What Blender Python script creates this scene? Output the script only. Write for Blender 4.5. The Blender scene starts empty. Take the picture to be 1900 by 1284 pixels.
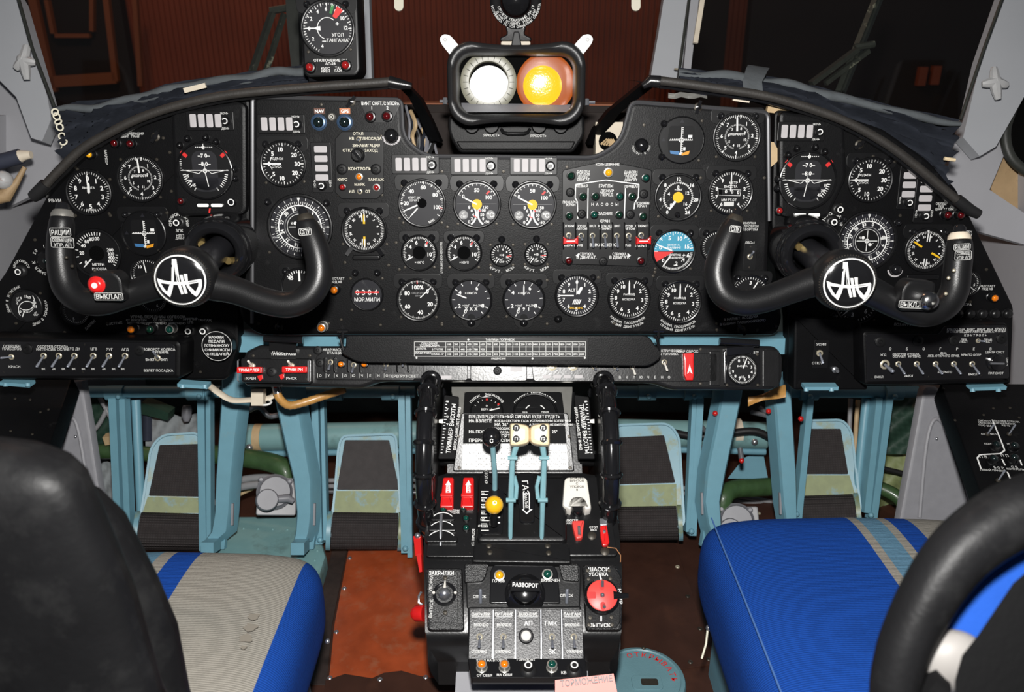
import bpy, math, random
from mathutils import Vector, Matrix
random.seed(7)
SC = bpy.context.scene
COL = SC.collection
V = Vector
PI = math.pi
def rad(a): return math.radians(a)

# ------------------------------------------------------------------ camera
F = 1500.0                       # focal length in photo pixels (frame 1900 x 1284)
PITCH = rad(22)
CAM = V((0, 0, 1.18))
FW = V((0, math.cos(PITCH), -math.sin(PITCH)))
UP = V((0, math.sin(PITCH), math.cos(PITCH)))
RT = V((1, 0, 0))
cam = bpy.data.cameras.new('camera'); camo = bpy.data.objects.new('camera', cam); COL.objects.link(camo)
cam.sensor_width = 36; cam.lens = F / 1900 * 36; cam.clip_start = 0.02
camo.location = CAM; camo.rotation_euler = (PI / 2 - PITCH, 0, 0)
cam.dof.use_dof = True; cam.dof.focus_distance = 1.36; cam.dof.aperture_fstop = 5.6
SC.camera = camo

# ------------------------------------------------------------------ world, lights, exposure
w = bpy.data.worlds.new('world'); SC.world = w; w.use_nodes = True
bg = w.node_tree.nodes['Background']; bg.inputs[0].default_value = (.80, .86, 1, 1); bg.inputs[1].default_value = .055
FLASH = CAM + UP * .17 + FW * .0
def light(name, typ, loc, energy, color=(1, 1, 1), target=None, **kw):
    l = bpy.data.lights.new(name, typ); l.energy = energy; l.color = color
    for k, v in kw.items(): setattr(l, k, v)
    o = bpy.data.objects.new(name, l); COL.objects.link(o); o.location = loc
    if target is not None: o.rotation_euler = (V(target) - V(loc)).to_track_quat('-Z', 'Y').to_euler()
    return o
light('camera_flash', 'SPOT', FLASH, 112, (1, .98, .95), CAM + FW * 1.4 + UP * .02, spot_size=rad(100), spot_blend=.5, shadow_soft_size=.035)
light('hangar_lamp', 'AREA', (-1.6, 3.2, 4.2), 30, (1, .55, .33), (-.3, 5.6, 1.2), shape='DISK', size=.8)
vs = SC.view_settings; vs.view_transform = 'Standard'; vs.look = 'None'; vs.exposure = 0; vs.gamma = 1; vs.use_curve_mapping = False

# ------------------------------------------------------------------ pixel rays
def ray(px, py): return FW + RT * ((px - 950) / F) - UP * ((py - 642) / F)
def W(px, py, d): return CAM + ray(px, py) * d
def onY(px, py, y):
    r = ray(px, py); return CAM + r * (y / r.y)
def onZ(px, py, z):
    r = ray(px, py); return CAM + r * ((z - CAM.z) / r.z)
def onX(px, py, x):
    r = ray(px, py); return CAM + r * (x / r.x)

class Frame:
    """a flat surface in the place: origin, right / up / outward axes"""
    def __init__(s, o, n, u=None):
        s.o = V(o); s.n = V(n).normalized()
        s.u = (V(u) if u is not None else V((1, 0, 0)))
        s.u = (s.u - s.n * s.u.dot(s.n)).normalized()
        s.v = s.n.cross(s.u)
    def hit(s, px, py, h=0):
        r = ray(px, py); t = ((s.o + s.n * h - CAM).dot(s.n)) / r.dot(s.n)
        return CAM + r * t, t
    def off(s, h): return Frame(s.o + s.n * h, s.n, s.u)
    def mat(s, p):
        return Matrix(((s.u.x, s.v.x, s.n.x, p.x), (s.u.y, s.v.y, s.n.y, p.y), (s.u.z, s.v.z, s.n.z, p.z), (0, 0, 0, 1)))
def tiltframe(px, py, d, deg, yaw=0):
    """plane through a pixel at depth d, leaning back deg from vertical, turned by yaw"""
    t = rad(deg); n = V((0, -math.cos(t), math.sin(t))); n.rotate(Matrix.Rotation(rad(yaw), 3, 'Z'))
    return Frame(W(px, py, d), n)
def rowframe(y1, d1, y2, d2, x=950):
    a = W(x, y1, d1); b = W(x, y2, d2); t = (a - b).normalized(); n = V((1, 0, 0)).cross(t)
    if n.dot(CAM - a) < 0: n = -n
    return Frame(a, n)

# ------------------------------------------------------------------ mesh builder
def circ(cx, cy, r, n, a0=0, a1=360):
    m = n if abs(a1 - a0) >= 360 else n + 1
    return [(cx + r * math.cos(rad(a0 + (a1 - a0) * i / n)), cy + r * math.sin(rad(a0 + (a1 - a0) * i / n))) for i in range(m)]
def rrect(cx, cy, w, h, r, n=4):
    r = min(r, w / 2 - 1e-6, h / 2 - 1e-6); o = []
    for sx, sy, a in ((1, 1, 0), (-1, 1, 90), (-1, -1, 180), (1, -1, 270)):
        o += circ(cx + sx * (w / 2 - r), cy + sy * (h / 2 - r), r, n, a, a + 90)
    return o
def area(p): return .5 * sum(p[i - 1][0] * p[i][1] - p[i][0] * p[i - 1][1] for i in range(len(p)))
def ccw(p): return list(p) if area(p) > 0 else list(p)[::-1]
def inset(p, d):
    o = []; n = len(p)
    for i in range(n):
        a, b, c = V(p[i - 1][:2]), V(p[i][:2]), V(p[(i + 1) % n][:2])
        e1 = (b - a); e2 = (c - b)
        if e1.length < 1e-9: e1 = e2
        if e2.length < 1e-9: e2 = e1
        n1 = V((-e1.y, e1.x)).normalized(); n2 = V((-e2.y, e2.x)).normalized()
        m = (n1 + n2)
        if m.length < 1e-6: m = n1
        m.normalize(); k = d / max(.35, m.dot(n1)); o.append((b.x + m.x * k, b.y + m.y * k))
    return o
def roundpoly(pts, r, n=5):
    """pts: (x,y[,radius]) -> rounded outline"""
    o = []; N = len(pts)
    for i in range(N):
        a, b, c = V(pts[i - 1][:2]), V(pts[i][:2]), V(pts[(i + 1) % N][:2])
        q = pts[i][2] if len(pts[i]) > 2 else r
        d1 = (a - b); d2 = (c - b); q = min(q, d1.length * .48, d2.length * .48)
        if q < .01: o.append((b.x, b.y)); continue
        p1 = b + d1.normalized() * q; p2 = b + d2.normalized() * q
        for j in range(n + 1):
            t = j / n; v = p1 * (1 - t) ** 2 + b * 2 * t * (1 - t) + p2 * t * t; o.append((v.x, v.y))
    return o
def spline(pts, n=6):
    """catmull-rom through tuples of any length"""
    o = []; P = [tuple(p) for p in pts]
    P = [tuple(2 * a - b for a, b in zip(P[0], P[1]))] + P + [tuple(2 * a - b for a, b in zip(P[-1], P[-2]))]
    for i in range(1, len(P) - 2):
        for j in range(n):
            t = j / n
            o.append(tuple(.5 * (2 * b + (c - a) * t + (2 * a - 5 * b + 4 * c - d) * t * t + (3 * b - a - 3 * c + d) * t ** 3) for a, b, c, d in zip(P[i - 1], P[i], P[i + 1], P[i + 2])))
    o.append(P[-2]); return o

FONT = bpy.data.curves.new('lettering_source', 'FONT'); FONT.resolution_u = 3
FONTO = bpy.data.objects.new('lettering_source', FONT)
GLY = {}
def glyph(s, bold):
    k = (s, bold)
    if k not in GLY:
        FONT.body = s; FONT.offset = .03 if bold else .012
        m = bpy.data.meshes.new_from_object(FONTO)
        vs_ = [(v.co.x, v.co.y) for v in m.vertices]; fs = [tuple(p.vertices) for p in m.polygons]
        bpy.data.meshes.remove(m)
        if vs_:
            x0 = min(v[0] for v in vs_); x1 = max(v[0] for v in vs_)
        else: x0 = x1 = 0
        GLY[k] = ([((x - (x0 + x1) / 2) / .72, y / .72 - .5) for x, y in vs_], fs, (x1 - x0) / .72)
    return GLY[k]

class MB:
    def __init__(s): s.v = []; s.f = []
    def add(s, vs, fs):
        o = len(s.v); s.v += [tuple(v) for v in vs]; s.f += [[i + o for i in f] for f in fs]; return s
    def box(s, x0, x1, y0, y1, z0, z1):
        return s.add([(x, y, z) for z in (z0, z1) for y in (y0, y1) for x in (x0, x1)], [(0, 2, 3, 1), (4, 5, 7, 6), (0, 1, 5, 4), (2, 6, 7, 3), (0, 4, 6, 2), (1, 3, 7, 5)])
    def poly(s, p, z):
        p = ccw(p); return s.add([(q[0], q[1], z) for q in p], [range(len(p))])
    def prism(s, p, z0, z1, bev=0, bot=False):
        p = [q[:2] for q in ccw(p)]; n = len(p); rings = [[(x, y, z0) for x, y in p]]
        if bev > 0:
            rings.append([(x, y, z1 - bev) for x, y in p])
            q = inset(p, bev * .3); rings.append([(x, y, z1 - bev * .3) for x, y in q]); q = inset(p, bev); rings.append([(x, y, z1) for x, y in q]); q = inset(p, bev * 1.25); rings.append([(x, y, z1) for x, y in q])
        else: rings.append([(x, y, z1) for x, y in p])
        vs = [v for r in rings for v in r]; fs = []
        for k in range(len(rings) - 1):
            for i in range(n):
                j = (i + 1) % n; fs.append((k * n + i, k * n + j, (k + 1) * n + j, (k + 1) * n + i))
        fs.append(range((len(rings) - 1) * n, len(rings) * n))
        if bot: fs.append(range(n - 1, -1, -1))
        return s.add(vs, fs)
    def frame(s, outer, inner, z0, z1):
        """flat ring between two outlines with equal counts"""
        n = len(outer); vs = []
        for p, z in ((outer, z0), (outer, z1), (inner, z1), (inner, z0)): vs += [(x, y, z) for x, y in p]
        fs = []
        for k in range(3):
            for i in range(n):
                j = (i + 1) % n; fs.append((k * n + i, k * n + j, (k + 1) * n + j, (k + 1) * n + i))
        return s.add(vs, fs)
    def lathe(s, prof, seg=24, c=(0, 0), M=None):
        vs = []; fs = []; n = len(prof)
        for r, z in prof:
            for i in range(seg):
                a = 2 * PI * i / seg; p = V((c[0] + r * math.cos(a), c[1] + r * math.sin(a), z)); vs.append(M @ p if M else p)
        for k in range(n - 1):
            for i in range(seg):
                j = (i + 1) % seg; fs.append((k * seg + i, k * seg + j, (k + 1) * seg + j, (k + 1) * seg + i))
        if prof[-1][0] > 1e-9: fs.append(range((n - 1) * seg, n * seg))
        if prof[0][0] > 1e-9: fs.append(range(seg - 1, -1, -1))
        return s.add(vs, fs)
    def ring(s, prof, seg=32, c=(0, 0), M=None):
        """lathe of a closed profile"""
        vs = []; fs = []; n = len(prof)
        for r, z in prof:
            for i in range(seg):
                a = 2 * PI * i / seg; p = V((c[0] + r * math.cos(a), c[1] + r * math.sin(a), z)); vs.append(M @ p if M else p)
        for k in range(n):
            for i in range(seg):
                j = (i + 1) % seg; l = (k + 1) % n; fs.append((k * seg + i, k * seg + j, l * seg + j, l * seg + i))
        return s.add(vs, fs)
    def annulus(s, cx, cy, r0, r1, z, a0=0, a1=360, n=40):
        """a0,a1 clock degrees"""
        vs = []; fs = []
        for i in range(n + 1):
            a = rad(90 - (a0 + (a1 - a0) * i / n)); c, d = math.cos(a), math.sin(a)
            vs += [(cx + r0 * c, cy + r0 * d, z), (cx + r1 * c, cy + r1 * d, z)]
        for i in range(n): fs.append((2 * i, 2 * i + 2, 2 * i + 3, 2 * i + 1)[::-1] if a1 < a0 else (2 * i, 2 * i + 1, 2 * i + 3, 2 * i + 2)[::-1])
        return s.add(vs, fs)
    def line(s, x0, y0, x1, y1, w, z, w2=None):
        w2 = w if w2 is None else w2; d = V((x1 - x0, y1 - y0)); L = d.length or 1; nx, ny = -d.y / L, d.x / L
        return s.add([(x0 - nx * w / 2, y0 - ny * w / 2, z), (x1 - nx * w2 / 2, y1 - ny * w2 / 2, z), (x1 + nx * w2 / 2, y1 + ny * w2 / 2, z), (x0 + nx * w / 2, y0 + ny * w / 2, z)], [(0, 1, 2, 3)])
    def text(s, t, x, y, size, z, rot=0, sx=1, fit=None, bold=False, align=0):
        vs, fs, wd = glyph(t, bold)
        if fit and wd * size * sx > fit: sx = fit / (wd * size)
        c, d = math.cos(rad(rot)), math.sin(rad(rot)); o = []
        ox = align * wd / 2
        for a, b in vs:
            a = (a + ox) * size * sx; b *= size; o.append((x + a * c - b * d, y + a * d + b * c, z))
        return s.add(o, fs)
    def arctext(s, t, cx, cy, r, mid, size, z, step=None, up=True, bold=False):
        """letters along a circle; mid = clock angle; up: tops outward"""
        step = step or math.degrees(size * 1.05 / r); n = len(t)
        for i, ch in enumerate(t):
            if ch == ' ': continue
            a = mid + (i - (n - 1) / 2) * step * (1 if up else -1)
            s.text(ch, cx + r * math.sin(rad(a)), cy + r * math.cos(rad(a)), size, z, -a if up else 180 - a, bold=bold)
        return s
    def tube(s, pts, r, seg=10, cap=True, flat=1):
        pts = [V(p) for p in pts]; n = len(pts); R = r if isinstance(r, (list, tuple)) else [r] * n
        vs = []; fs = []; prev = None
        for i, p in enumerate(pts):
            t = (pts[min(i + 1, n - 1)] - pts[max(i - 1, 0)]).normalized()
            if prev is None:
                a = V((0, 0, 1)) if abs(t.z) < .9 else V((1, 0, 0)); u = t.cross(a).normalized()
            else: u = (prev - t * prev.dot(t)).normalized()
            prev = u; v = t.cross(u)
            for k in range(seg):
                a = 2 * PI * k / seg; vs.append(p + (u * math.cos(a) + v * math.sin(a) * flat) * R[i])
        for i in range(n - 1):
            for k in range(seg):
                l = (k + 1) % seg; fs.append((i * seg + k, i * seg + l, (i + 1) * seg + l, (i + 1) * seg + k))
        if cap: fs += [range(seg - 1, -1, -1), range((n - 1) * seg, n * seg)]
        return s.add(vs, fs)
    def ball(s, c, r, seg=16, rings=9, sq=(1, 1, 1)):
        vs = []; fs = []
        for i in range(rings + 1):
            a = PI * i / rings
            for j in range(seg):
                b = 2 * PI * j / seg; vs.append((c[0] + r * sq[0] * math.sin(a) * math.cos(b), c[1] + r * sq[1] * math.sin(a) * math.sin(b), c[2] + r * sq[2] * math.cos(a)))
        for i in range(rings):
            for j in range(seg):
                k = (j + 1) % seg; fs.append((i * seg + j, (i + 1) * seg + j, (i + 1) * seg + k, i * seg + k))
        return s.add(vs, fs)
    def bar(s, p, q, w, h, up=(0, 0, 1), w2=None, h2=None):
        """box beam from p to q, w across, h deep"""
        p, q = V(p), V(q); t = (q - p).normalized(); u = t.cross(V(up)).normalized(); v = u.cross(t); w2 = w2 or w; h2 = h2 or h
        vs = [p + u * a * w / 2 + v * b * h / 2 for a, b in ((-1, -1), (1, -1), (1, 1), (-1, 1))] + [q + u * a * w2 / 2 + v * b * h2 / 2 for a, b in ((-1, -1), (1, -1), (1, 1), (-1, 1))]
        return s.add(vs, [(0, 1, 2, 3), (7, 6, 5, 4), (0, 4, 5, 1), (1, 5, 6, 2), (2, 6, 7, 3), (3, 7, 4, 0)])
    def grid(s, rows):
        m = len(rows[0]); n = len(rows)
        return s.add([p for r in rows for p in r], [(i * m + j, i * m + j + 1, (i + 1) * m + j + 1, (i + 1) * m + j) for i in range(n - 1) for j in range(m - 1)])

MESH = {}
def mesh(name, mb, k, mat, smooth=True, ang=.7):
    me = bpy.data.meshes.new(name)
    me.from_pydata([(v[0] * k, v[1] * k, v[2] * k) for v in mb.v], [], [list(f) for f in mb.f]); me.update()
    if smooth: me.shade_smooth(); me.set_sharp_from_angle(angle=ang)
    me.materials.append(MAT[mat]); return me
def link(name, me, parent, M=None):
    o = bpy.data.objects.new(name, me); COL.objects.link(o)
    if parent is not None: o.parent = parent
    if M is not None: o.matrix_local = M
    return o
def props(o, label=None, cat=None, group=None, kind=None):
    if label: o['label'] = label
    if cat: o['category'] = cat
    if group: o['group'] = group
    if kind: o['kind'] = kind

class T:
    """a thing standing on a Frame; its geometry is written in photo pixels around (px,py)"""
    def __init__(s, name, label, cat, fr, px, py, group=None, kind=None, h=0):
        s.fr = fr.off(h) if h else fr; P, t = s.fr.hit(px, py); s.P = P; s.k = t / F
        s.o = bpy.data.objects.new(name, None); COL.objects.link(s.o); s.o.empty_display_size = .02
        s.M = s.fr.mat(P); s.o.matrix_world = s.M; s.Mi = s.M.inverted(); props(s.o, label, cat, group, kind)
    def at(s, px, py):
        p, t = s.fr.hit(px, py); q = s.Mi @ p; return q.x / s.k, q.y / s.k
    def pl(s, pts): return [s.at(p[0], p[1]) + tuple(p[2:]) for p in pts]
    def part(s, name, mb, mat, at=None, par=None, key=None, label=None, kind=None, ang=.7):
        if key is not None:
            kk = (key, mat, round(s.k, 5))
            if kk not in MESH: MESH[kk] = mesh(name, mb() if callable(mb) else mb, s.k, mat, ang=ang)
            me = MESH[kk]
        else: me = mesh(name, mb() if callable(mb) else mb, s.k, mat, ang=ang)
        o = link(name, me, par or s.o, Matrix.Translation(V((at[0], at[1], at[2] if len(at) > 2 else 0)) * s.k) if at else None)
        if label or kind: props(o, label, None, None, kind)
        return o
class TW:
    """a thing whose geometry is written in world metres"""
    def __init__(s, name, label, cat, base, group=None, kind=None):
        s.b = V(base); s.o = bpy.data.objects.new(name, None); COL.objects.link(s.o); s.o.empty_display_size = .02
        s.o.location = s.b; props(s.o, label, cat, group, kind); s.k = 1
    def part(s, name, mb, mat, par=None, label=None, ang=.7, kind=None):
        m2 = MB(); m2.v = [(v[0] - s.b.x, v[1] - s.b.y, v[2] - s.b.z) for v in mb.v]; m2.f = mb.f
        o = link(name, mesh(name, m2, 1, mat, ang=ang), par or s.o)
        if label or kind: props(o, label, None, None, kind)
        return o
def solo(name, mb, mat, label=None, cat=None, group=None, kind=None, ang=.7, base=None):
    if base is None:
        xs = [v[0] for v in mb.v]; ys = [v[1] for v in mb.v]; zs = [v[2] for v in mb.v]
        base = V(((min(xs) + max(xs)) / 2, (min(ys) + max(ys)) / 2, min(zs)))
    m2 = MB(); m2.v = [(v[0] - base.x, v[1] - base.y, v[2] - base.z) for v in mb.v]; m2.f = mb.f
    o = link(name, mesh(name, m2, 1, mat, ang=ang), None); o.location = base; props(o, label, cat, group, kind); return o

# ------------------------------------------------------------------ materials
MAT = {}
def mk(name, col, rough=.5, metal=0, spec=.5, var=.0, vs=30, bump=0, bs=200, coat=0, trans=0, col2=None, c2amt=.5, c2scale=8, c2lo=.55, c2hi=.7, sheen=0):
    m = bpy.data.materials.new(name); m.use_nodes = True; n = m.node_tree.nodes; l = m.node_tree.links
    b = n['Principled BSDF']; b.inputs['Roughness'].default_value = rough; b.inputs['Metallic'].default_value = metal
    b.inputs['Specular IOR Level'].default_value = spec; b.inputs['Base Color'].default_value = (*col, 1)
    if coat: b.inputs['Coat Weight'].default_value = coat; b.inputs['Coat Roughness'].default_value = .12
    if sheen: b.inputs['Sheen Weight'].default_value = sheen
    tc = n.new('ShaderNodeTexCoord')
    out = None
    if var or col2:
        nz = n.new('ShaderNodeTexNoise'); nz.inputs['Scale'].default_value = vs; nz.inputs['Detail'].default_value = 6; l.new(tc.outputs['Object'], nz.inputs['Vector'])
        mx = n.new('ShaderNodeMix'); mx.data_type = 'RGBA'
        mx.inputs[6].default_value = (*[c * (1 - var) for c in col], 1); mx.inputs[7].default_value = (*[min(1, c * (1 + var)) for c in col], 1)
        l.new(nz.outputs['Fac'], mx.inputs[0]); out = mx.outputs[2]
        if col2:
            n2 = n.new('ShaderNodeTexNoise'); n2.inputs['Scale'].default_value = c2scale; n2.inputs['Detail'].default_value = 8; n2.inputs['Roughness'].default_value = .65; l.new(tc.outputs['Object'], n2.inputs['Vector'])
            rp = n.new('ShaderNodeMapRange'); rp.inputs[1].default_value = c2lo; rp.inputs[2].default_value = c2hi; rp.inputs[4].default_value = c2amt; l.new(n2.outputs['Fac'], rp.inputs[0])
            m3 = n.new('ShaderNodeMix'); m3.data_type = 'RGBA'; l.new(rp.outputs[0], m3.inputs[0]); l.new(out, m3.inputs[6]); m3.inputs[7].default_value = (*col2, 1); out = m3.outputs[2]
        l.new(out, b.inputs['Base Color'])
    if bump:
        nb = n.new('ShaderNodeTexNoise'); nb.inputs['Scale'].default_value = bs; nb.inputs['Detail'].default_value = 3; l.new(tc.outputs['Object'], nb.inputs['Vector'])
        bp = n.new('ShaderNodeBump'); bp.inputs['Strength'].default_value = bump; bp.inputs['Distance'].default_value = .002; l.new(nb.outputs['Fac'], bp.inputs['Height']); l.new(bp.outputs[0], b.inputs['Normal'])
    MAT[name] = m; return m
mk('board', (.0055, .0055, .006), .42, spec=.165, var=.5, vs=18, bump=.12, bs=420, col2=(.03, .03, .03), c2amt=.38, c2scale=26, c2lo=.6, c2hi=.72)
mk('board_dark', (.0032, .0032, .0036), .45, spec=.15, var=.4, vs=20, bump=.10, bs=420, col2=(.022, .022, .022), c2amt=.3, c2scale=30, c2lo=.62, c2hi=.72)
mk('crackle', (.010, .010, .0105), .33, spec=.5, var=.4, vs=30, bump=.55, bs=520, col2=(.09, .09, .09), c2amt=.45, c2scale=45, c2lo=.6, c2hi=.7)
mk('satin', (.009, .009, .0095), .28, spec=.42, var=.4, vs=25, bump=.07, bs=300, col2=(.10, .10, .10), c2amt=.3, c2scale=55, c2lo=.66, c2hi=.72)
mk('satin2', (.030, .030, .032), .36, spec=.42, var=.3, vs=40, bump=.25, bs=420, col2=(.12, .12, .12), c2amt=.35, c2scale=70, c2lo=.6, c2hi=.68)
mk('lensplate2', (.42, .42, .40), .15, coat=.8, var=.1)
mk('wornpiping', (.16, .14, .09), .6, var=.5, vs=60)
mk('stain', (.19, .17, .14), .9)
mk('bluecover', (.007, .048, .25), .8, spec=.15, var=.15, vs=30, bump=.2, bs=300)
mk('rolled', (.10, .10, .105), .36, metal=.6, spec=.8)
mk('blankcap', (.006, .006, .0065), .5, spec=.25)
mk('columnsteel', (.035, .035, .04), .2, spec=.8, metal=.3)
mk('gloss', (.009, .009, .010), .14, spec=.6)
mk('bezel', (.0055, .0055, .006), .30, spec=.4)
mk('bracket', (.0055, .0055, .006), .38, spec=.28, var=.4, vs=60)
mk('dial', (.0045, .0045, .005), .55, spec=.2)
mk('dial_grey', (.017, .017, .020), .5, spec=.3, var=.2, vs=30)
mk('dial_dim', (.011, .011, .015), .5, spec=.3)
mk('hole', (.002, .002, .002), .9, spec=.05)
mk('white', (.82, .82, .80), .55, spec=.2)
mk('ivory', (.78, .74, .60), .6, spec=.2)
mk('offwhite', (.62, .62, .60), .6, spec=.2)
mk('greyprint', (.30, .30, .30), .6, spec=.2)
mk('yellow', (.86, .50, .015), .5, spec=.3)
mk('orangeprint', (.72, .30, .01), .5)
mk('redprint', (.66, .02, .018), .5)
mk('greenprint', (.02, .20, .04), .5)
mk('cyanprint', (.055, .30, .44), .45, spec=.3)
mk('blueprint', (.04, .16, .36), .5)
mk('annun', (.45, .43, .435), .45, spec=.3, var=.12, vs=40)
mk('rim_silver', (.55, .53, .48), .3, metal=.8)
mk('screw', (.055, .048, .038), .45, metal=.5, var=.5, vs=90)
mk('brass', (.55, .40, .16), .3, metal=.8)
mk('steel', (.48, .49, .52), .28, metal=.85, var=.2, vs=60)
mk('lever', (.30, .32, .37), .3, metal=.55)
mk('nut', (.62, .56, .42), .32, metal=.55)
mk('lens_red', (.075, .002, .003), .12, coat=.8)
mk('lens_red_bright', (.30, .012, .012), .12, coat=.8)
mk('lens_orange', (.80, .20, .006), .12, coat=.8)
mk('lens_yellow', (.88, .42, .01), .14, coat=.8)
mk('lens_green', (.003, .024, .013), .10, coat=.9)
mk('lens_teal', (.004, .055, .04), .10, coat=.9)
mk('lens_dark', (.006, .012, .012), .08, coat=.9)
mk('blue_ring', (.05, .09, .16), .25, metal=.4)
mk('white_lens', (.75, .73, .70), .1, coat=.6)
mk('red_plastic', (.66, .016, .016), .28, coat=.3)
mk('red_paint', (.55, .012, .010), .33, coat=.3, var=.2, vs=50)
mk('red_matte', (.74, .06, .05), .4, var=.2, vs=60)
mk('white_plastic', (.80, .77, .70), .35, coat=.2, var=.1, vs=40)
mk('cream', (.82, .66, .42), .4, coat=.2, var=.15, vs=90)
mk('yellow_ball', (.88, .47, .012), .2, coat=.6)
mk('leverblue', (.20, .38, .42), .4, var=.25, vs=60, col2=(.42, .46, .46), c2amt=.6, c2scale=60, c2lo=.6, c2hi=.7)
mk('airblue', (.150, .325, .405), .42, var=.10, vs=40, bump=.06, bs=260, col2=(.20, .30, .32), c2amt=.5, c2scale=18, c2lo=.6, c2hi=.72)
mk('pedalblue', (.16, .33, .40), .42, var=.15, vs=30, col2=(.20, .22, .09), c2amt=.9, c2scale=13, c2lo=.50, c2hi=.60)
mk('olivewear', (.20, .235, .10), .55, var=.3, vs=50, col2=(.16, .30, .36), c2amt=.8, c2scale=16, c2lo=.56, c2hi=.64)
mk('teal', (.185, .34, .345), .42, var=.15, vs=25, bump=.08, bs=150, col2=(.08, .12, .11), c2amt=.6, c2scale=12, c2lo=.58, c2hi=.72)
mk('tealdark', (.085, .15, .16), .5, var=.25, vs=20)
mk('pad', (.035, .030, .030), .75, spec=.25, var=.3, vs=80)
mk('padtop', (.045, .040, .040), .7, spec=.25, var=.3, vs=60, bump=.3, bs=400)
mk('rubber', (.013, .013, .0135), .42, spec=.5, var=.3, vs=40, bump=.10, bs=500)
mk('yoke', (.0075, .0075, .008), .36, spec=.45, var=.3, vs=40, bump=.10, bs=700)
mk('leather', (.006, .006, .0065), .44, spec=.12, var=.45, vs=16, bump=.20, bs=130, col2=(.02, .02, .02), c2amt=.5, c2scale=18, c2lo=.5, c2hi=.7)
mk('leather_matte', (.0015, .0015, .0018), .75, spec=.2, bump=.2, bs=150)
mk('hose', (.028, .025, .022), .55, var=.4, vs=50, bump=.2, bs=300)
mk('cloth', (.050, .066, .090), .9, spec=.1, var=.3, vs=40, bump=.25, bs=160, sheen=.2)
mk('cloth_light', (.095, .105, .112), .9, spec=.1, var=.3, vs=40, bump=.25, bs=160)
mk('cloth_dark', (.021, .024, .032), .9, spec=.1, var=.35, vs=40, bump=.25, bs=160)
mk('wallgrey', (.33, .33, .35), .55, var=.08, vs=12, bump=.05, bs=100, col2=(.22, .22, .23), c2amt=.4, c2scale=6)
mk('panelgrey', (.25, .25, .27), .5, var=.12, vs=60, bump=.08, bs=300)
mk('postgrey', (.36, .37, .39), .5, var=.06, vs=12, bump=.04, bs=80)
mk('primer', (.38, .26, .14), .6, var=.4, vs=22, col2=(.14, .08, .04), c2amt=.8, c2scale=20)
mk('whitepaint', (.42, .42, .42), .45, var=.12, vs=50, col2=(.22, .10, .07), c2amt=.5, c2scale=60, c2lo=.6, c2hi=.66)
mk('bulkhead', (.10, .12, .115), .6, var=.4, vs=9, bump=.15, bs=60, col2=(.03, .04, .04), c2amt=.8, c2scale=7)
mk('greenwrap', (.040, .085, .030), .45, coat=.15, var=.5, vs=40, bump=.5, bs=60)
mk('greenquilt', (.018, .045, .030), .5, var=.5, vs=20, bump=.5, bs=50)
mk('greypipe', (.26, .26, .27), .4, var=.2, vs=40)
mk('motorgrey', (.19, .19, .21), .45, var=.15, vs=40)
mk('clothgrey', (.25, .27, .28), .8, var=.25, vs=30, bump=.3, bs=60)
mk('tan', (.50, .36, .20), .55, var=.25, vs=40, bump=.2, bs=120)
mk('tape', (.66, .58, .46), .5, var=.2, vs=50)
mk('amberhose', (.48, .25, .07), .4, coat=.2, var=.3, vs=60, bump=.3, bs=120)
mk('alu', (.55, .54, .50), .3, metal=.75, var=.25, vs=40)
mk('placard', (.006, .006, .0065), .35, spec=.3)
mk('engraved', (.30, .30, .30), .46, metal=.7, spec=.6)
mk('placard_matte', (.004, .004, .0045), .55, spec=.07)
mk('seatknob', (.20, .19, .18), .5, spec=.3)
mk('seamblue', (.05, .13, .34), .8)
mk('floorred', (.30, .055, .016), .33, spec=.5, var=.5, vs=22, bump=.15, bs=70, col2=(.30, .13, .07), c2amt=.45, c2scale=30, c2lo=.52, c2hi=.68)
mk('floordark', (.042, .017, .011), .5, spec=.3, var=.5, vs=16, bump=.2, bs=60, col2=(.07, .028, .016), c2amt=.6, c2scale=11)
mk('floorstrip', (.028, .018, .015), .6, var=.4, vs=60, bump=.2, bs=200)
mk('hatchblue', (.125, .24, .275), .45, var=.12, vs=30, bump=.15, bs=260)
mk('pink', (.85, .30, .26), .55, var=.08, vs=40)
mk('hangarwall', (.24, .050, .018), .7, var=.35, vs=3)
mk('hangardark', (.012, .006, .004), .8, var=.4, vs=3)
mk('hangarframe', (.25, .07, .02), .6)
mk('wiper', (.03, .032, .026), .5, var=.5, vs=60, col2=(.24, .24, .18), c2amt=.8, c2scale=40, c2lo=.6, c2hi=.66)
mk('gasket', (.022, .024, .020), .5, var=.4, vs=40)
mk('lensplate', (.17, .165, .125), .4, var=.06)
mk('lenswhite', (.92, .93, .92), .22, spec=.7)
mk('amber_plate', (.30, .06, .003), .3, coat=.6)
mk('amber_glass', (.95, .47, .015), .16, coat=1, bump=.2, bs=300)
mk('nav_tag', (.09, .028, .014), .4)
mk('gps_tag', (.42, .14, .05), .4)
mk('wire', (.75, .35, .16), .3, metal=.5)
mk('flexsteel', (.24, .25, .27), .45, metal=.6, var=.3, vs=60)
mk('bluetape', (.030, .035, .055), .6, var=.3, vs=30)
def glassmat(name, fac, tint=(1, 1, 1), rough=.03):
    m = bpy.data.materials.new(name); m.use_nodes = True; n = m.node_tree.nodes; l = m.node_tree.links
    n.remove(n['Principled BSDF']); t = n.new('ShaderNodeBsdfTransparent'); t.inputs[0].default_value = (*tint, 1)
    g = n.new('ShaderNodeBsdfGlossy'); g.inputs['Roughness'].default_value = rough; x = n.new('ShaderNodeMixShader'); x.inputs[0].default_value = fac
    l.new(t.outputs[0], x.inputs[1]); l.new(g.outputs[0], x.inputs[2]); l.new(x.outputs[0], n['Material Output'].inputs[0]); MAT[name] = m
glassmat('glass', .035)
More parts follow.
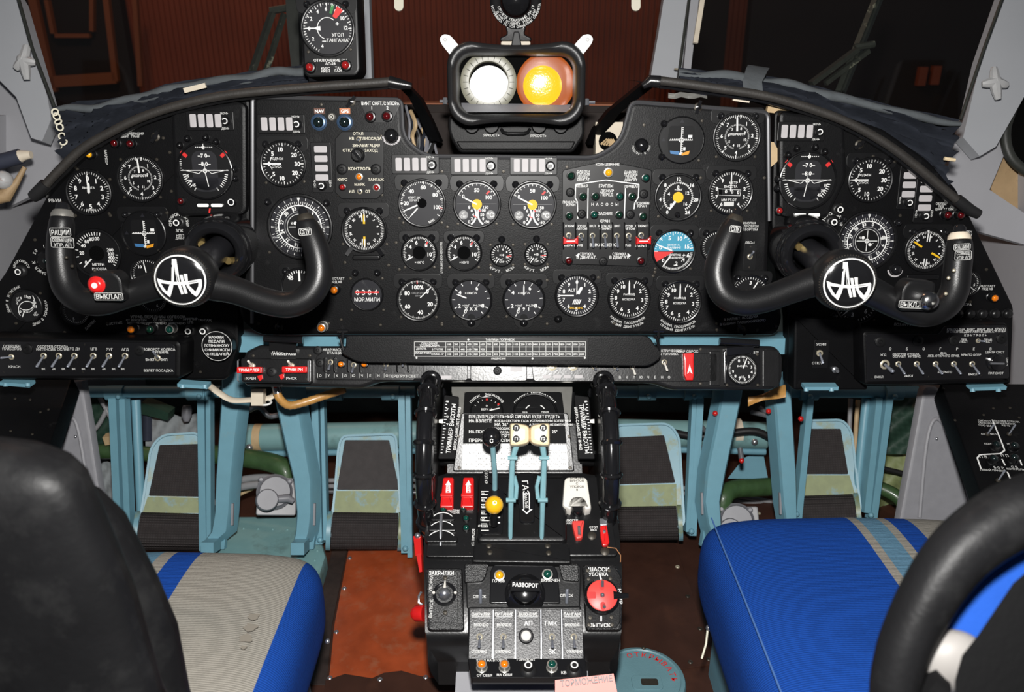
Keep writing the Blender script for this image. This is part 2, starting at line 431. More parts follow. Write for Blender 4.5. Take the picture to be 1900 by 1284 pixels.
glassmat('clearcap', .5, (.5, .5, .48), .22)
glassmat('windscreen', .03, (.96, .97, .96), .05)
def stripes(name, stops, sc=1.0, along='X'):
    """cloth with woven stripes across its width; stops = [(x metres, colour)]"""
    m = bpy.data.materials.new(name); m.use_nodes = True; n = m.node_tree.nodes; l = m.node_tree.links; b = n['Principled BSDF']
    b.inputs['Roughness'].default_value = .85; b.inputs['Specular IOR Level'].default_value = .15; b.inputs['Sheen Weight'].default_value = 0
    tc = n.new('ShaderNodeTexCoord'); sp = n.new('ShaderNodeSeparateXYZ'); l.new(tc.outputs['Object'], sp.inputs[0])
    mr = n.new('ShaderNodeMapRange'); mr.inputs[1].default_value = -.3; mr.inputs[2].default_value = .3; l.new(sp.outputs[along], mr.inputs[0])
    cr = n.new('ShaderNodeValToRGB'); cr.color_ramp.interpolation = 'CONSTANT'; e = cr.color_ramp.elements
    e.remove(e[1]); e[0].position = 0; e[0].color = (*stops[0][1], 1)
    for x, c in stops[1:]:
        q = e.new((x + .3) / .6); q.color = (*c, 1)
    l.new(mr.outputs[0], cr.inputs[0])
    wv = n.new('ShaderNodeTexWave'); wv.bands_direction = 'Y'; wv.inputs['Scale'].default_value = 95; wv.inputs['Distortion'].default_value = 1.2; wv.inputs['Detail'].default_value = 2; l.new(tc.outputs['Object'], wv.inputs['Vector'])
    nz = n.new('ShaderNodeTexNoise'); nz.inputs['Scale'].default_value = 260; l.new(tc.outputs['Object'], nz.inputs['Vector'])
    n3 = n.new('ShaderNodeTexNoise'); n3.inputs['Scale'].default_value = 7; n3.inputs['Detail'].default_value = 6; l.new(tc.outputs['Object'], n3.inputs['Vector'])
    ad = n.new('ShaderNodeMath'); ad.operation = 'ADD'; l.new(wv.outputs['Fac'], ad.inputs[0]); l.new(nz.outputs['Fac'], ad.inputs[1])
    a2 = n.new('ShaderNodeMath'); a2.operation = 'ADD'; l.new(ad.outputs[0], a2.inputs[0]); l.new(n3.outputs['Fac'], a2.inputs[1])
    m2 = n.new('ShaderNodeMapRange'); m2.inputs[1].default_value = .6; m2.inputs[2].default_value = 2.1; m2.inputs[3].default_value = .62; m2.inputs[4].default_value = 1.15; l.new(a2.outputs[0], m2.inputs[0])
    mu = n.new('ShaderNodeVectorMath'); mu.operation = 'SCALE'; l.new(cr.outputs[0], mu.inputs[0]); l.new(m2.outputs[0], mu.inputs['Scale']); l.new(mu.outputs[0], b.inputs['Base Color'])
    bp = n.new('ShaderNodeBump'); bp.inputs['Strength'].default_value = .35; bp.inputs['Distance'].default_value = .002; l.new(ad.outputs[0], bp.inputs['Height']); l.new(bp.outputs[0], b.inputs['Normal'])
    MAT[name] = m
BL = (.006, .050, .27); BE = (.25, .235, .205); LB = (.095, .20, .29)

# ------------------------------------------------------------------ surfaces the controls sit on
MAIN = tiltframe(950, 642, 1.40, 9)
SIDE = MAIN.off(-.012)
LOW = tiltframe(950, 690, 1.372, 25.2)
BOXL = tiltframe(170, 660, 1.345, 12)
BOXR = tiltframe(1735, 655, 1.345, 12)
SMALL = []

def screw_mb(r=3.2):
    def f():
        m = MB(); m.lathe([(r, 0), (r, .5), (r * .8, 1.3), (0, 1.6)], 10); m.box(-r * .75, r * .75, -.35, .35, 1.1, 1.75); return m
    return f
def screws(t, pts, r=3.2, mat='screw', par=None):
    for i, (x, y) in enumerate(pts):
        o = t.part('screw', screw_mb(r), mat, (x, y, 0), par, key=('screw', r)); o.rotation_euler.z = random.random() * 3
def lampcap(t, x, y, r=5.5, z=0, mat='gloss', name='dial_lamp', par=None):
    return t.part(name, lambda: MB().lathe([(r * 1.12, 0), (r * 1.12, 2), (r * .95, 2.6), (r * .95, 5), (r * .8, 8.6), (r * .45, 10.6), (0, 11.2)], 14), mat, (x, y, z), par, key=('cap', r))
def lamp(t, px, py, r, mat, lens=None, h=11, par=None, name='indicator_lamp', rim='bezel', local=None):
    """housing with a domed lens, both children of a unit"""
    x, y = local or t.at(px, py)
    hs = t.part(name, lambda: MB().lathe([(r * 1.18, 0), (r * 1.18, 2), (r, 3), (r, h - 2), (r * 1.05, h - 1), (r * 1.05, h), (r * .8, h + .4), (r * .78, h - 1), (0, h - 1)], 18), 'bezel' if rim == 'bezel' else rim, (x, y, 0), par, key=('lamph', r, h))
    t.part('lens', lambda: MB().lathe([(r * .8, h - 1), (r * .76, h + r * .25), (r * .55, h + r * .5), (r * .25, h + r * .62), (0, h + r * .65)], 16), mat, (0, 0, 0), hs, key=('lampl', r, h))
    return hs
def toggle(t, px, py, dx, dy, L=12, r=5.2, par=None, mat='lever', tip=None, nut='nut', name='toggle_switch'):
    x, y = t.at(px, py)
    b = t.part(name, lambda: MB().ring([(r, 0), (r, 2), (r * .8, 3.2), (r * .58, 3.4), (r * .5, 1)], 14).lathe([(r * .55, 0), (r * .55, 1.2)], 12), nut, (x, y, 0), par, key=('nut', r))
    t.part('lever', lambda: MB().tube([(0, 0, 1), (dx * .5, dy * .5, L * .55), (dx, dy, L)], [r * .28, r * .34, r * .44], 8).ball((dx, dy, L), r * .45, 8, 5), mat, (0, 0, 0), b, key=('lever', dx, dy, L, r))
    return b

class D:
    def __init__(s, R): s.R = R; s.m = {}; s.n = []
    def mb(s, mat='white'): return s.m.setdefault(mat, MB())
    Z = dict(white=1.5, ivory=1.5, offwhite=1.45, greyprint=1.4, redprint=1.6, yellow=1.7, orangeprint=1.35, hole=1.3, dial=1.15, dial_dim=1.1, dial_grey=1.1, cyanprint=1.2, blueprint=1.25, greenprint=1.3, board=1.2)
    def z(s, mat): return s.Z.get(mat, 1.3)
    def pt(s, a, r): return r * s.R * math.sin(rad(a)), r * s.R * math.cos(rad(a))
    def ticks(s, a0, a1, n, r0, r1, w, mat='white', skip=0):
        full = abs(a1 - a0) >= 360
        for i in range(n if full else n + 1):
            if skip and i % skip == 0: continue
            a = a0 + (a1 - a0) * i / n; s.mb(mat).line(*s.pt(a, r0), *s.pt(a, r1), w * s.R, s.z(mat))
        return s
    def nums(s, names, angs, r, size, mat='white', rot=False, sx=1):
        for t_, a in zip(names, angs):
            x, y = s.pt(a, r); s.mb(mat).text(str(t_), x, y, size * s.R, s.z(mat), -a if rot else 0, sx, bold=True)
        return s
    def t(s, txt, x, y, size, mat='white', rot=0, sx=1, bold=False): s.mb(mat).text(txt, x * s.R, y * s.R, size * s.R, s.z(mat) + .05, rot, sx, bold=bold); return s
    def arc(s, r0, r1, a0=0, a1=360, mat='white', c=(0, 0), n=40): s.mb(mat).annulus(c[0] * s.R, c[1] * s.R, r0 * s.R, r1 * s.R, s.z(mat), a0, a1, n); return s
    def line(s, x0, y0, x1, y1, w, mat='white', w2=None): s.mb(mat).line(x0 * s.R, y0 * s.R, x1 * s.R, y1 * s.R, w * s.R, s.z(mat), None if w2 is None else w2 * s.R); return s
    def poly(s, p, mat, dz=0): s.mb(mat).poly([(x * s.R, y * s.R) for x, y in p], s.z(mat) + dz); return s
    def disc(s, x, y, r, mat, dz=0): return s.poly(circ(x, y, r, 28), mat, dz)
    def needle(s, a, L, w, tail=0, mat='white', c=(0, 0), tip=.4):
        R = s.R; m = MB(); p = [(-w / 2, -tail), (w / 2, -tail), (w / 2 * .9, L * .85), (w * tip / 2, L), (-w * tip / 2, L), (-w / 2 * .9, L * .85)]
        ca, sa = math.cos(rad(a)), math.sin(rad(a)); q = [((x * ca + y * sa + c[0]) * R, (-x * sa + y * ca + c[1]) * R) for x, y in p]
        m.prism(q, 2.2 + .3 * len(s.n), 2.7 + .3 * len(s.n)); s.n.append((m, mat)); return s
MKN = {'white': 'markings', 'redprint': 'red_marking', 'yellow': 'yellow_marking', 'cyanprint': 'blue_sector'}
def gauge(fr, px, py, r, name, label, spec, br=0, scr=(), face='dial', bezel=1, cat='gauge', group=None, caps=(), brw=1.0, glass=True, rf=.9):
    t = T(name, label, cat, fr, px, py, group)
    R = r * rf
    if br:
        bw = r * brw
        p = roundpoly([(-bw * 1.02, r * 1.17), (-bw * 1.12, r * .98), (-bw * 1.08, r * .55), (-r * .6, r * .45), (r * .6, r * .45), (bw * 1.08, r * .55), (bw * 1.12, r * .98), (bw * 1.02, r * 1.17)], r * .16)
        t.part('mounting_bracket', MB().prism(p, -1, .75, .6), 'bracket')
        for sx in (-1, 1): lampcap(t, sx * r * .70, r * .82, 6.0, .4)
    for x, y in caps: lampcap(t, x * r, y * r, 6.0, .2)
    t.part('bezel', lambda: MB().ring([(r, 0), (r, 3.2), (r * .985, 4.6), (r * .95, 5.2), (R * 1.01, 4.6), (R, 3.4), (R, .6)], 44), 'bezel', key=('bezel', r, rf))
    t.part('dial_face', lambda: MB().prism(circ(0, 0, R * 1.005, 40), 0, 1), face, key=('face', r, rf))
    d = D(R); spec(d)
    for mat, m in d.m.items(): t.part(MKN.get(mat, 'marking'), m, mat)
    for m, mat in d.n: t.part('needle', m, mat)
    if glass: t.part('glass', lambda: MB().poly(circ(0, 0, R, 36), 4.3), 'glass', key=('glass', r, rf))
    screws(t, [(x * r, y * r) for x, y in scr], 3.0)
    return t
S4 = ((-.8, -.8), (.8, -.8)); SQ = ((-.76, .78), (.76, .78), (-.76, -.78), (.76, -.78))

def alti(d):
    d.ticks(0, 360, 50, .86, .96, .022).ticks(0, 360, 10, .80, .97, .035).nums(range(10), [i * 36 for i in range(10)], .66, .21)
    d.t('ВЫСОТА', 0, .22, .10); d.t('ФИШУК', 0, -.82, .09, rot=180); d.needle(-2, .82, .07, .05); d.needle(4, .45, .13)
def speed(d):
    d.ticks(0, 352, 70, .88, .97, .018).ticks(8, 352, 8, .82, .97, .035)
    d.nums([1, 2, 3, 4, 5, 6, 7], [35, 85, 127, 180, 226, 273, 320], .70, .16)
    d.ticks(195, 525, 60, .50, .57, .014).nums([4, 5, 6, 7, 8, 9, 10, 11], [200, 238, 280, 325, 25, 62, 108, 165], .40, .11)
    d.t('СКОРОСТЬ', 0, .12, .10, bold=True); d.needle(-3, .92, .08, -.25)
def adi(flip=1):
    def f(d):
        d.poly(rrect(0, -.02, .95, 1.5, .3), 'dial_grey').poly(circ(0, 0, .72, 30, 200, 340), 'dial_dim')
        d.arc(.02, .06, c=(0, .86), mat='white'); d.line(0, .78, 0, .98, .025)
        for i in range(4): d.line(-.30 + i * .07, .86, -.26 + i * .07, .86, .03); d.line(.09 + i * .07, .86, .13 + i * .07, .86, .03)
        d.t('–7 0–', 0, .56, .14, bold=True).t('–8 0–', 0, .26, .14, bold=True)
        d.line(-.92, .02, .88, .02, .030); d.line(0, .25, .0, -.12, .02); d.line(0, -.05, .09 * flip, -.58, .03)
        d.line(-.85, .04, -.24, -.10, .02).line(.85, .04, .24, -.10, .02).line(-.24, -.10, -.12, .0, .02).line(.24, -.10, .12, .0, .02); d.arc(.05, .085)
        d.ticks(100, 135, 6, .74, .86, .03).ticks(225, 260, 6, .74, .86, .03).ticks(148, 148.1, 1, .74, .86, .03).ticks(212, 212.1, 1, .74, .86, .03)
        d.nums(['15', '30', '45'], [105, 122, 138] if flip < 0 else [255, 238, 222], .70, .10, rot=False)
        d.line(-.85, .70, -.64, .52, .13, 'redprint').line(.85, .70, .64, .52, .13, 'redprint')
        for i in range(5): d.line(-.93, .1 + i * .08, -.86, .1 + i * .08, .02)
    return f
def land(d):
    d.poly(roundpoly([(-.55, .62), (.55, .62), (.62, 0), (.55, -.62), (-.55, -.62), (-.62, 0)], .12), 'dial')
    d.line(0, -.6, 0, .58, .035).line(-.55, 0, .5, 0, .035); d.arc(.07, .11)
    for i in range(-6, 7): d.line(.02, i * .09, .08, i * .09, .03).line(i * .08, 0, i * .08, .06, .03)
    d.line(.30, .16, .48, .16, .12).line(.10, -.38, .20, -.38, .14)
    d.poly([(-.5, -.46), (-.06, -.5), (-.08, -.64), (-.46, -.60)], 'blueprint').poly([(.02, -.58), (.40, -.46), (.36, -.62), (.05, -.68)], 'orangeprint')
    d.disc(-.02, -.6, .06, 'offwhite')
    for a, p in ((0, .80), (270, .80)): x, y = d.pt(a, p); d.poly([(x / d.R - .1, y / d.R - .05), (x / d.R + .1, y / d.R - .05), (x / d.R, y / d.R + .12)], 'dial_dim')
def radalt(d):
    a = [222, 262, 285, 308, 330, 352, 10, 30]
    d.disc(0, 0, .34, 'hole'); d.ticks(300, 375, 10, .80, .95, .035).ticks(240, 300, 3, .82, .95, .04)
    d.nums(['0', '20', '40', '60', '80', '100'], [232, 272, 302, 325, 345, 365], .66, .15)
    d.t('200', .62, .16, .14, bold=True).t('300', .64, -.02, .14, bold=True).t('400', .64, -.18, .14, bold=True).t('600', .62, -.34, .14, bold=True)
    d.t('МЕТРЫ', .02, -.50, .11).t('ВЫСОТА', .05, -.70, .11); d.needle(225, .9, .06, -.35); d.ticks(95, 125, 4, .84, .95, .03)
def press2(d):
    for cx, cy, a0, a1, l in ((-.25, .35, 60, 215, -1), (.25, -.35, 240, 395, 1)):
        d.arc(.62, .67, a0, a1, c=(cx - .18 * -l * -1, cy))
    d.ticks(60, 215, 12, .40, .48, .04)
    d.nums(['15', '10', '5'], [5, 25, 60], .62, .17).nums(['15', '10', '0'], [95, 70, 230], .60, .17).nums(['5', '0'], [330, 285], .6, .15)
    d.t('кГ', -.5, .52, .12).t('СМ²', -.5, .36, .12).t('кГ', .55, -.48, .12).t('СМ²', .55, -.62, .12); d.needle(205, .85, .07, -.4)
def vario(d):
    d.ticks(0, 360, 40, .88, .97, .022); d.ticks(0, 360, 8, .82, .97, .04)
    d.nums(['0', '5', '10', '20', '30', '20', '10', '5'], [270, 314, 352, 52, 90, 128, 188, 226], .68, .2)
    d.t('ПОДЪЕМ', -.30, .24, .10).t('СПУСК', -.32, -.13, .10); d.needle(270, .95, .075, -.1); d.line(-.62, .12, -.55, .32, .025).line(-.62, -.12, -.55, -.26, .025)
def npp(d):
    d.ticks(0, 360, 72, .78, .84, .018).ticks(0, 360, 36, .74, .85, .024).arc(.70, .74).ticks(0, 360, 24, .90, .98, .02)
    d.nums(['0', '3', '6', '9', '12', '15', '18', '21', '24', '27', '30', '33'], [15 + 30 * i for i in range(12)], .62, .11, rot=True)
    d.poly([(-.05, .97), (.05, .97), (0, .82)], 'white').poly([(-.97, .03), (-.97, -.03), (-.84, 0)], 'white').poly([(.97, .03), (.97, -.03), (.84, 0)], 'white')
    d.arc(.50, .52, mat='greyprint').disc(0, 0, .44, 'dial').arc(.42, .44, mat='offwhite')
    d.line(0, -.38, 0, .38, .025).line(-.38, 0, .38, 0, .025).arc(.05, .085); d.disc(-.15, .12, .06, 'white').disc(.12, -.13, .06, 'white'); d.t('К', -.26, .12, .09).t('Г', .22, -.13, .09)
    d.needle(340, .75, .03, -.52); d.needle(80, .68, .10, -.48, 'offwhite', tip=1)
def rmi(a_y, a_w):
    def f(d):
        d.ticks(0, 360, 72, .84, .94, .022).ticks(0, 360, 36, .80, .94, .035)
        d.nums(['33', '0', '3', '6', '9', '12', '15', '18', '21', '24', '27', '30'], [-15 + 30 * i for i in range(12)], .68, .11, rot=True)
        d.poly([(-.06, .98), (.06, .98), (0, .86)], 'white')
        for a in a_y: d.needle(a, .82, .10, -.30, 'yellow')
        for a in a_w:
            x, y = math.cos(rad(a)) * .06, -math.sin(rad(a)) * .06; d.needle(a, .80, .05, -.42, 'white', (x, y), 1); d.needle(a, .80, .05, -.42, 'white', (-x, -y), 1)
    return f
def counter(d):
    d.poly(rrect(0, .12, 1.75, .62, .08), 'dial_grey').poly(rrect(0, -.42, 1.5, .42, .2), 'dial_dim')
    for i, c in enumerate('0304'): d.t(c, -.62 + i * .40, .14, .34, bold=True)
    for i in range(3): d.line(-.42 + i * .4, -.16, -.42 + i * .4, .42, .02, 'hole')
    d.line(-.80, .14, .80, .14, .11, 'redprint'); d.t('МОР.МИЛИ', 0, -.34, .26, sx=.85)
def uprt(d):
    a0 = 222; d.ticks(a0, a0 + 250, 50, .90, .97, .02).ticks(a0, a0 + 264, 11, .86, .98, .035)
    d.nums(['20', '40', '60', '80', '100'], [270, 319, 366, 418, 464], .72, .17); d.ticks(464, 464.1, 1, .82, .96, .05, 'redprint')
    d.t('УПРТ-2К', -.35, .25, .10).t('СЕРИЯ 2', -.35, .13, .08); d.disc(0, 0, .22, 'hole'); d.needle(247, .88, .07, -.22); d.needle(222, .82, .06, -.3); d.ticks(145, 160, 4, .86, .97, .03)
def eng3(d):
    d.disc(0, 0, .99, 'dial_dim').ticks(-62, 62, 10, .84, .96, .028).arc(.93, .96, -64, 64); d.line(-.9, .02, .9, .02, .015, 'greyprint')
    d.t('50', 0, .64, .17, bold=True).t('0', -.62, .36, .17, bold=True).t('100', .55, .32, .16, bold=True); d.line(.44, .46, .58, .60, .08, 'redprint')
    d.needle(297, .68, .07, 0)
    d.disc(0, 0, .23, 'yellow').t('кГ', 0, .07, .11).t('СМ²', 0, -.09, .10)
    d.disc(-.62, -.48, .21, 'greyprint').disc(.62, -.48, .21, 'greyprint'); d.t('кГ', -.62, -.40, .11).t('СМ²', -.62, -.56, .10).t('°С', .62, -.48, .2, bold=True)
    d.arc(.52, .60, 48, 145, c=(-.60, -.45)).arc(.52, .60, 215, 312, c=(.60, -.45))
    for i, s_ in enumerate('86420'): d.t(s_, -.62 + (.28, .40, .46, .40, .26)[i] * .95 + .0, -.45 + (.32, .18, -.02, -.20, -.34)[i], .14, bold=True)
    for i, s_ in enumerate(['150', '100', '50', '0', '-50']): d.t(s_, .50 - (.10, .22, .26, .22, .06)[i], -.45 + (.32, .18, -.02, -.20, -.34)[i], .13, bold=True)
    d.line(-.14, -.52, -.02, -.60, .05, 'redprint').line(.06, -.24, .16, -.32, .05, 'redprint')
def egt(d):
    d.disc(0, 0, .40, 'hole').ticks(240, 480, 40, .86, .97, .028).ticks(240, 480, 8, .78, .97, .05)
    d.nums(['2', '4', '6', '8', '10'], [250, 304, 346, 42, 98], .64, .23); d.line(.52, .66, .42, .48, .08, 'redprint'); d.t('×100°С', 0, -.58, .13); d.needle(240, .92, .07, -.45)
def torque(d):
    d.ticks(215, 505, 20, .72, .95, .055); d.nums(['2', '4', '6', '8', '10'], [240, 318, 12, 58, 110], .55, .2); d.t('×10', 0, 0, .2, bold=True).t('кГ', 0, -.42, .18).t('СМ²', 0, -.64, .18); d.needle(217, .85, .1, -.4); d.line(.5, -.1, .9, -.1, .08, 'redprint')
def rpm(d):
    d.ticks(0, 360, 100, .90, .97, .016, 'offwhite').ticks(0, 360, 20, .86, .97, .03)
    d.nums(['100%', '80', '60', '40', '20', '0'], [0, 302, 238, 172, 110, 48], .64, .2); d.t('ОБОРОТЫ', 0, .34, .09, 'greyprint').t('R.P.M', 0, .20, .08, 'greyprint'); d.ticks(-2, -1.9, 1, .80, .97, .05, 'redprint'); d.needle(46, .95, .05, -.15)
def fuelflow(a):
    def f(d):
        for q in (206, 242, 270, 304, 330, 2, 27, 60, 85, 117, 140): d.mb().line(*d.pt(q, .82), *d.pt(q, .96), .04 * d.R, 1.5)
        d.nums(['0', '2', '4', '6', '8'], [206, 242, 304, 27, 117], .68, .2); d.t('×100кГ/Ч', 0, .35, .11).t('×10кГ', -.26, -.30, .10).t('P=0.795', .34, -.30, .10)
        for i, c in enumerate('ХХХ' if a > 90 else '991'): d.t(c, -.25 + i * .25, -.48, .17, bold=True)
        d.needle(a, .80, .07, -.25); d.disc(0, -.95, .2, 'dial')
    return f
def altm(d):
    d.disc(0, 0, .98, 'dial_dim').ticks(0, 360, 50, .84, .96, .03).nums(range(10), [i * 36 for i in range(10)], .68, .18); d.t('ALT', -.26, .28, .15, bold=True)
    for i in range(5): d.line(-.20 + i * .08, -.45, -.10 + i * .08, -.20, .05)
    d.arc(.0, .26, 90, 270, c=(0, -.34), mat='dial_grey'); d.t('ENCODING', 0, -.63, .09, 'yellow'); d.needle(0, .9, .05, -.05); d.needle(30, .5, .16, -.1); d.needle(270, .95, .07, -.15)
def airflow(d):
    d.ticks(22, 338, 45, .86, .97, .026).ticks(22, 338, 9, .80, .97, .04).nums(range(1, 11), [22, 57, 98, 140, 180, 212, 246, 272, 302, 332], .68, .19)
    d.t('РАСХОД', 0, .20, .10).t('ВОЗДУХА', 0, -.06, .10); d.needle(-1, .92, .075, -.2)
def yellowg(d):
    a = [215 + i * 48.5 for i in range(7)]; d.ticks(215, 506, 36, .62, .72, .03).arc(.655, .675, 215, 506, n=50)
    d.nums(['0', '4', '8', '12', '16', '20', '24'], a, .84, .16).nums(['0', '4', '8', '12', '16'], [222, 290, 358, 65, 130], .47, .15); d.t('×100КГ', 0, .35, .08, bold=True); d.disc(0, 0, .25, 'yellow'); d.needle(215, .72, .11, -.22); lx = d
def altcnt(d):
    d.ticks(0, 360, 50, .86, .97, .026).ticks(0, 360, 10, .80, .97, .035); d.nums([1, 2, 3, 4, 6, 7, 8, 9], [36, 76, 108, 144, 216, 252, 285, 324], .70, .17)
    d.line(-.62, .18, .50, .12, .02).line(-.60, -.12, .48, -.16, .02).line(-.62, .18, -.60, -.12, .02).line(.50, .12, .48, -.16, .02); d.poly([(-.58, .14), (-.42, .14), (-.42, -.1), (-.58, -.1)], 'hole')
    for i, c in enumerate('000'): d.t(c, -.22 + i * .30, .05 - i * .02, .16, bold=True)
    d.t('МЕТР', .12, .46, .11).t('ВЫСОТА', 0, .28, .11).t('ММ РТ.СТ', -.05, -.36, .11); d.poly(rrect(-.05, -.56, .5, .2, .02), 'offwhite').t('745', -.05, -.56, .15, 'hole'); d.needle(0, .95, .06, -.05)
def cabalt(d):
    d.poly(circ(0, 0, .99, 30, 0, 180), 'cyanprint').poly([(0, -.02), (-.99, -.02)] + [(.99 * math.cos(rad(a)), .99 * math.sin(rad(a))) for a in range(184, 216, 4)], 'redprint')
    d.ticks(-90, 80, 22, .88, .97, .026).ticks(-90, 80, 4, .80, .97, .045); d.nums(['0', '5', '10', '15'], [286, 340, 24, 70], .70, .20)
    d.ticks(95, 215, 30, .84, .95, .026); d.t('-.04', -.58, -.16, .20, bold=True).t('0', -.52, -.46, .18, bold=True).t('+.6', .62, -.2, .2, bold=True).t('.4', .48, -.42, .18, bold=True).t('.2', .12, -.62, .2, bold=True)
    d.t('ВЫСОТА', -.02, .32, .10).t('В КАБИНЕ', 0, .18, .10).t('ПЕРЕПАД', .04, -.18, .10).t('ДАВЛЕНИЯ', .1, -.32, .10)
    d.needle(291, .95, .07, -.1); d.needle(215, .95, .07, -.3)
def turn(d): d.ticks(-50, 50, 10, .80, .95, .05); d.t('45', -.52, .50, .22, bold=True); d.needle(0, .95, .12, -.3)
def clockg(d):
    d.ticks(0, 360, 60, .84, .96, .03).nums([0, 1, 2, 3, 4, 5, 6, 7, 8, 9], [-20 + 31 * i for i in range(10)], .66, .2); d.t('ВЫСОТА', 0, .25, .12).t('×10', -.05, -.5, .16); d.needle(22, .85, .08, -.1)
def plain(n, a):
    def f(d): d.ticks(0, 360, 40, .84, .96, .03).nums(n, [a + i * 360 / max(1, len(n)) for i in range(len(n))], .64, .2); d.needle(a + 30, .85, .07, -.1)
    return f

# ------------------------------------------------------------------ instrument boards
def board(label, fr, px, py, pts, r, thick=26, bev=6, mat='board', letters=(), scr=()):
    t = T('instrument_board', label, 'instrument board', fr, px, py)
    t.part('plate', MB().prism(roundpoly(t.pl(pts), r), -thick, 0, bev, True), mat)
    for L in letters:
        m = MB(); s_, x, y, sz = L[:4]; q = t.at(x, y); kw = L[4] if len(L) > 4 else {}
        if 'arc' in kw: m.arctext(s_, q[0], q[1], kw['arc'], kw.get('mid', 0), sz, .25, kw.get('step'), kw.get('up', True))
        else: m.text(s_, q[0], q[1], sz, .25, kw.get('rot', 0), fit=kw.get('fit'))
        t.part('lettering', m, 'offwhite')
    screws(t, [t.at(*p) for p in scr]); return t
CB = board('black main instrument board between the two control yokes, with a notch under the scope hood', MAIN, 950, 450,
      [(467, 176, 14), (746, 182, 14), (749, 258, 40), (788, 287, 20), (1106, 290, 20), (1152, 262, 40), (1171, 186, 14), (1427, 205, 16), (1429, 410, 10), (1426, 500), (1454, 590, 20), (1442, 623, 14), (640, 623), (478, 623, 18), (440, 590, 25), (467, 430, 20)], 6, 26, 8,
      letters=[('ВЫХОДНОЙ СИГНАЛ', 819, 478, 4, dict(rot=-90)), ('КРУТ. МОМ', 931, 473, 5, dict(arc=31, mid=180, up=False, step=10)), ('КРУТ. МОМ', 995, 472, 5, dict(arc=31, mid=180, up=False, step=10)),
               ('КАБИНА ПАССАЖИРОВ', 1167, 553, 4.4, dict(arc=48, mid=182, up=False, step=5.0)), ('ЛЕВЫЙ ДВИГАТЕЛЬ', 1167, 553, 4.4, dict(arc=55, mid=182, up=False, step=4.6)),
               ('КАБИНА ПАССАЖИРОВ', 1261, 560, 4.4, dict(arc=48, mid=182, up=False, step=5.0)), ('ПРАВЫЙ ДВИГАТЕЛЬ', 1261, 560, 4.4, dict(arc=55, mid=182, up=False, step=4.6)),
               ('РАБОТАЕТ', 624, 517, 4.2), ('ПРД КВ', 624, 523, 4.2), ('В НАГНЕТ. ВОЗДУХА', 1375, 590, 4.6, dict(rot=6)), ('В КАБИНУ ПАССАЖИРСКУЮ', 1378, 598, 4.4, dict(rot=6)),
               ('КНОПКА', 1391, 414, 4), ('ДЛЯ СВЯЗИ', 1391, 420, 4), ('С БОРТОМ', 1391, 426, 4), ('ЛБО-1', 1391, 450, 4.5), ('АРК-1', 1389, 497, 4.5),
               ('ДЗК1', 665, 478, 5), ('ДЗК2', 690, 478, 5)],
      scr=[(480, 600), (500, 468), (640, 487), (721, 492), (596, 194), (711, 187), (610, 600), (633, 593), (741, 405), (830, 421), (757, 318), (820, 318), (934, 318), (1052, 310), (735, 450), (741, 500), (706, 603), (820, 603), (1015, 601), (1140, 600), (1215, 505), (1300, 330), (1310, 505), (1440, 605), (1195, 232), (1310, 200), (1330, 600), (1405, 612), (1330, 612), (1418, 330), (745, 345), (1040, 512), (1212, 512), (820, 600), (910, 510), (955, 405), (900, 520), (1015, 520), (1110, 515)])
LB_ = board('black left instrument board behind the left yoke, under the arched hose trim', SIDE, 230, 450,
      [(92, 352, 8), (135, 298), (195, 262), (275, 224), (352, 199), (463, 182, 10), (463, 420), (441, 560), (443, 640), (422, 706, 14), (-60, 706), (-60, 600), (8, 507)], 8, 30, 5, 'board_dark',
      letters=[('ОПАСНАЯ ВИБРАЦИЯ', 235, 248, 4.2), ('ЛЕВ  ДВИГ  ПРАВ', 234, 253, 4), ('РВ-УМ', 102, 372, 5.5), ('МАРКЕР', 197, 292, 4.5, dict(rot=-90)),
               ('СИНХРОНИЗАЦИЯ', 332, 414, 5.2, dict(arc=16, mid=0, step=17)), ('ЗПК', 333, 428, 5), ('НПП', 334, 437, 5), ('ДАК-7', 334, 442, 4),
               ('УПРАВ. ПЕРЕДНИМ КОЛЕСОМ', 293, 588, 5), ('ОТ РУКОЯТКИ', 253, 594, 4), ('ОТ ПЕДАЛЕЙ', 303, 594, 4), ('ВКЛЮЧЕНО', 252, 599, 4), ('ПОДГОТОВЛЕНО  ВКЛЮЧЕНО', 304, 600, 4),
               ('АРРЕТИР', 353, 592, 4.4), ('ЦГВ', 353, 598, 4.4), ('ТАНГАЖ', 380, 594, 4.4), ('ДАВЛ В ТОРМОЗАХ', 50, 567, 4.5, dict(arc=37, mid=-62, step=6.5)), ('ДАВЛ В ТОРМОЗАХ', 50, 567, 4.5, dict(arc=37, mid=122, step=6.5, up=False)),
               ('СИСТЕМЕ', 212, 600, 4.6, dict(rot=6)), ('ДАВЛЕН', 167, 603, 4.6, dict(rot=40)), ('АВТОПОВОРОТ', 40, 497, 4.4, dict(arc=13, mid=0, step=17))],
      scr=[(110, 330), (180, 320), (303, 256), (315, 283), (318, 355), (440, 355), (100, 440), (65, 445), (310, 395), (238, 460), (295, 465), (200, 600), (120, 617), (160, 556), (30, 600), (350, 660), (382, 645), (372, 690), (140, 400), (205, 400)])
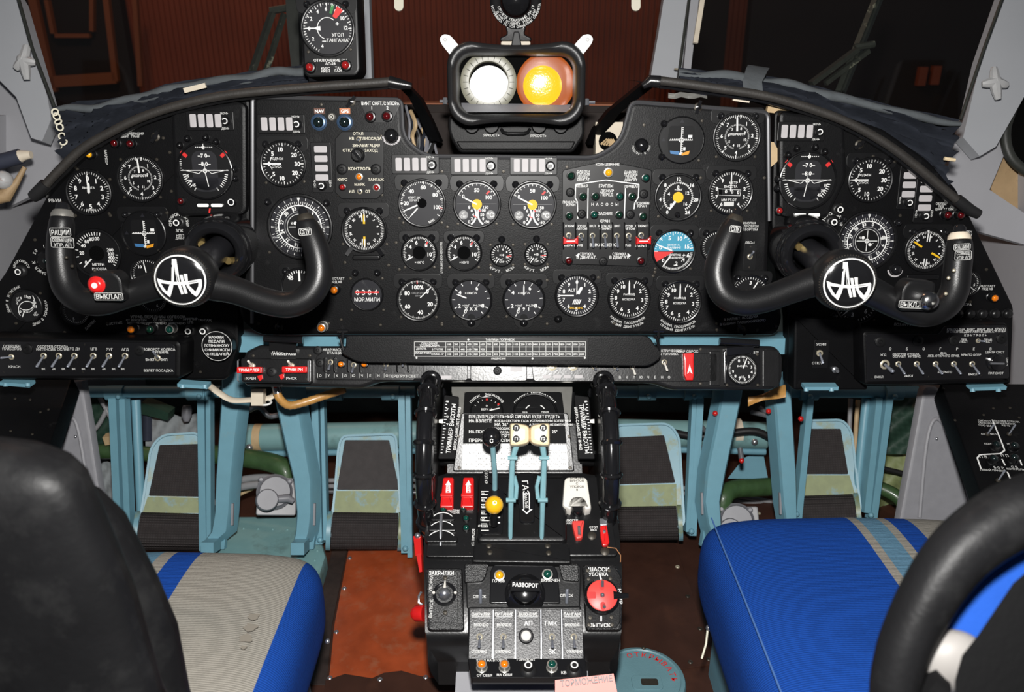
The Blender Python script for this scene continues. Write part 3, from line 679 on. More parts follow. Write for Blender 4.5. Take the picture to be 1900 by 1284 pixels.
RB_ = board('black right instrument board behind the right yoke, under the arched hose trim', SIDE, 1660, 450,
      [(1437, 203, 14), (1560, 213), (1640, 240), (1720, 295), (1775, 350), (1799, 398), (1882, 570, 10), (1876, 714, 8), (1600, 718), (1462, 716, 8), (1462, 590), (1432, 420)], 8, 30, 5, 'board_dark',
      letters=[('СИНХРОНИЗАЦИЯ', 1544, 413, 5.2, dict(arc=17, mid=0, step=17)), ('ЗПК', 1543, 432, 5), ('ОБЛЕД', 1746, 378, 4), ('ЛЕВ', 1746, 383, 4), ('ДВИГАТ', 1746, 388, 4), ('ОБЛЕД', 1770, 378, 4), ('ПРАВ', 1770, 383, 4), ('ДВИГАТ', 1770, 388, 4),
               ('ОБЛЕДЕН', 1790, 430, 4), ('САМОЛЕТ', 1790, 436, 4), ('РАБОТАЕТ', 1832, 531, 4), ('ПРД КВ', 1832, 536, 4), ('ДЗК1 · ДЗК2', 1714, 512, 5), ('ВОЗДУХА', 1675, 603, 5, dict(rot=-6)), ('ПРИБОРА', 1788, 565, 4.5)],
      scr=[(1445, 243), (1560, 303), (1595, 270), (1500, 640), (1470, 600), (1740, 480), (1560, 380), (1670, 400), (1660, 300), (1620, 290), (1715, 318), (1680, 380), (1830, 500), (1800, 560)])
for fr_, pts, lab in ((SIDE, [(322, 207, 10), (446, 188, 16), (461, 196, 10), (462, 398, 16), (330, 402, 20)], 'left'), (SIDE, [(1441, 206, 14), (1562, 222, 20), (1566, 330), (1530, 405, 12), (1441, 402, 16)], 'right')):
    host = LB_ if lab == 'left' else RB_
    host.part('raised_plate', MB().prism(roundpoly([host.at(*p[:2]) + tuple(p[2:]) for p in pts], 10), 0, 14, 6), 'board')
ADIF = SIDE.off(.0132)

E_ = [CB.at(x, y) + (-1.6,) for x, y in roundpoly([(468, 600, 0), (468, 180, 10), (744, 185, 12), (748, 258, 40), (788, 290, 20), (1106, 293, 20), (1152, 264, 40), (1172, 189, 14), (1426, 208, 14), (1428, 410, 0)], 8)]
CB.part('rolled_edge', MB().tube(E_, 4.2, 8), 'rolled')
# ------------------------------------------------------------------ round instruments
G = gauge
G(SIDE, 166, 357, 43, 'altimeter', 'round black altimeter with a thick white needle, beside the left grey wall', alti, scr=((-.4, .98), (.95, .55), (.75, -.9)))
G(SIDE, 261, 331, 44, 'airspeed_indicator', 'black airspeed dial with two number rings on the left board', speed, scr=SQ)
def adi_extra(t, s=1):
    for x, y in ((-41, 46), (-26, 58), (8, 60), (26, 52)): lampcap(t, x, y, 6, 1, 'bezel')
    b = t.part('slip_indicator', MB().prism(rrect(4, -63, 52, 11, 5), 0, 2.5, 1), 'bezel')
    t.part('slip_window', MB().poly(rrect(-9, -63, 22, 6, 2.5), 2.8).poly(rrect(17, -63, 22, 6, 2.5), 2.8), 'white', par=b)
    t.part('pointer', MB().line(3, -68, 1, -77, 3, .5), 'redprint', par=b)
    lamp(t, 0, 0, 7, 'lens_red' if s > 0 else 'lens_red_bright', local=(-49 * 1, -55), h=6)
    lampcap(t, 56 * s, 3, 5.5, 1); lampcap(t, 56 * s, -14, 5.5, 1)
    if s > 0:
        k = t.part('cage_knob', MB().lathe([(8, 0), (8, 6), (7, 9), (0, 9)], 16), 'gloss', (46, -57, 0)); t.part('ring_mark', MB().annulus(0, 0, 4.5, 6.2, 9.3), 'white', par=k)
adi_extra(G(ADIF, 381, 317, 53, 'attitude_indicator', 'artificial horizon with red corner flags on the left board', adi(1), rf=.93), 1)
adi_extra(G(ADIF, 1498, 335, 54, 'attitude_indicator', 'artificial horizon with red corner flags on the right board', adi(-1), rf=.93), -1)
G(SIDE, 268, 433, 42, 'landing_indicator', 'dark crossbar landing indicator above the left yoke hub', land, br=1, face='bezel', rf=.96)
G(SIDE, 180, 470, 46, 'radio_altimeter', 'metre scale radio altimeter with a dark centre, inside the left yoke', radalt)
G(SIDE, 50, 567, 31, 'pressure_gauge', 'small double pressure gauge in the lower left corner of the panel', press2, scr=((-.9, .7), (.9, .75)))
G(SIDE, 141, 577, 27, 'pressure_gauge', 'dark round gauge mostly hidden behind the left yoke bend', plain('05', 20))
G(SIDE, 273, 508, 30, 'flap_gauge', 'half hidden dark gauge between the left yoke button and its hub', plain(['10', '0', '8'], -40))
G(SIDE, 283, 553, 28, 'pressure_gauge', 'round gauge in the shade under the left yoke hub', plain('369', 30))
G(MAIN, 526, 304, 43, 'vertical_speed_indicator', 'vertical speed dial reading zero on the left part of the main board', vario, br=1, scr=((-.8, -.8), (.85, -.75)))
G(MAIN, 557, 421, 61, 'navigation_compass', 'large compass dial behind the inner grip of the left yoke', npp, caps=((-.92, .75), (.85, .72)), face='dial_dim')
tt = G(MAIN, 676, 427, 43, 'radio_compass', 'radio compass with upright yellow needles on the main board', rmi((2, 180), (358, 184)), br=1, scr=((-.95, -.6), (.95, -.6)))
tt.part('selector_bar', MB().prism(rrect(2, -51, 52, 9, 4), 0, 6, 2), 'bezel')
for sx in (-1, 1): tt.part('selector_knob', MB().bar((sx * 24, -32, 2), (sx * 34, -46, 8), 7, 6), 'gloss')
G(MAIN, 681, 546, 31, 'mileage_counter', 'nautical mile counter crossed by a red bar', counter, scr=((-.95, .95), (.95, .95), (-.95, -.95), (.95, -.95)), caps=((-.62, 1.3), (.68, 1.3)), face='dial_dim')
G(MAIN, 557, 531, 35, 'turn_indicator', 'turn dial marked 45, mostly behind the left yoke grip', turn, br=1)
G(MAIN, 783, 377, 45, 'throttle_position_indicator', 'grey faced throttle position dial marked 20 to 100', uprt, br=1, scr=S4, face='dial_grey')
G(MAIN, 885, 379, 45, 'engine_gauge', 'triple engine gauge with a yellow hub, beside the grey throttle position dial', eng3, br=1, scr=S4)
G(MAIN, 988, 380, 45, 'engine_gauge', 'triple engine gauge with a yellow hub, beside the fuel pump panel', eng3, br=1, scr=S4)
G(MAIN, 778, 469, 34, 'exhaust_temperature_gauge', 'exhaust temperature dial with black centre, left one of the pair', egt, br=1, scr=S4)
G(MAIN, 861, 469, 34, 'exhaust_temperature_gauge', 'exhaust temperature dial with black centre, next to the small torque dials', egt, br=1, scr=S4)
G(MAIN, 931, 473, 22, 'torque_gauge', 'small torque dial next to the exhaust temperature dial', torque, scr=((-.95, .85), (.95, .85), (-.95, -.85), (.95, -.85)), caps=((0, 1.32),))
G(MAIN, 995, 472, 22, 'torque_gauge', 'small torque dial next to the fuel pump panel', torque, scr=((-.95, .85), (.95, .85), (-.95, -.85), (.95, -.85)), caps=((0, 1.32),))
G(MAIN, 776, 556, 41, 'tachometer', 'rpm dial marked 100 percent at the top, beside the mile counter', rpm, br=1, scr=S4)
for x, a, l in ((874, 292, 'fuel flow dial with its needle pointing left, beside the rpm dial'), (972, 0, 'fuel flow dial with its needle pointing straight up')):
    t = G(MAIN, x, 556, 40, 'fuel_flow_gauge', l, fuelflow(a), br=1, scr=S4, face='dial_dim')
    t.part('lug', MB().prism(roundpoly([(-22, -30), (22, -30), (14, -54), (-14, -54)], 10), -.5, .7, .5), 'bracket'); lampcap(t, 0, -43, 7, .5)
t = G(MAIN, 1070, 548, 41, 'encoding_altimeter', 'grey altimeter lettered ALT with a striped patch', altm, br=1); lampcap(t, -34, -44, 7, 0, 'bezel')
G(MAIN, 1167, 553, 40, 'air_flow_gauge', 'air flow dial numbered 1 to 10, beside the altimeter lettered ALT', airflow, br=1)
G(MAIN, 1261, 560, 41, 'air_flow_gauge', 'air flow dial numbered 1 to 10, under the blue and red cabin dial', airflow, br=1)
G(MAIN, 1264, 260, 43, 'landing_indicator', 'dark crossbar landing indicator at the upper right of the main board', land, face='bezel', rf=.96, caps=((-.78, .68), (-.82, -.70)), scr=((.85, .8), (.8, -.85)))
G(MAIN, 1367, 254, 45, 'airspeed_indicator', 'black airspeed dial with two number rings, at the top right of the main board', speed, br=1, scr=S4)
t = G(MAIN, 1258, 366, 44, 'fuel_quantity_gauge', 'dial with a solid yellow hub, numbered 0 to 24', yellowg, br=1, scr=S4); lampcap(t, 0, -32, 5, 1)
G(MAIN, 1355, 357, 42, 'counter_altimeter', 'altimeter with a white framed number window, above the right yoke', altcnt, br=1, scr=S4)
G(MAIN, 1250, 466, 41, 'cabin_altitude_gauge', 'cabin pressure dial painted blue on top with a red wedge', cabalt, br=1, scr=S4)
G(MAIN, 1330, 458, 31, 'temperature_gauge', 'dark gauge half hidden behind the inner grip of the right yoke', plain('В', 40), br=1)
G(MAIN, 1391, 545, 36, 'duct_gauge', 'dark gauge under the inner arm of the right yoke', plain(['3', '6', '9'], 0), br=1)
G(SIDE, 1614, 334, 42, 'vertical_speed_indicator', 'vertical speed dial reading zero on the right board', vario, br=1)
G(SIDE, 1608, 447, 56, 'navigation_compass', 'large compass dial with a white cross above the right yoke arm', npp, face='dial_dim', caps=((-.85, .72), (.95, .6)))
t = G(SIDE, 1718, 464, 41, 'radio_compass', 'radio compass with a slanting yellow needle beside the right yoke grip', rmi((118, 302), (3, 182)), br=1)
t.part('selector_bar', MB().prism(rrect(-2, -50, 60, 10, 4), 0, 5, 2), 'bezel')
G(SIDE, 1793, 526, 25, 'pressure_gauge', 'small gauge half hidden outside the right yoke grip', plain(['5', '0'], 100))
G(SIDE, 1590, 560, 43, 'heading_gauge', 'dial below the right yoke hub showing only its lower edge', plain(['3', '30', '27', '24', '0', '6'], 195), caps=((-.95, -.62),), scr=((.8, -.8),))

# ------------------------------------------------------------------ annunciator blocks with four windows and a knob
def annun(fr, px, py, label, vert=False):
    t = T('annunciator_block', label, 'warning light', fr, px, py, 'annunciator blocks on the panel')
    w_, h_ = (38, 92) if vert else (88, 35)
    t.part('plate', lambda: MB().prism(rrect(0, 0, w_, h_, 3), -1, 2.2, 1), 'bracket', key=('ann', vert))
    for i in range(4):
        c = (0, 33 - i * 17) if vert else (-31 + i * 15.5, 0)
        t.part('window', lambda: MB().prism(rrect(0, 0, 24 if vert else 12, 12 if vert else 24, 2.5), 2, 3.4, .8), 'annun', (*c, 0), key=('annw', vert))
    c = (0, -33) if vert else (31, -1)
    k = t.part('knob', lambda: MB().lathe([(9, 2), (9, 4), (7.6, 5), (7.6, 11), (6.5, 12.5), (0, 12.5)], 18), 'satin', (*c, 0), key='annk')
    t.part('knob_mark', lambda: MB().annulus(0, 0, 3.6, 5.4, 12.8, -60, 210, 20), 'white', par=k, key='annkm')
    m = MB()
    if vert: m.text('НОЧЬ', -14, -29, 3.6, 2.5, 90).text('ДЕНЬ', 15, -29, 3.6, 2.5, -90)
    else: m.text('НОЧЬ', 28, 13, 3.8, 2.5).text('ДЕНЬ', 28, -14, 3.8, 2.5)
    t.part('lettering', m, 'offwhite', key=('annt', vert), kind='stuff'); sc = [(-41, 13), (39, -14)] if not vert else [(14, 42), (-14, -42)]
    screws(t, sc, 2.4); return t
annun(ADIF, 390, 224, 'four window warning block above the left artificial horizon')
annun(MAIN, 522, 230, 'four window warning block beside the NAV lamp, on the main board')
annun(MAIN, 597, 311, 'upright four window warning block beside the navigation selector panel', True)
annun(MAIN, 771, 305, 'four window warning block above the grey throttle position dial')
annun(MAIN, 880, 307, 'four window warning block above the middle of the notched edge')
annun(MAIN, 990, 307, 'four window warning block beside the fuel pump panel')
annun(ADIF, 1486, 244, 'four window warning block above the right artificial horizon')
annun(SIDE, 1686, 342, 'upright four window warning block beside the right vertical speed dial', True)
annun(SIDE.off(.003), 1716, 367, 'upright four window warning block, lower and outer one on the right board', True)

# ------------------------------------------------------------------ single lamps, buttons and knobs on the boards
def onelamp(fr, px, py, r, mat, label, h=11, rim='bezel', tag=None):
    t = T('indicator_lamp', label, 'lamp', fr, px, py); r2 = r
    t.part('housing', lambda: MB().lathe([(r * 1.25, 0), (r * 1.25, 2), (r * 1.05, 3), (r * 1.05, h - 1), (r * 1.0, h), (r * .8, h + .4), (r * .78, h - 1), (0, h - 1)], 20), 'bezel' if rim == 'bezel' else rim, key=('oh', r, h))
    t.part('lens', lambda: MB().lathe([(r * .8, h - 1), (r * .76, h + r * .25), (r * .55, h + r * .5), (r * .25, h + r * .62), (0, h + r * .65)], 18), mat, key=('ol', r, h))
    if tag:
        t.part('tag', MB().prism(rrect(tag[1], tag[2], 20, 11, 1), 0, 1), tag[3]); t.part('lettering', MB().text(tag[0], tag[1], tag[2], 6, 1.2, bold=True), 'white')
    return t
onelamp(SIDE, 173, 287, 7, 'lens_yellow', 'yellow lamp under the left hose trim', 16)
onelamp(SIDE, 217, 266, 7.5, 'lens_red', 'dark red vibration lamp, nearer the yellow lamp', 12)
onelamp(SIDE, 246, 267, 7.5, 'lens_red', 'dark red vibration lamp above the left airspeed dial', 12)
onelamp(MAIN, 592, 227, 12, 'lens_dark', 'dark lamp in a blue ring under the NAV tag', 5, 'blue_ring', ('NAV', 2, 20, 'nav_tag'))
onelamp(MAIN, 640, 227, 12, 'lens_dark', 'dark lamp in a blue ring under the orange GPS tag', 5, 'blue_ring', ('GPS', 1, 20, 'gps_tag'))
w1 = T('placard', 'black trapezoid propeller placard with two lamps, top of the main board', 'placard', MAIN, 705, 200)
w1.part('plate', MB().prism(w1.pl([(667, 187), (744, 187), (728, 228), (684, 228)]), 0, 1, .4), 'placard')
w1.part('lettering', MB().text('ВИНТ СНЯТ. С УПОРА', *w1.at(706, 192), 6, 1.2, fit=70).text('1', *w1.at(690, 200), 6, 1.2).text('2', *w1.at(719, 200), 6, 1.2), 'white')
lamp(w1, 688, 217, 9, 'lens_red'); lamp(w1, 719, 216, 9, 'lens_red')
def bknob(fr, px, py, r, label, ring=None, txt=None, mat='gloss', h=12):
    t = T('dimmer' if ring or txt else 'push_button', label, 'knob' if ring or txt else 'button', fr, px, py)
    t.part('cap', lambda: MB().lathe([(r * 1.1, 0), (r * 1.1, 2), (r, 3), (r, h * .5), (r * .85, h * .8), (r * .5, h), (0, h * 1.05)], 22), mat, key=('bk', r, h))
    if ring: t.part('scale_ring', MB().annulus(0, 0, r * 1.15, r * 1.45, .3, 95, 265), ring)
    if txt: t.part('lettering', MB().arctext(txt, 0, 0, r * 1.3, 180, 3.6, .5, 14, False), 'hole' if ring else 'offwhite')
    return t
bknob(MAIN, 726, 252, 12, 'black dimmer knob with a pale half ring at the notch, left side', 'annun', 'ПОДСВЕТ')
bknob(MAIN, 1190, 270, 12, 'black dimmer knob with a lettered half ring at the right side of the notch', None, 'ПОДСВЕТ В ЛЕН')
def ringbtn(fr, px, py, label, h=14, r=6):
    t = T('push_button', label, 'button', fr, px, py)
    t.part('collar', lambda: MB().lathe([(r * 1.9, 0), (r * 1.8, 3), (r * 1.2, 6), (r * 1.0, 6.2), (0, 6.2)], 18), 'rubber', key=('rb', r)); t.part('cap', lambda: MB().lathe([(r, 5), (r, h), (0, h)], 16), 'gloss', key=('rc', r, h)); t.part('ring_mark', lambda: MB().annulus(0, 0, r * .6, r * .95, h + .2), 'white', key=('rr', r, h)); return t
ringbtn(SIDE, 334, 412, 'sync button with white ring beside the left bellows', 18)
ringbtn(SIDE, 1541, 411, 'sync button with white ring beside the right compass', 18)
ringbtn(SIDE, 1553, 388, 'white ringed cage knob at the lower right of the right artificial horizon', 16)
bknob(SIDE, 1661, 500, 10, 'small dimmer knob with a pale half ring under the right compass', 'annun')
ringbtn(SIDE, 354, 612, 'white ringed button beside the three lamps under the left yoke', 14)
ringbtn(SIDE, 381, 612, 'white ringed button next to the round pedal placard', 14)
ringbtn(SIDE, 40, 503, 'dark ringed knob at the left edge of the panel', 12)
onelamp(MAIN, 623, 536, 8, 'lens_orange', 'orange lamp between the left yoke grip and the mile counter', 16)
onelamp(MAIN, 600, 605, 8, 'lens_orange', 'orange lamp on the bottom edge of the main board', 18, 'alu')
onelamp(SIDE, 250, 608, 8, 'lens_orange', 'orange lamp in the row under the left yoke', 16)
onelamp(SIDE, 285, 608, 8, 'lens_green', 'dark green lamp in the middle of the row under the left yoke', 16)
onelamp(SIDE, 321, 608, 8, 'lens_teal', 'teal lamp in a shiny rim in the row under the left yoke', 16, 'alu')
onelamp(SIDE, 1838, 551, 7.5, 'lens_orange', 'orange lamp at the far right edge of the panel', 14)
onelamp(SIDE, 1752, 398, 8, 'lens_red', 'dark red icing lamp, inner one on the right board', 14)
onelamp(SIDE, 1776, 398, 8, 'lens_red', 'dark red icing lamp, outer one on the right board', 14)
for i, x in enumerate((1777, 1799, 1822, 1845, 1868)):
    bknob(SIDE, x, 582, 9, ['innermost', 'second', 'middle', 'fourth', 'outermost'][i] + ' dark button of the row of five above the right switch box', mat='satin', h=9)
t = T('round_placard', 'round black placard about the pedals, lettered in white', 'placard', SIDE, 403, 642, h=.02)
t.part('disc', MB().lathe([(29, -20), (29, 0), (28, 1), (0, 1)], 36), 'placard'); t.part('rim', MB().annulus(0, 0, 27.2, 28.2, 1.2), 'offwhite')
m = MB()
for i, s_ in enumerate(('НАЖМИ', 'ПЕДАЛИ', 'ПОТЯНИ КНОПКУ', 'СНИМИ НОГИ', 'С ПЕДАЛЕЙ')): m.text(s_, 0, 17 - i * 8, 5, 1.3, fit=46)
t.part('lettering', m, 'white')
t = T('dimmer', 'half hidden scale knob marked 50 and 100 outside the left yoke grip', 'knob', SIDE, 88, 483)
t.part('cap', MB().lathe([(18, 0), (18, 4), (14, 8), (0, 8)], 24), 'bezel'); t.part('markings', MB().arctext('ВЫКЛ К  50  100', 0, 0, 26, -72, 5.5, .4, 13), 'offwhite')
lamp(t, 0, 0, 6, 'lens_dark', local=(2, 0))

# ------------------------------------------------------------------ navigation selector panel
t = T('navigation_selector', 'eight sided selector panel with a ribbed knob and cream lettering on the main board', 'control panel', MAIN, 667, 306)
t.part('plate', MB().prism(t.pl([(634, 244), (698, 244), (712, 258), (712, 357), (700, 369), (634, 369), (622, 357), (622, 258)]), 0, 2.4, 1), 'bracket')
m = MB()
for s_, x, y, z in (('ОТКЛ', 665, 248, 5), ('КВ', 653, 257, 5), ('ГЛИССАДА', 689, 257, 5), ('ЗК', 659, 270, 5), ('НАВИГАЦИЯ', 684, 270, 5), ('ОТКЛ', 646, 279, 5), ('ЗАХОД', 689, 279, 5), ('КОНТРОЛЬ', 668, 313, 5.5), ('КУРС', 636, 333, 5), ('ТАНГАЖ', 698, 333, 5), ('МАЯК', 668, 342, 5), ('ИЛ', 653, 355, 5), ('ОТ', 683, 355, 5)): t.part('lettering', MB().text(s_, *t.at(x, y), z, 2.7), 'ivory')
toggle(t, 666, 258, 0, -2, 8); toggle(t, 668, 355, 0, 2, 8, r=5.5)
kx, ky = t.at(665, 288); k = t.part('rotary_knob', MB().lathe([(13, 2), (13, 5), (11.5, 6), (11, 15), (9, 17), (0, 17)], 22), 'satin', (kx, ky, 0)); t.part('grip_bar', MB().bar((-7, 9, 17), (7, -9, 17), 5, 6), 'gloss', par=k)
for x in (635, 698): p = t.at(x, 314); t.part('blank_cap', lambda: MB().lathe([(10, 2), (10, 4), (8, 5.5), (4, 5.5), (3, 4), (0, 4)], 20), 'blankcap', (*p, 0), key='blank')
lamp(t, 667, 328, 6.5, 'lens_orange', h=5, rim='alu'); lamp(t, 636, 347, 6.5, 'lens_red_bright', h=5); lamp(t, 699, 348, 6.5, 'lens_red_bright', h=5, rim='alu')
screws(t, [t.at(*p) for p in ((638, 249), (707, 252), (628, 362), (709, 362))], 2.6)
t = T('lock_button', 'small silver lock button between the NAV and GPS lamps', 'button', MAIN, 616, 217); t.part('cap', MB().lathe([(7, 0), (7, 3), (5, 5), (0, 5)], 16), 'rim_silver'); t.part('slot', MB().annulus(0, 0, 2, 3.4, 5.3), 'hole')
for x, y, l in ((652, 189, 'black wing fastener above the GPS tag'), (1295, 199, 'black wing fastener above the right landing indicator'), (518, 607, 'wing fastener at the bottom left of the main board'), (1375, 611, 'wing fastener at the bottom right of the main board'), (289, 254, 'wing fastener between the left airspeed dial and horizon'), (1594, 268, 'wing fastener above the right vertical speed dial')):
    t = T('wing_fastener', l, 'fastener', MAIN if 460 < x < 1430 else SIDE, x, y); t.part('washer', lambda: MB().lathe([(8, 0), (8, 1.5), (5, 3), (0, 3)], 16), 'screw', key='wfw'); o = t.part('wing', lambda: MB().bar((0, -12, 4), (0, 12, 4), 4, 6, (1, 0, 0)).lathe([(5, 2), (5, 7), (0, 8)], 10), 'gloss', key='wfg'); o.rotation_euler.z = random.uniform(-.9, .9)
for x, y, l in ((1391, 478, 'small switch on the main board beside the right yoke grip'),):
    t = T('switch_plate', l, 'switch', MAIN, x, y); t.part('plate', MB().prism(rrect(0, 0, 24, 50, 2), 0, 1.4, .5), 'bracket'); toggle(t, x, y - 2, 3, 10, 12); screws(t, [(0, 20), (0, -18)], 2.6)

# ------------------------------------------------------------------ fuel pump panel
t = T('fuel_pump_panel', 'fuel pump panel with green lamps, seven toggles and two red guards', 'control panel', MAIN, 1124, 400)
t.part('plate', MB().prism(roundpoly(t.pl([(1043, 316, 6), (1124, 298, 30), (1210, 315, 6), (1208, 340), (1200, 495, 10), (1042, 490, 10)]), 4), 0, 2.6, 1.2), 'bracket')
m = MB()
for s_, x, y, z in (('КОЛЬЦЕВАНИЕ', 1127, 305, 4.2), ('ДАВЛЕН', 1082, 318, 4.2), ('ТОПЛИВ', 1082, 323, 4.2), ('ПЕРЕД', 1082, 328, 4.2), ('ДВИГАТ', 1082, 333, 4.2), ('ДАВЛЕН', 1170, 319, 4.2), ('ТОПЛИВ', 1170, 324, 4.2), ('ПЕРЕД', 1170, 329, 4.2), ('ДВИГАТ', 1170, 334, 4.2), ('ЛЕВАЯ', 1079, 345, 5), ('ГРУППЫ', 1124, 345, 6), ('ПРАВАЯ', 1172, 346, 5), ('ДЕЖУР', 1126, 354, 5), ('ПЕРЕД', 1126, 361, 5), ('ПОЖАРН', 1057, 375, 4.6), ('КРАН', 1059, 380, 4.6), ('ПОЖАРН', 1191, 377, 4.6), ('КРАН', 1191, 382, 4.6), ('ЗАДНИЕ', 1123, 396, 5), ('КРАН', 1122, 410, 5), ('СТРУЖКА', 1088, 471, 5.2), ('В ДВИГАТ.', 1088, 477, 5.2), ('СТРУЖКА', 1149, 471, 5.2), ('В ДВИГАТ.', 1149, 477, 5.2), ('ОТКРЫТ', 1057, 419, 4), ('РУЧН', 1079, 419, 4), ('АВТОМ', 1079, 424, 4), ('ВКЛ', 1099, 419, 4), ('КОЛЬЦЕВ', 1123, 419, 4), ('ОТКРЫТ', 1123, 424, 4), ('ВКЛ', 1145, 419, 4), ('РУЧН', 1167, 419, 4), ('АВТОМ', 1168, 424, 4), ('ОТКРЫТ', 1190, 419, 4), ('ВЫКЛЮЧЕНО', 1119, 454, 5.5), ('ЗАКРЫТ', 1056, 455, 4), ('РАБ', 1076, 455, 4), ('РАБ', 1165, 455, 4), ('ЗАКРЫТ', 1189, 456, 4)): t.part('lettering', MB().text(s_, *t.at(x, y), z, 2.9, fit=26 if len(s_) < 9 else 50), 'white')
t.part('lettering', MB().text('Н  А  С  О  С  Ы', *t.at(1122, 379), 5, 2.9), 'white')
for a in ([(1072, 406), (1071, 374), (1067, 367), (1068, 342), (1124, 334), (1185, 342), (1184, 366), (1177, 377), (1176, 388)], [(1091, 349), (1090, 405)], [(1160, 349), (1158, 405)]):
    for p, q in zip(a, a[1:]): m.line(*t.at(*p), *t.at(*q), 1.8, 2.9)
    t.part('white_line', m, 'white'); m = MB()
for q in (((1068, 474), (1074, 469), (1074, 479)), ((1170, 474), (1164, 469), (1164, 479))): t.part('arrow_mark', MB().poly([t.at(*p) for p in q], 2.9), 'white')
for x, y, mt in ((1059, 327, 'lens_green'), (1197, 331, 'lens_teal'), (1081, 365, 'lens_green'), (1104, 365, 'lens_green'), (1149, 365, 'lens_teal'), (1172, 365, 'lens_green'), (1056, 401, 'lens_green'), (1102, 399, 'lens_teal'), (1148, 399, 'lens_green'), (1192, 402, 'lens_green'), (1055, 484, 'lens_red'), (1188, 484, 'lens_red')): lamp(t, x, y - 1, 7.4, mt, h=9)
lamp(t, 1128, 320, 8, 'lens_yellow', h=11, rim='alu')
for x, y in ((1058, 357), (1194, 360), (1079, 397), (1169, 398), (1119, 485)): t.part('blank_cap', lambda: MB().lathe([(8.5, 2), (8.5, 4), (6.5, 5.5), (3.5, 5.5), (2.5, 4), (0, 4)], 18), 'blankcap', (*t.at(x, y), 0), key='blank2')
for i, x in enumerate((1055, 1078, 1099, 1122, 1144, 1166, 1189)): toggle(t, x, 437 if i not in (0, 6) else 436, 1, -6 if i in (1, 5) else (-19 if 1 < i < 5 else -4), 14, r=6)
for i in range(8): xx = 1045 + i * 22.6; t.part('guard_rail', MB().tube([(*t.at(xx, 413), 2), (*t.at(xx, 414), 8), (*t.at(xx, 460), 8), (*t.at(xx, 462), 2)], 1.5, 6), 'bezel')
for x in (1058, 1192): p = t.at(x, 445); t.part('red_guard', MB().prism(roundpoly([(p[0] - 14, p[1] + 8), (p[0] - 7, p[1] + 2), (p[0] + 7, p[1] + 2), (p[0] + 14, p[1] + 9), (p[0] + 14, p[1] - 8), (p[0] + 8, p[1] - 6), (p[0] - 8, p[1] - 6), (p[0] - 14, p[1] - 8)], 2), 8, 15, 1.5, True), 'red_plastic'); t.part('guard_mark', MB().line(p[0] - 8, p[1] - 1, p[0] + 8, p[1] - 1, 1.6, 15.3), 'white')
screws(t, [t.at(*p) for p in ((1103, 318), (1150, 318), (1085, 483), (1153, 483))], 2.6)

# ------------------------------------------------------------------ lower console under the main board
t = T('lower_console', 'long black switch console running under the main board', 'control panel', LOW, 950, 680)
t.part('housing', MB().prism(roundpoly(t.pl([(455, 652, 8), (480, 640, 6), (572, 642, 6), (600, 642), (1300, 640), (1440, 642, 10), (1453, 660, 8), (1452, 706, 10), (1436, 724, 10), (1250, 724, 14), (1212, 711, 14), (705, 708, 14), (672, 720, 10), (455, 717, 10), (444, 690, 8)]), 5), -34, 0, 6, True), 'satin')
def plate(pts, r=5, z=2.2, mat='satin', name='switch_plate'): return t.part(name, MB().prism(roundpoly(t.pl(pts), r), -.5, z, 1), mat)
plate([(586, 662), (598, 654), (603, 645), (770, 645), (770, 706), (586, 705)])
plate([(786, 660), (868, 660), (868, 706), (786, 706)]); plate([(873, 660), (978, 660), (978, 707), (873, 707)]); plate([(983, 655), (1330, 655), (1330, 708), (990, 708)], 7)
plate([(1316, 652), (1336, 652), (1336, 716), (1316, 716)], 2); plate([(1415, 650), (1445, 650), (1445, 718), (1415, 718)], 2)
m = MB()
for i, c in enumerate('ОУКЛЮЧЕНО'): m.text(c, *t.at(595 + i * 15.4, 697), 4.5, 2.4); x, y = t.at(590 + i * 15.4, 697); m.line(x, y - 4, x, y + 4, .6, 2.4)
for i, c in enumerate('ВКЛЮЧЕНО'): m.text(c, *t.at(1150 + i * 13, 700), 4.5, 2.4)
m.text('ПЕРЕГРУЗ СВЕТ', *t.at(749, 698), 5, 2.4).text('АВАР НАСОС', *t.at(620, 649), 4.5, 2.4).text('СТАНЦИЯ', *t.at(622, 655), 4.5, 2.4).text('ЭЛЕКТРИЧЕСКИЙ', *t.at(1240, 651), 4.2, 2.4).text('Ш ТОПЛИВА', *t.at(1240, 657), 4.2, 2.4).text('АВАР СБРОС', *t.at(1275, 652), 4.6, .6).text('ВИНТОВ', *t.at(1275, 658), 4.6, .6)
t.part('lettering', m, 'offwhite', kind='stuff')
m = MB().poly(rrect(*t.at(526, 650), 52, 18, 8), .3); t.part('name_plate', m, 'placard')
m = MB()
for i, s_ in enumerate(('АВАРИЙНОЕ', 'УПРАВЛЕНИЕ', 'ТРИММЕРАМИ')): m.text(s_, *t.at(526, 646 + i * 5.5), 4.6, .8)
t.part('lettering', m, 'white', kind='stuff')
for x, y, w_ in ((828, 700, 20), (1014, 699, 14), (1034, 699, 14), (1052, 699, 13), (1073, 699, 15)): t.part('label_strip', MB().prism(rrect(*t.at(x, y), w_, 6, .8), 2, 2.9), 'annun')
t.part('window_tag', MB().prism(rrect(*t.at(958, 684), 22, 11, 1), 2, 3), 'annun')
for x, y, dx, dy in ((614, 672, -1, -13), (657, 677, -1, -13), (717, 676, 0, -10), (748, 674, 1, -5), (1102, 680, 2, -6), (1142, 680, 2, -6), (1173, 680, 3, -14), (1232, 672, 3, -15)): toggle(t, x, y, dx, dy, 14, r=5.5, tip=1, mat='white_plastic' if x > 1150 else 'lever')
for x in (1024, 1063): p = t.at(x, 678); t.part('round_socket', MB().lathe([(10, 2), (10, 3.5), (7, 4), (6, 2.6), (0, 2.6)], 20), 'nut', (*p, 0))
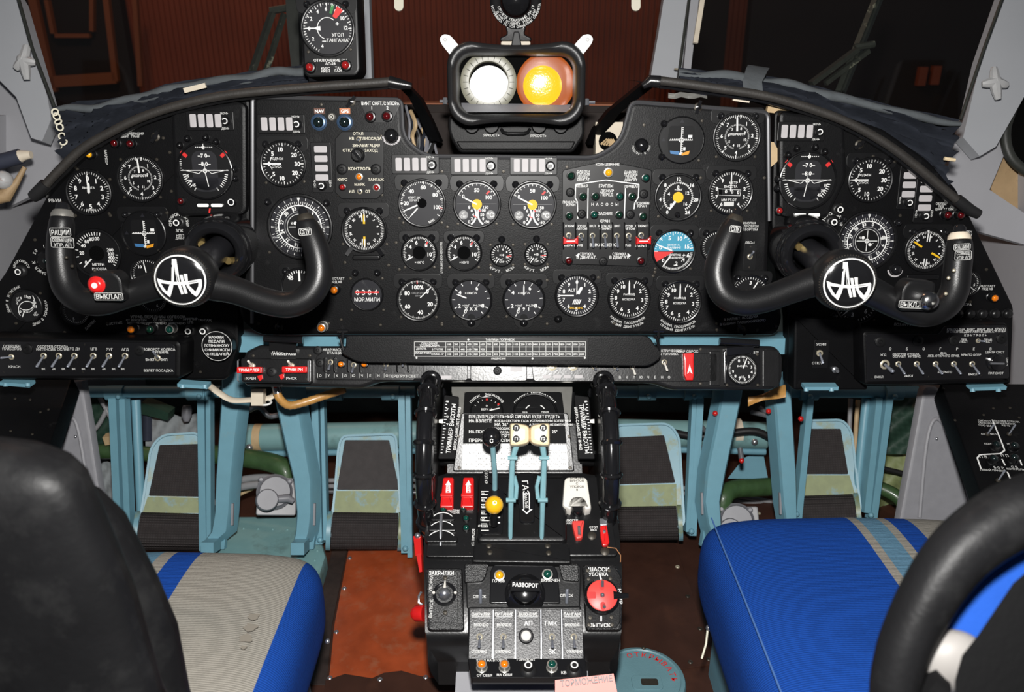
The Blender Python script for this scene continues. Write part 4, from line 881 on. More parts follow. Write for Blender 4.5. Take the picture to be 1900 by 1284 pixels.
lamp(t, 634, 676, 6.5, 'lens_orange', h=8); lamp(t, 677, 676, 6.5, 'lens_orange', h=8)
for x, y in ((590, 650), (594, 673), (923, 688)): t.part('blank_cap', MB().lathe([(8, 1), (8, 3.5), (6, 4.5), (3, 4.5), (2, 3), (0, 3)], 18), 'blankcap', (*t.at(x, y), 0))
for x in (604, 622, 647, 669, 738, 758): t.part('guard_rail', MB().tube([(*t.at(x, 664), 2), (*t.at(x, 666), 10), (*t.at(x, 688), 10), (*t.at(x, 690), 2)], 1.6, 6), 'bezel')
p = t.at(1276, 680)
g = t.part('red_guard', MB().prism([(p[0] + x, p[1] + y) for x, y in ((-10, 24), (10, 25), (9, 12), (9, -18), (7, -26), (-5, -26), (-9, -16), (-9, 12))], 2, 12, 2, True), 'red_plastic')
t.part('letter_mark', MB().poly([(p[0] + x, p[1] + y) for x, y in ((1, 4), (-4, -14), (-1, -12), (1, -8), (3, -12), (6, -14))], 12.3), 'white', par=g)
screws(t, [t.at(*q) for q in ((1325, 657), (1325, 711), (1425, 657), (1432, 712), (1300, 712), (576, 705), (994, 702), (876, 702), (860, 702), (1300, 648), (470, 660), (575, 660))], 3)
# trim box
t = T('trim_switch_box', 'small black box with two red banded guards under the left yoke', 'switch box', LOW, 512, 690, h=.014)
t.part('case', MB().prism(roundpoly(t.pl([(446, 664), (578, 665), (578, 712), (448, 710)]), 6), -16, 0, 3, True), 'satin')
for x, y, s_ in ((466, 687, 'ТРИМ.ЭЛЕР'), (549, 686, 'ТРИМ РН')):
    p = t.at(x, y); b = t.part('red_guard', MB().prism(rrect(*p, 46, 12, 2), 2, 12, 1.5, True), 'red_plastic'); t.part('lettering', MB().text(s_, *p, 5, 12.3, fit=38, bold=True), 'white', par=b)
toggle(t, 468, 679, -2, 8, 16, r=6, mat='white_plastic'); toggle(t, 541, 679, -2, 8, 16, r=6, mat='white_plastic')
t.part('blank_cap', MB().lathe([(9, 0), (9, 2.5), (7, 3.5), (3, 3.5), (2, 2), (0, 2)], 18), 'blankcap', (*t.at(504, 690), 0))
for x, y in ((483, 700), (523, 698)): t.part('red_tab', MB().prism([(t.at(x, y)[0] + a, t.at(x, y)[1] + b) for a, b in ((-5, 2), (4, 5), (5, -3), (0, -7), (-3, -3))], 0, 3, .5), 'red_plastic')
t.part('lettering', MB().text('КРЕН', *t.at(466, 702), 5, .3), 'offwhite'); t.part('lettering', MB().text('РЫСК', *t.at(541, 702), 5, .3), 'offwhite'); screws(t, [t.at(*q) for q in ((455, 703), (571, 704))], 3)
for x in (444, 574): t.part('side_clip', MB().tube([(*t.at(x, 668), 2), (*t.at(x, 670), 8), (*t.at(x, 706), 8), (*t.at(x, 708), 2)], 1.4, 6), 'steel')
G(LOW.off(.004), 1377, 686, 29, 'cabin_rate_gauge', 'small climb rate dial at the right end of the lower console', clockg, rf=.92, scr=((-.98, .98), (.98, .98), (-.98, -.98), (.98, -.98)))
t = T('gauge_mount', 'square black mounting plate round the small climb rate dial', 'mounting plate', LOW, 1376, 682); t.part('plate', MB().prism(rrect(0, 0, 68, 66, 5), -1, 4, 2), 'gloss'); t.part('lettering', MB().text('ВЫСОТА В КАБИНЕ, МЕТР', *t.at(1376, 654), 4.5, 4.3, fit=60), 'offwhite')
# flap with correction table
FL = tiltframe(935, 650, 1.338, 17)
t = T('table_flap', 'hinged black flap with a printed correction table in the middle of the console', 'flap', FL, 935, 652)
t.part('flap_board', MB().prism(roundpoly(t.pl([(642, 623, 5), (1204, 623, 14), (1216, 642, 6), (1226, 648, 5), (1227, 664, 12), (1206, 680, 14), (662, 673, 16), (630, 654, 14), (641, 645, 5)]), 6), -5, 0, 2, True), 'board')
pl_ = t.part('placard', MB().prism(t.pl([(767, 628), (1091, 627), (1091, 668), (767, 668)]), 0, 1, .4), 'placard')
m = MB(); X = [769, 827, 841] + [841 + i * 12.27 for i in range(1, 21)]; Y = [634, 643.5, 652.5, 661]
for y in Y: m.line(*t.at(769, y), *t.at(1087, y), 1.0, 1.3)
for x in X: m.line(*t.at(x, 634), *t.at(x, 661), 1.0, 1.3)
t.part('table_grid', m, 'offwhite', par=pl_); m = MB(); m.text('ТАБЛИЦА ПОПРАВОК', *t.at(928, 630), 3.6, 1.3).text('ИНДЕКС ИИ', *t.at(925, 665), 3.2, 1.3)
m.text('ПОКАЗАНИЯ', *t.at(797, 637), 3.4, 1.3).text('ТОПЛИВОМЕРА', *t.at(797, 641), 3.4, 1.3).text('ДЕЙСТВ.', *t.at(782, 647), 3.2, 1.3).text('КОЛ-ВО ТОПЛ', *t.at(784, 655), 3.2, 1.3).text('В ГРУППЕ', *t.at(812, 648), 3.2, 1.3).text('СУММА КГ', *t.at(812, 657), 3.2, 1.3)
for i in range(21):
    x = 834 + i * 12.27; m.text(str(100 + i * 100), *t.at(x, 639), 3.6, 1.3, fit=9).text(str(100 + int(i * 105)), *t.at(x, 657), 3.6, 1.3, fit=9)
    if i < 6: m.text(str(100 + i * 170), *t.at(x, 648), 3.6, 1.3, fit=9)
t.part('table_figures', m, 'white', par=pl_, kind='stuff')
for x in (636, 1222): t.part('hinge', MB().tube([(*t.at(x - 7, 625), -3), (*t.at(x - 4, 628), 3), (*t.at(x + 2, 650), 3)], 2.4, 8).tube([(*t.at(x - 10, 614), 0), (*t.at(x + 10, 614), 0)], 3, 8).tube([(*t.at(x, 614), 0), (*t.at(x, 628), 1)], 3, 8), 'gloss')
screws(t, [t.at(773, 664), t.at(869, 630), t.at(1085, 664), t.at(988, 665)], 2.2, 'white')
# hinge bars and blue beam in the gap
for x0, x1, y0, y1, l in ((490, 562, 628, 631, 'black hinge cylinder in the gap left of the table flap'), (1335, 1408, 633, 637, 'black hinge cylinder in the gap right of the table flap')):
    m = MB(); a, b = W(x0, y0, 1.36), W(x1, y1, 1.36); c = (a + b) / 2; h = TW('hinge_cylinder', l, 'hinge', c)
    h.part('barrel', MB().tube([a, b], .0062, 12), 'gloss'); h.part('lug', MB().bar(W((x0 + x1) / 2, y0 + 8, 1.365), W((x0 + x1) / 2, y0 + 22, 1.37), .045, .012, (0, 1, 0)), 'satin')
solo('cross_beam', MB().bar(W(430, 632, 1.445), W(1460, 636, 1.445), .035, .03, (0, 0, 1)), 'airblue', 'pale blue cross beam showing in the gap above the lower console', 'beam')
# right hand block with switch
t = T('switch_block', 'plain black block with one toggle between the console and the right switch box', 'switch block', SIDE, 1530, 650)
t.part('case', MB().prism(roundpoly(t.pl([(1464, 582), (1586, 590), (1598, 716), (1462, 716)]), 6), 0, 30, 4), 'board_dark')
t.part('switch_plate', MB().prism(rrect(*t.at(1512, 650), 28, 52, 2), 29, 31, .6), 'bracket'); t.part('lettering', MB().text('УСИЛ', *t.at(1512, 632), 4.6, 31.3), 'offwhite'); t.part('lettering', MB().text('ОТКЛ', *t.at(1504, 666), 4.6, 31.3), 'offwhite')
x, y = t.at(1509, 648); b = t.part('toggle_switch', MB().ring([(6, 30), (6, 33), (5, 34), (3, 34), (3, 31)], 14), 'nut', (x, y, 0)); t.part('lever', MB().tube([(0, 0, 31), (1, -8, 40), (3, -16, 44)], [2, 2, 2.6], 8), 'lever', par=b)
t.part('grease_nipple', MB().lathe([(6, 28), (6, 34), (3, 36), (3, 44), (0, 44)], 12), 'steel', (*t.at(1537, 678), 0)); screws(t, [t.at(1475, 700), t.at(1490, 600)], 3)
# switch boxes
def swbox(fr, px, py, name, label, pts, face, z0=-62):
    t = T(name, label, 'switch box', fr, px, py); t.part('case', MB().prism(roundpoly(t.pl(pts), 8), z0, 0, 7, True), 'satin' if 0 else 'board_dark'); t.part('face_plate', MB().prism(roundpoly(t.pl(face), 6), -.5, 1.6, 1), 'gloss'); return t
t = swbox(BOXL, 165, 665, 'heater_switch_box', 'long black switch box with a row of toggles at the lower left', [(-40, 624), (330, 632, 14), (336, 640, 8), (335, 704), (-40, 704)], [(-40, 633), (318, 636), (326, 644), (326, 696), (-40, 698)])
m = MB()
for s_, x, y in (('ОСВЕЩЕН', 23, 642), ('ПРИБОРОВ', 23, 647), ('ОБОГРЕВ СТЕКЛА', 99, 643), ('ИНТЕНСИВ. ОСЛАБ', 99, 648), ('ТС ДУ', 140, 647), ('ЦГВ', 175, 647), ('ЭУГ', 204, 648), ('АГД', 233, 648), ('ПОВОРОТ КОЛЕСА', 296, 648), ('РУЛЕНИЕ', 299, 653), ('ВЫКЛ', 280, 667), ('ВКЛ', 305, 667), ('ВЗЛЕТ ПОСАДКА', 295, 687), ('КРАСН', 28, 680)): m.text(s_, *t.at(x, y), 4.6, 1.9)
for x in (82, 101, 119, 138, 156, 174, 194, 212, 229): m.text('ВК', *t.at(x, 684), 3.8, 1.9)
t.part('lettering', m, 'offwhite', kind='stuff')
for x in (82, 110, 139, 174, 203, 233): toggle(t, x, 660, -6, -17, 16, r=6)
toggle(t, 22, 662, -12, 0, 12, r=5.5); toggle(t, 293, 664, -1, 14, 14, r=6)
for x, y in ((52, 647), (260, 650)): t.part('blank_cap', MB().lathe([(9.5, 1), (9.5, 4), (7.5, 5), (4, 5), (3, 3.4), (0, 3.4)], 20), 'blankcap', (*t.at(x, y), 0))
screws(t, [t.at(*q) for q in ((8, 637), (8, 690), (158, 639), (155, 690), (310, 640))], 2.6)
LB_.part('knurled_nut', MB().lathe([(10, 0), (10, 8), (8, 12), (4, 12), (3, 10), (0, 10)], 18), 'satin', (*LB_.at(351, 668), 0))
t = swbox(BOXR, 1738, 656, 'deicing_switch_box', 'black de-icing switch box with toggles at the lower right', [(1600, 614, 10), (1738, 614), (1752, 600, 8), (1872, 600, 8), (1876, 712), (1604, 716)], [(1606, 619, 6), (1742, 619), (1752, 604), (1868, 604), (1872, 702), (1608, 708)])
m = MB()
for s_, x, y in (('КРЫЛО', 1766, 611), ('И ОПЕР', 1766, 615), ('ВНА  ВИНТ', 1793, 611), ('ЛЕВ.ДВИГАТ', 1793, 615), ('ВИНТ  ВНА', 1827, 611), ('ПРАВ.ДВИГАТ', 1827, 615), ('КРЫЛО', 1855, 610), ('И ОПЕР', 1855, 614), ('К О Н Т Р О Л Ь', 1809, 622), ('ЛЕВ', 1787, 630), ('ЭКСТ', 1787, 634), ('ПРАВ', 1832, 630), ('ЭКСТ', 1832, 634), ('УГД', 1638, 658), ('ОБОГРЕВ СТЕКЛА', 1680, 657), ('ОСЛАБЛ   ИНТЕНС.', 1682, 661), ('ВНА', 1750, 655), ('ЛЕВ. ОТКРЫТО ПРАВ.', 1750, 660), ('КРЫЛО ОПЕР', 1801, 658), ('ЦЕНТР СИСТ', 1845, 653), ('ВЫКЛ', 1630, 699), ('ВЫКЛ', 1685, 697), ('ЗАКРЫТО', 1752, 690), ('ВЫКЛ', 1804, 694), ('ПАТ.СИСТ', 1847, 692)): m.text(s_, *t.at(x, y), 4.0, 1.9)
for i, c in enumerate('ОБОГРЕВ'): m.text(c, *t.at(1651 + i * 31, 647), 4.6, 1.9)
m.text('ОТКЛ', *t.at(1867, 671), 4, 1.9, 90); t.part('lettering', m, 'offwhite', kind='stuff')
toggle(t, 1641, 676, 7, -9, 18, r=9); 
for x in (1666, 1700, 1735, 1769, 1803): toggle(t, x, 675, 6, -15, 16, r=5.5)
toggle(t, 1814, 632, 8, 0, 8, r=4.5)
for x, y in ((1632, 634), (1702, 632), (1769, 631), (1857, 628)): t.part('blank_cap', MB().lathe([(9.5, 1), (9.5, 4), (7.5, 5), (4, 5), (3, 3.4), (0, 3.4)], 20), 'blankcap', (*t.at(x, y), 0))
k = t.part('rotary_knob', MB().lathe([(17, 1), (17, 4), (14, 6), (14, 12), (0, 13)], 22), 'gloss', (*t.at(1847, 672), 0)); t.part('pointer', MB().tube([(-16, 0, 11), (8, 0, 14)], [2.4, 2], 8), 'steel', par=k)
screws(t, [t.at(*q) for q in ((1617, 702), (1722, 698), (1820, 696), (1735, 632), (1866, 640))], 2.6)
# small blue ledge clips under the boxes
for a, b, y0, y1, l in ((5, 60, 708, 712, 'blue ledge clip under the left switch box, outer end'), (333, 388, 711, 715, 'blue ledge clip under the left board near the pale strap'), (1490, 1552, 717, 717, 'blue ledge clip under the plain black block'), (1798, 1862, 718, 716, 'blue ledge clip under the right switch box')):
    h = TW('ledge_clip', l, 'clip', W((a + b) / 2, y0, 1.37)); h.part('ledge', MB().bar(W(a, y0, 1.37), W(b, y1, 1.37), .018, .006, (0, 0, 1)), 'airblue')
    for f_ in (.1, .85): x = a + (b - a) * f_; h.part('bolt', MB().tube([W(x, y0 + 3, 1.36), W(x, y0 + 9, 1.36)], .004, 8), 'airblue')

# ------------------------------------------------------------------ glareshield hose trims, hoods and curtains
def dm(x, y, o=-.018): return W(x, y, MAIN.hit(x, y)[1] + o)
def hosetrim(label, pts, r=.0072):
    sp = spline(pts, 6); P = [dm(x, y) for x, y in sp]; c = P[len(P) // 2]
    t = TW('glareshield', label, 'glareshield', c)
    t.part('hose_trim', MB().tube(P, r, 10), 'hose')
    rows = []
    for p in P: rows.append([p + V((0, .004, -.006)), p + V((0, .012, -.011)), p + V((0, .16, -.012)), p + V((0, .30, -.02))])
    t.part('hood_sheet', MB().grid(rows), 'board_dark')
    rows = [[p + V((0, .006, -.006)), p + V((0, .010, -.012)), p + V((0, .045, -.014))] for p in P]
    t.part('lip', MB().grid(rows), 'satin')
    return t
hl = hosetrim('black padded hose trim arching over the left instrument board', [(74, 356), (104, 322), (150, 278), (200, 248), (262, 218), (340, 193), (430, 175), (560, 163), (690, 154), (728, 151)])
hl.part('end_sleeve', MB().tube([dm(60, 366), dm(66, 362), dm(86, 342)], [.009, .0105, .0105], 12), 'rubber'); hl.part('end_fitting', MB().tube([dm(722, 152), dm(740, 156), dm(764, 160)], [.010, .009, .005], 10), 'satin')
hr = hosetrim('black padded hose trim arching over the right instrument board', [(1206, 148), (1260, 154), (1330, 164), (1420, 178), (1500, 200), (1570, 226), (1640, 264), (1700, 308), (1750, 350), (1792, 384)])
hr.part('end_sleeve', MB().tube([dm(1775, 370), dm(1800, 390), dm(1816, 398)], [.0095, .0095, .008], 12), 'rubber'); hr.part('end_fitting', MB().tube([dm(1224, 152), dm(1206, 150), dm(1192, 160)], [.010, .0095, .005], 10), 'satin')
for pts, l in (([(746, 160), (770, 185), (790, 225), (808, 265)], 'black strap arm slanting down beside the left end of the notch'), ([(1208, 156), (1180, 178), (1140, 210), (1112, 245), (1100, 272)], 'black strap arm slanting down beside the right end of the notch')):
    P = [W(x, y, 1.335 + i * .045) for i, (x, y) in enumerate(pts)]; m = MB()
    rows = [[p + V((-.010, 0, .003)), p + V((0, -.004, .004)), p + V((.010, 0, .0)), p + V((.010, .05, -.004)), p + V((-.010, .05, 0)), p + V((-.010, 0, .003))] for p in P]
    solo('strap_arm', m.grid(rows), 'board_dark', l, 'strap')

def curtain(label, top, bot, dt, db, seed, pleat_end):
    """gathered blackout curtain lying on the glareshield"""
    n = 90; rnd = random.Random(seed); tp = spline(top, 8); bt = spline(bot, 8)
    def samp(a, f): i = f * (len(a) - 1); j = min(int(i), len(a) - 2); q = i - j; return [a[j][k] * (1 - q) + a[j + 1][k] * q for k in (0, 1)]
    ph = [rnd.uniform(0, 6) for _ in range(6)]; rows = []
    for i in range(n + 1):
        f = i / n; a = samp(tp, f); b = samp(bt, f); T_ = W(*a, dt); B_ = W(*b, db); row = []
        e = f if pleat_end else 1 - f; amp = .006 + .012 * e ** 1.5
        for j in range(61):
            v = j / 60; p = B_.lerp(T_, v); q = v * 15 + ph[0] + 1.2 * math.sin(f * 4 + ph[1]) + .5 * math.sin(f * 11 + ph[2])
            o = 1.2 - 2 * abs(math.sin(q)) ** .6 + .35 * math.sin(v * 47 + ph[3] + 6 * f) + .25 * math.sin(f * 40 + v * 9)
            row.append(p + V((0, -.9, .45)) * amp * o * (.35 + .65 * min(1, 4 * (1 - v))))
        rows.append(row)
    c = rows[n // 2][5]; t = TW('blackout_curtain', label, 'curtain', c)
    t.part('gathered_cloth', MB().grid(rows), 'cloth_dark', ang=1.0)
    P = []; R = []
    for i in range(n + 1):
        f = i / n; a = samp(tp, f); e = f if pleat_end else 1 - f; P.append(W(a[0], a[1] + 11 + 2 * math.sin(f * 23 + ph[4]), dt - .022) + V((0, 0, .002 * math.sin(f * 31)))); R.append((.0115 + .0016 * math.sin(f * 19 + ph[5])) * (1 - .55 * e ** 6))
    t.part('hem', MB().tube(P, R, 12, flat=.75), 'cloth_light', ang=1.4); return t, rows
cl, rl = curtain('gathered dark blue blackout curtain on the left glareshield', [(100, 196), (180, 186), (260, 172), (330, 153), (420, 140), (500, 127), (572, 119)], [(118, 300), (190, 250), (262, 215), (330, 195), (420, 178), (500, 168), (572, 162)], 1.425, 1.36, 3, False)
cr_, rr = curtain('gathered dark blue blackout curtain on the right glareshield', [(1258, 126), (1310, 131), (1400, 137), (1480, 152), (1560, 172), (1680, 200), (1782, 220)], [(1262, 152), (1310, 158), (1400, 172), (1480, 190), (1560, 222), (1650, 270), (1752, 352)], 1.425, 1.36, 9, True)
for i, (x, y) in enumerate(((102, 208), (105, 216), (108, 226), (111, 236), (115, 253), (118, 264), (120, 278))): cl.part('curtain_ring', MB().ring([(.0055 + .0014 * math.cos(a), .0014 * math.sin(a)) for a in [k * PI / 3 for k in range(6)]], 16, M=Matrix.Translation(W(x, y, 1.375)) @ Matrix.Rotation(1.2 + .5 * math.sin(i * 2.3), 4, 'X')), 'ivory')
cl.part('curtain_clip', MB().bar(W(342, 168, 1.372), W(382, 158, 1.372), .006, .008), 'tape')
P = [W(1390, y, 1.475) for y in (170, 150, 135, 122)]
cr_.part('tie_strap', MB().grid([[W(1380, 172, 1.35), W(1416, 174, 1.35)], [W(1378, 150, 1.36), W(1414, 152, 1.36)], [W(1384, 128, 1.385), W(1424, 132, 1.385)], [W(1388, 120, 1.42), W(1428, 126, 1.42)]]), 'cloth_light')
cr_.part('stopper', MB().tube([W(1752, 294, 1.38), W(1772, 297, 1.38)], .003, 8), 'cream')

# ------------------------------------------------------------------ radar scope hood
SCF = Frame(W(958, 156, 1.262), CAM - W(958, 156, 1.262) + UP * .04)
t = T('scope_hood', 'black rubber viewing hood with a white and an amber lens inside', 'viewing hood', SCF, 958, 156)
def addmid(p):
    o = []
    for i in range(len(p)):
        a, b = p[i], p[(i + 1) % len(p)]; o.append(a)
        if i % 7 == 6:
            for k in range(1, 8): o.append((a[0] + (b[0] - a[0]) * k / 8, a[1] + (b[1] - a[1]) * k / 8))
    return o
def hoodring(w_, h_, r, dip):
    base = addmid(rrect(0, 0, w_, h_, r, 6)); o = []
    for x, y in base:
        f = max(0, 1 - (abs(x) / (w_ * .34)) ** 2); o.append((x, y + (-dip if y > 0 else dip) * f))
    return o
rings = [(hoodring(226, 128, 38, 3), -110), (hoodring(242, 138, 40, 5), -50), (hoodring(252, 146, 42, 6), -12), (hoodring(256, 150, 44, 7), 0), (hoodring(250, 144, 42, 7), 7), (hoodring(238, 130, 38, 6), 9), (hoodring(224, 112, 32, 2), 2), (hoodring(218, 104, 28, 0), -10), (hoodring(214, 102, 26, 0), -60)]
m = MB(); n = len(rings[0][0]); vs_ = [(x, y, z) for r_, z in rings for x, y in r_]; fs_ = [(k * n + i, k * n + (i + 1) % n, (k + 1) * n + (i + 1) % n, (k + 1) * n + i) for k in range(len(rings) - 1) for i in range(n)]
m.add(vs_, fs_); t.part('rubber_hood', m, 'rubber', ang=1.0)
t.part('inner_plate', MB().poly(rrect(0, 6, 222, 116, 20), -52), 'hole'); t.part('inner_ledge', MB().add([(-106, -33, -50), (106, -36, -50), (106, -50, -6), (-106, -50, -6)], [(0, 3, 2, 1)]), 'panelgrey')
L1 = t.part('lens_ring', MB().ring([(54, -50), (54, -46), (50, -44), (38, -45), (36, -50)], 40, (-53, 5)), 'lensplate'); mm = MB()
for i in range(24): a = rad(i * 15); mm.line(-53 + 40 * math.cos(a), 5 + 40 * math.sin(a), -53 + 49 * math.cos(a), 5 + 49 * math.sin(a), .9, -43.6)
t.part('ring_markings', mm, 'hole', par=L1); t.part('white_lens', MB().lathe([(38, -47), (30, -45.5), (18, -44), (0, -43.2)], 36, (-52, -3)), 'lenswhite')
L2 = t.part('amber_ring', MB().lathe([(56, -50), (56, -48), (50, -46), (0, -46)], 40, (56, 2)), 'amber_plate'); t.part('amber_lens', MB().lathe([(37, -46), (30, -44), (16, -42.6), (0, -42)], 36, (50, -2)), 'amber_glass', par=L2)
for sx in (-1, 1):
    p = [(sx * 118, 46), (sx * 138, 70), (sx * 142, 80), (sx * 134, 88), (sx * 122, 86), (sx * 104, 66)]; t.part('white_tab', MB().prism(roundpoly(ccw(p), 5), -12, -8, 1, True), 'white'); t.part('tab_hole', MB().annulus(sx * 131, 78, 2, 3.2, -7.8), 'greyprint')
t.part('top_clip', MB().prism(roundpoly([(-10, 66), (10, 66), (5, 92), (-5, 92)], 3), -30, -6, 2), 'blankcap')
# housing below
HF = Frame(W(958, 246, 1.345), MAIN.n)
t = T('scope_housing', 'black scope housing with a small grip bar under the rubber hood', 'equipment box', HF, 958, 246)
t.part('case', MB().prism(roundpoly(t.pl([(832, 214), (1084, 214), (1086, 250, 14), (1076, 266), (1064, 284), (852, 284), (838, 262), (830, 240, 14)]), 8), -140, 0, 5, True), 'board_dark')
t.part('lower_tray', MB().prism(roundpoly(t.pl([(846, 262), (1068, 262), (1060, 278), (856, 278)]), 4), 0, 4, 2), 'board_dark')
t.part('lettering', MB().text('ЯРКОСТЬ', *t.at(912, 251), 4.6, .4), 'offwhite'); t.part('lettering', MB().text('ЯРКОСТЬ', *t.at(999, 252), 4.6, .4), 'offwhite')
t.part('grip_bar', MB().tube([(*t.at(930, 240), 0), (*t.at(934, 246), 6), (*t.at(942, 248), 8), (*t.at(972, 248), 8), (*t.at(979, 246), 6), (*t.at(983, 240), 0)], 3.2, 8), 'satin')
for x, l in ((876, 0), (912, 0), (1000, 0), (1040, 0)): t.part('trim_knob', MB().lathe([(14, 0), (14, 8), (12, 11), (0, 11)], 20), 'blankcap', (*t.at(x, 234), 0))
for x0, x1, y, l in ((816, 842, 188, 'chrome side screw on the left of the scope hood'), (1080, 1104, 190, 'chrome side screw on the right of the scope hood')):
    solo('side_screw', MB().tube([W(x0, y, 1.33), W(x1, y, 1.33)], .0025, 8).tube([W((x0 + x1) / 2 - 3, y - 6, 1.328), W((x0 + x1) / 2 - 3, y + 6, 1.328)], .004, 8), 'steel', l, 'screw')
# magnetic compass hanging above
CF = Frame(W(957, 8, 1.50), CAM - W(957, 8, 1.50)); t = T('magnetic_compass', 'hanging magnetic compass with a lettered ring at the top of the windscreen', 'compass', CF, 957, 2)
t.part('ring_plate', MB().ring([(48, -8), (48, 0), (46, 1), (30, 1), (28, 0), (28, -8)], 48), 'placard_matte'); m = MB()
m.arctext('ОТСЧЕТЕ ПОКАЗАНИЙ КИ-13', 0, 0, 33, 178, 4.4, 1.3, 6.6, False).arctext('Д-N4П СТАВИТЬ РПСН-3АН', 0, 0, 39, 178, 4.4, 1.3, 6.0, False).arctext('УСТАНОВИТЬ ПО ОСИ СИММЕТРИИ САМОЛЕТА', 0, 0, 44.5, 178, 4, 1.3, 4.6, False); t.part('lettering', m, 'white', kind='stuff')
t.part('bowl', MB().lathe([(26, -30), (28, -12), (24, -4), (10, 2), (0, 3)], 28), 'gloss'); t.part('mount_neck', MB().prism(roundpoly([(-20, -44), (20, -44), (16, -58), (30, -64), (30, -70), (-30, -70), (-30, -64), (-16, -58)], 5), -14, -4, 2, True), 'gloss'); t.part('mount_foot', MB().prism(rrect(0, -74, 56, 8, 3), -20, -6, 1, True), 'tape')

# ------------------------------------------------------------------ pitch gauge box on the glareshield
PF = tiltframe(610, 70, 1.315, 9); t = T('pitch_gauge_box', 'black box with two red lamps standing on the left glareshield', 'equipment box', PF, 612, 70)
bx = t.pl([(556, -30), (662, -30), (668, 130, 6), (660, 141, 6), (570, 144, 6), (562, 134, 6)]); t.part('case', MB().prism(roundpoly(bx, 4), -70, 0, 4, True), 'bracket')
t.part('lettering', MB().text('ОТКЛЮЧЕНИЕ РМ', *t.at(613, 112), 5, .4).text('АП-28', *t.at(613, 118), 5, .4).text('КУРС', *t.at(604, 127), 4.6, .4).text('КРЕН', *t.at(604, 132), 4.6, .4).text('ТАН', *t.at(628, 126), 4.6, .4).text('ГАЖ', *t.at(628, 131), 4.6, .4), 'white')
t.part('lamp_strip', MB().prism(roundpoly(t.pl([(572, 108), (654, 104), (660, 128), (570, 134)]), 9), -.5, .25), 'placard')
lamp(t, 577, 126, 9, 'lens_red_bright', h=12); lamp(t, 643, 122, 9, 'lens_red_bright', h=12)
def pitchd(d):
    d.ticks(255, 275 + 200, 32, .90, .97, .02).ticks(205, 270, 10, .88, .97, .022).ticks(270, 270 + 180, 12, .84, .97, .03)
    d.nums(['0', '2', '4', '6', '8', '10', '12'], [270, 300, 330, 358, 28, 58, 88], .74, .14).nums(['2', '4'], [237, 200], .72, .14)
    d.poly([(.20, .92), (.32, .88), (.20, .55), (.10, .58)], 'greenprint').poly([(.42, .84), (.66, .68), (.36, .36), (.22, .46)], 'redprint')
    d.arc(.40, .43, 200, 400); d.t('+', .40, .18, .18, bold=True).t('–', -.16, -.46, .2, bold=True).t('УГОЛ', .40, -.24, .13).t('ТАНГАЖА', .38, -.45, .13); d.needle(270, .92, .05, -.3); d.needle(270, .48, .16, -.28)
G(PF, 608, 53, 51, 'pitch_indicator', 'grey pitch angle dial with green and red sectors on the glareshield box', pitchd, face='dial_grey', br=1, scr=((-.75, -.8), (.8, -.72)))

solo('tan_patch', MB().add([MAIN.hit(x, y, -.012 + h)[0] for h in (0, .004) for x, y in ((1424, 262), (1436, 264), (1446, 282), (1442, 300), (1426, 314))], [range(5), range(9, 4, -1)] + [(i, (i + 1) % 5, 5 + (i + 1) % 5, 5 + i) for i in range(5)]), 'tan', 'tan leather patch in the gap between the main and right boards', 'patch')
solo('tan_packing', MB().bar(dm(1424, 196, .02), dm(1470, 202, .02), .010, .02), 'tan', 'tan packing strip above the right artificial horizon', 'packing')
solo('tan_tape', MB().bar(dm(1360, 183, .004), dm(1390, 187, .004), .007, .006), 'tape', 'short cream tape strip above the right airspeed dial', 'tape')
solo('foil_scrap', MB().grid([[dm(1240 + i * 12, 172 + j * 5 + 2 * math.sin(i * 2.2), .006 + .004 * math.sin(i + j)) for i in range(7)] for j in range(3)]), 'alu', 'crumpled foil scrap above the right landing indicator', 'foil')
# ------------------------------------------------------------------ clutter in the notch ends
t = TW('relay_box', 'cream metal bracket box with bundled wires in the right end of the notch', 'bracket', W(1130, 275, 1.50)); t.part('box', MB().bar(W(1128, 232, 1.5), W(1128, 292, 1.5), .05, .04, (0, 1, 0)), 'tape')
t.part('opening', MB().lathe([(.0001, 0), (.017, 0), (.017, .002), (0, .002)], 18, M=Matrix.Translation(W(1128, 262, 1.475)) @ SCF.mat(V((0, 0, 0)))), 'hole')
for i in range(4): t.part('wire', MB().tube([W(1115 + i * 5, 268 + i, 1.47), W(1125 + i * 4, 258, 1.465), W(1140 + i * 3, 276, 1.47)], .0022, 6), 'tan')
t = TW('wire_bundle', 'bundle of grey and tan wires in the left end of the notch', 'wires', W(775, 270, 1.5))
for i in range(11):
    x = 757 + i * 4.5; q = random.Random(i); sp = spline([(x - 6 + q.uniform(-3, 3), 196 + i * 5, 1.5), (x + q.uniform(-6, 6), 228 + i * 2, 1.49 + q.uniform(-.01, .01)), (x + 6 + q.uniform(-8, 8), 256, 1.5), (x + q.uniform(-6, 14), 294, 1.5)], 6); t.part('wire', MB().tube([W(*p) for p in sp], q.choice((.0018, .0026, .004)), 6), ('motorgrey', 'cloth_dark', 'tan', 'flexsteel', 'rubber')[i % 5])
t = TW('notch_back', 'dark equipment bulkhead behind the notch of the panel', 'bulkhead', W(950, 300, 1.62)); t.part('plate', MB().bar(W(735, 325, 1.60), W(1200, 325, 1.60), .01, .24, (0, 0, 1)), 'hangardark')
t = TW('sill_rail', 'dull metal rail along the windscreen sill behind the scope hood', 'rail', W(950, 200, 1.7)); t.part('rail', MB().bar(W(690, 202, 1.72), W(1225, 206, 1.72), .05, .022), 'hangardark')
t.part('red_edge', MB().bar(W(690, 192, 1.73), W(1225, 196, 1.73), .05, .008), 'hangarframe')

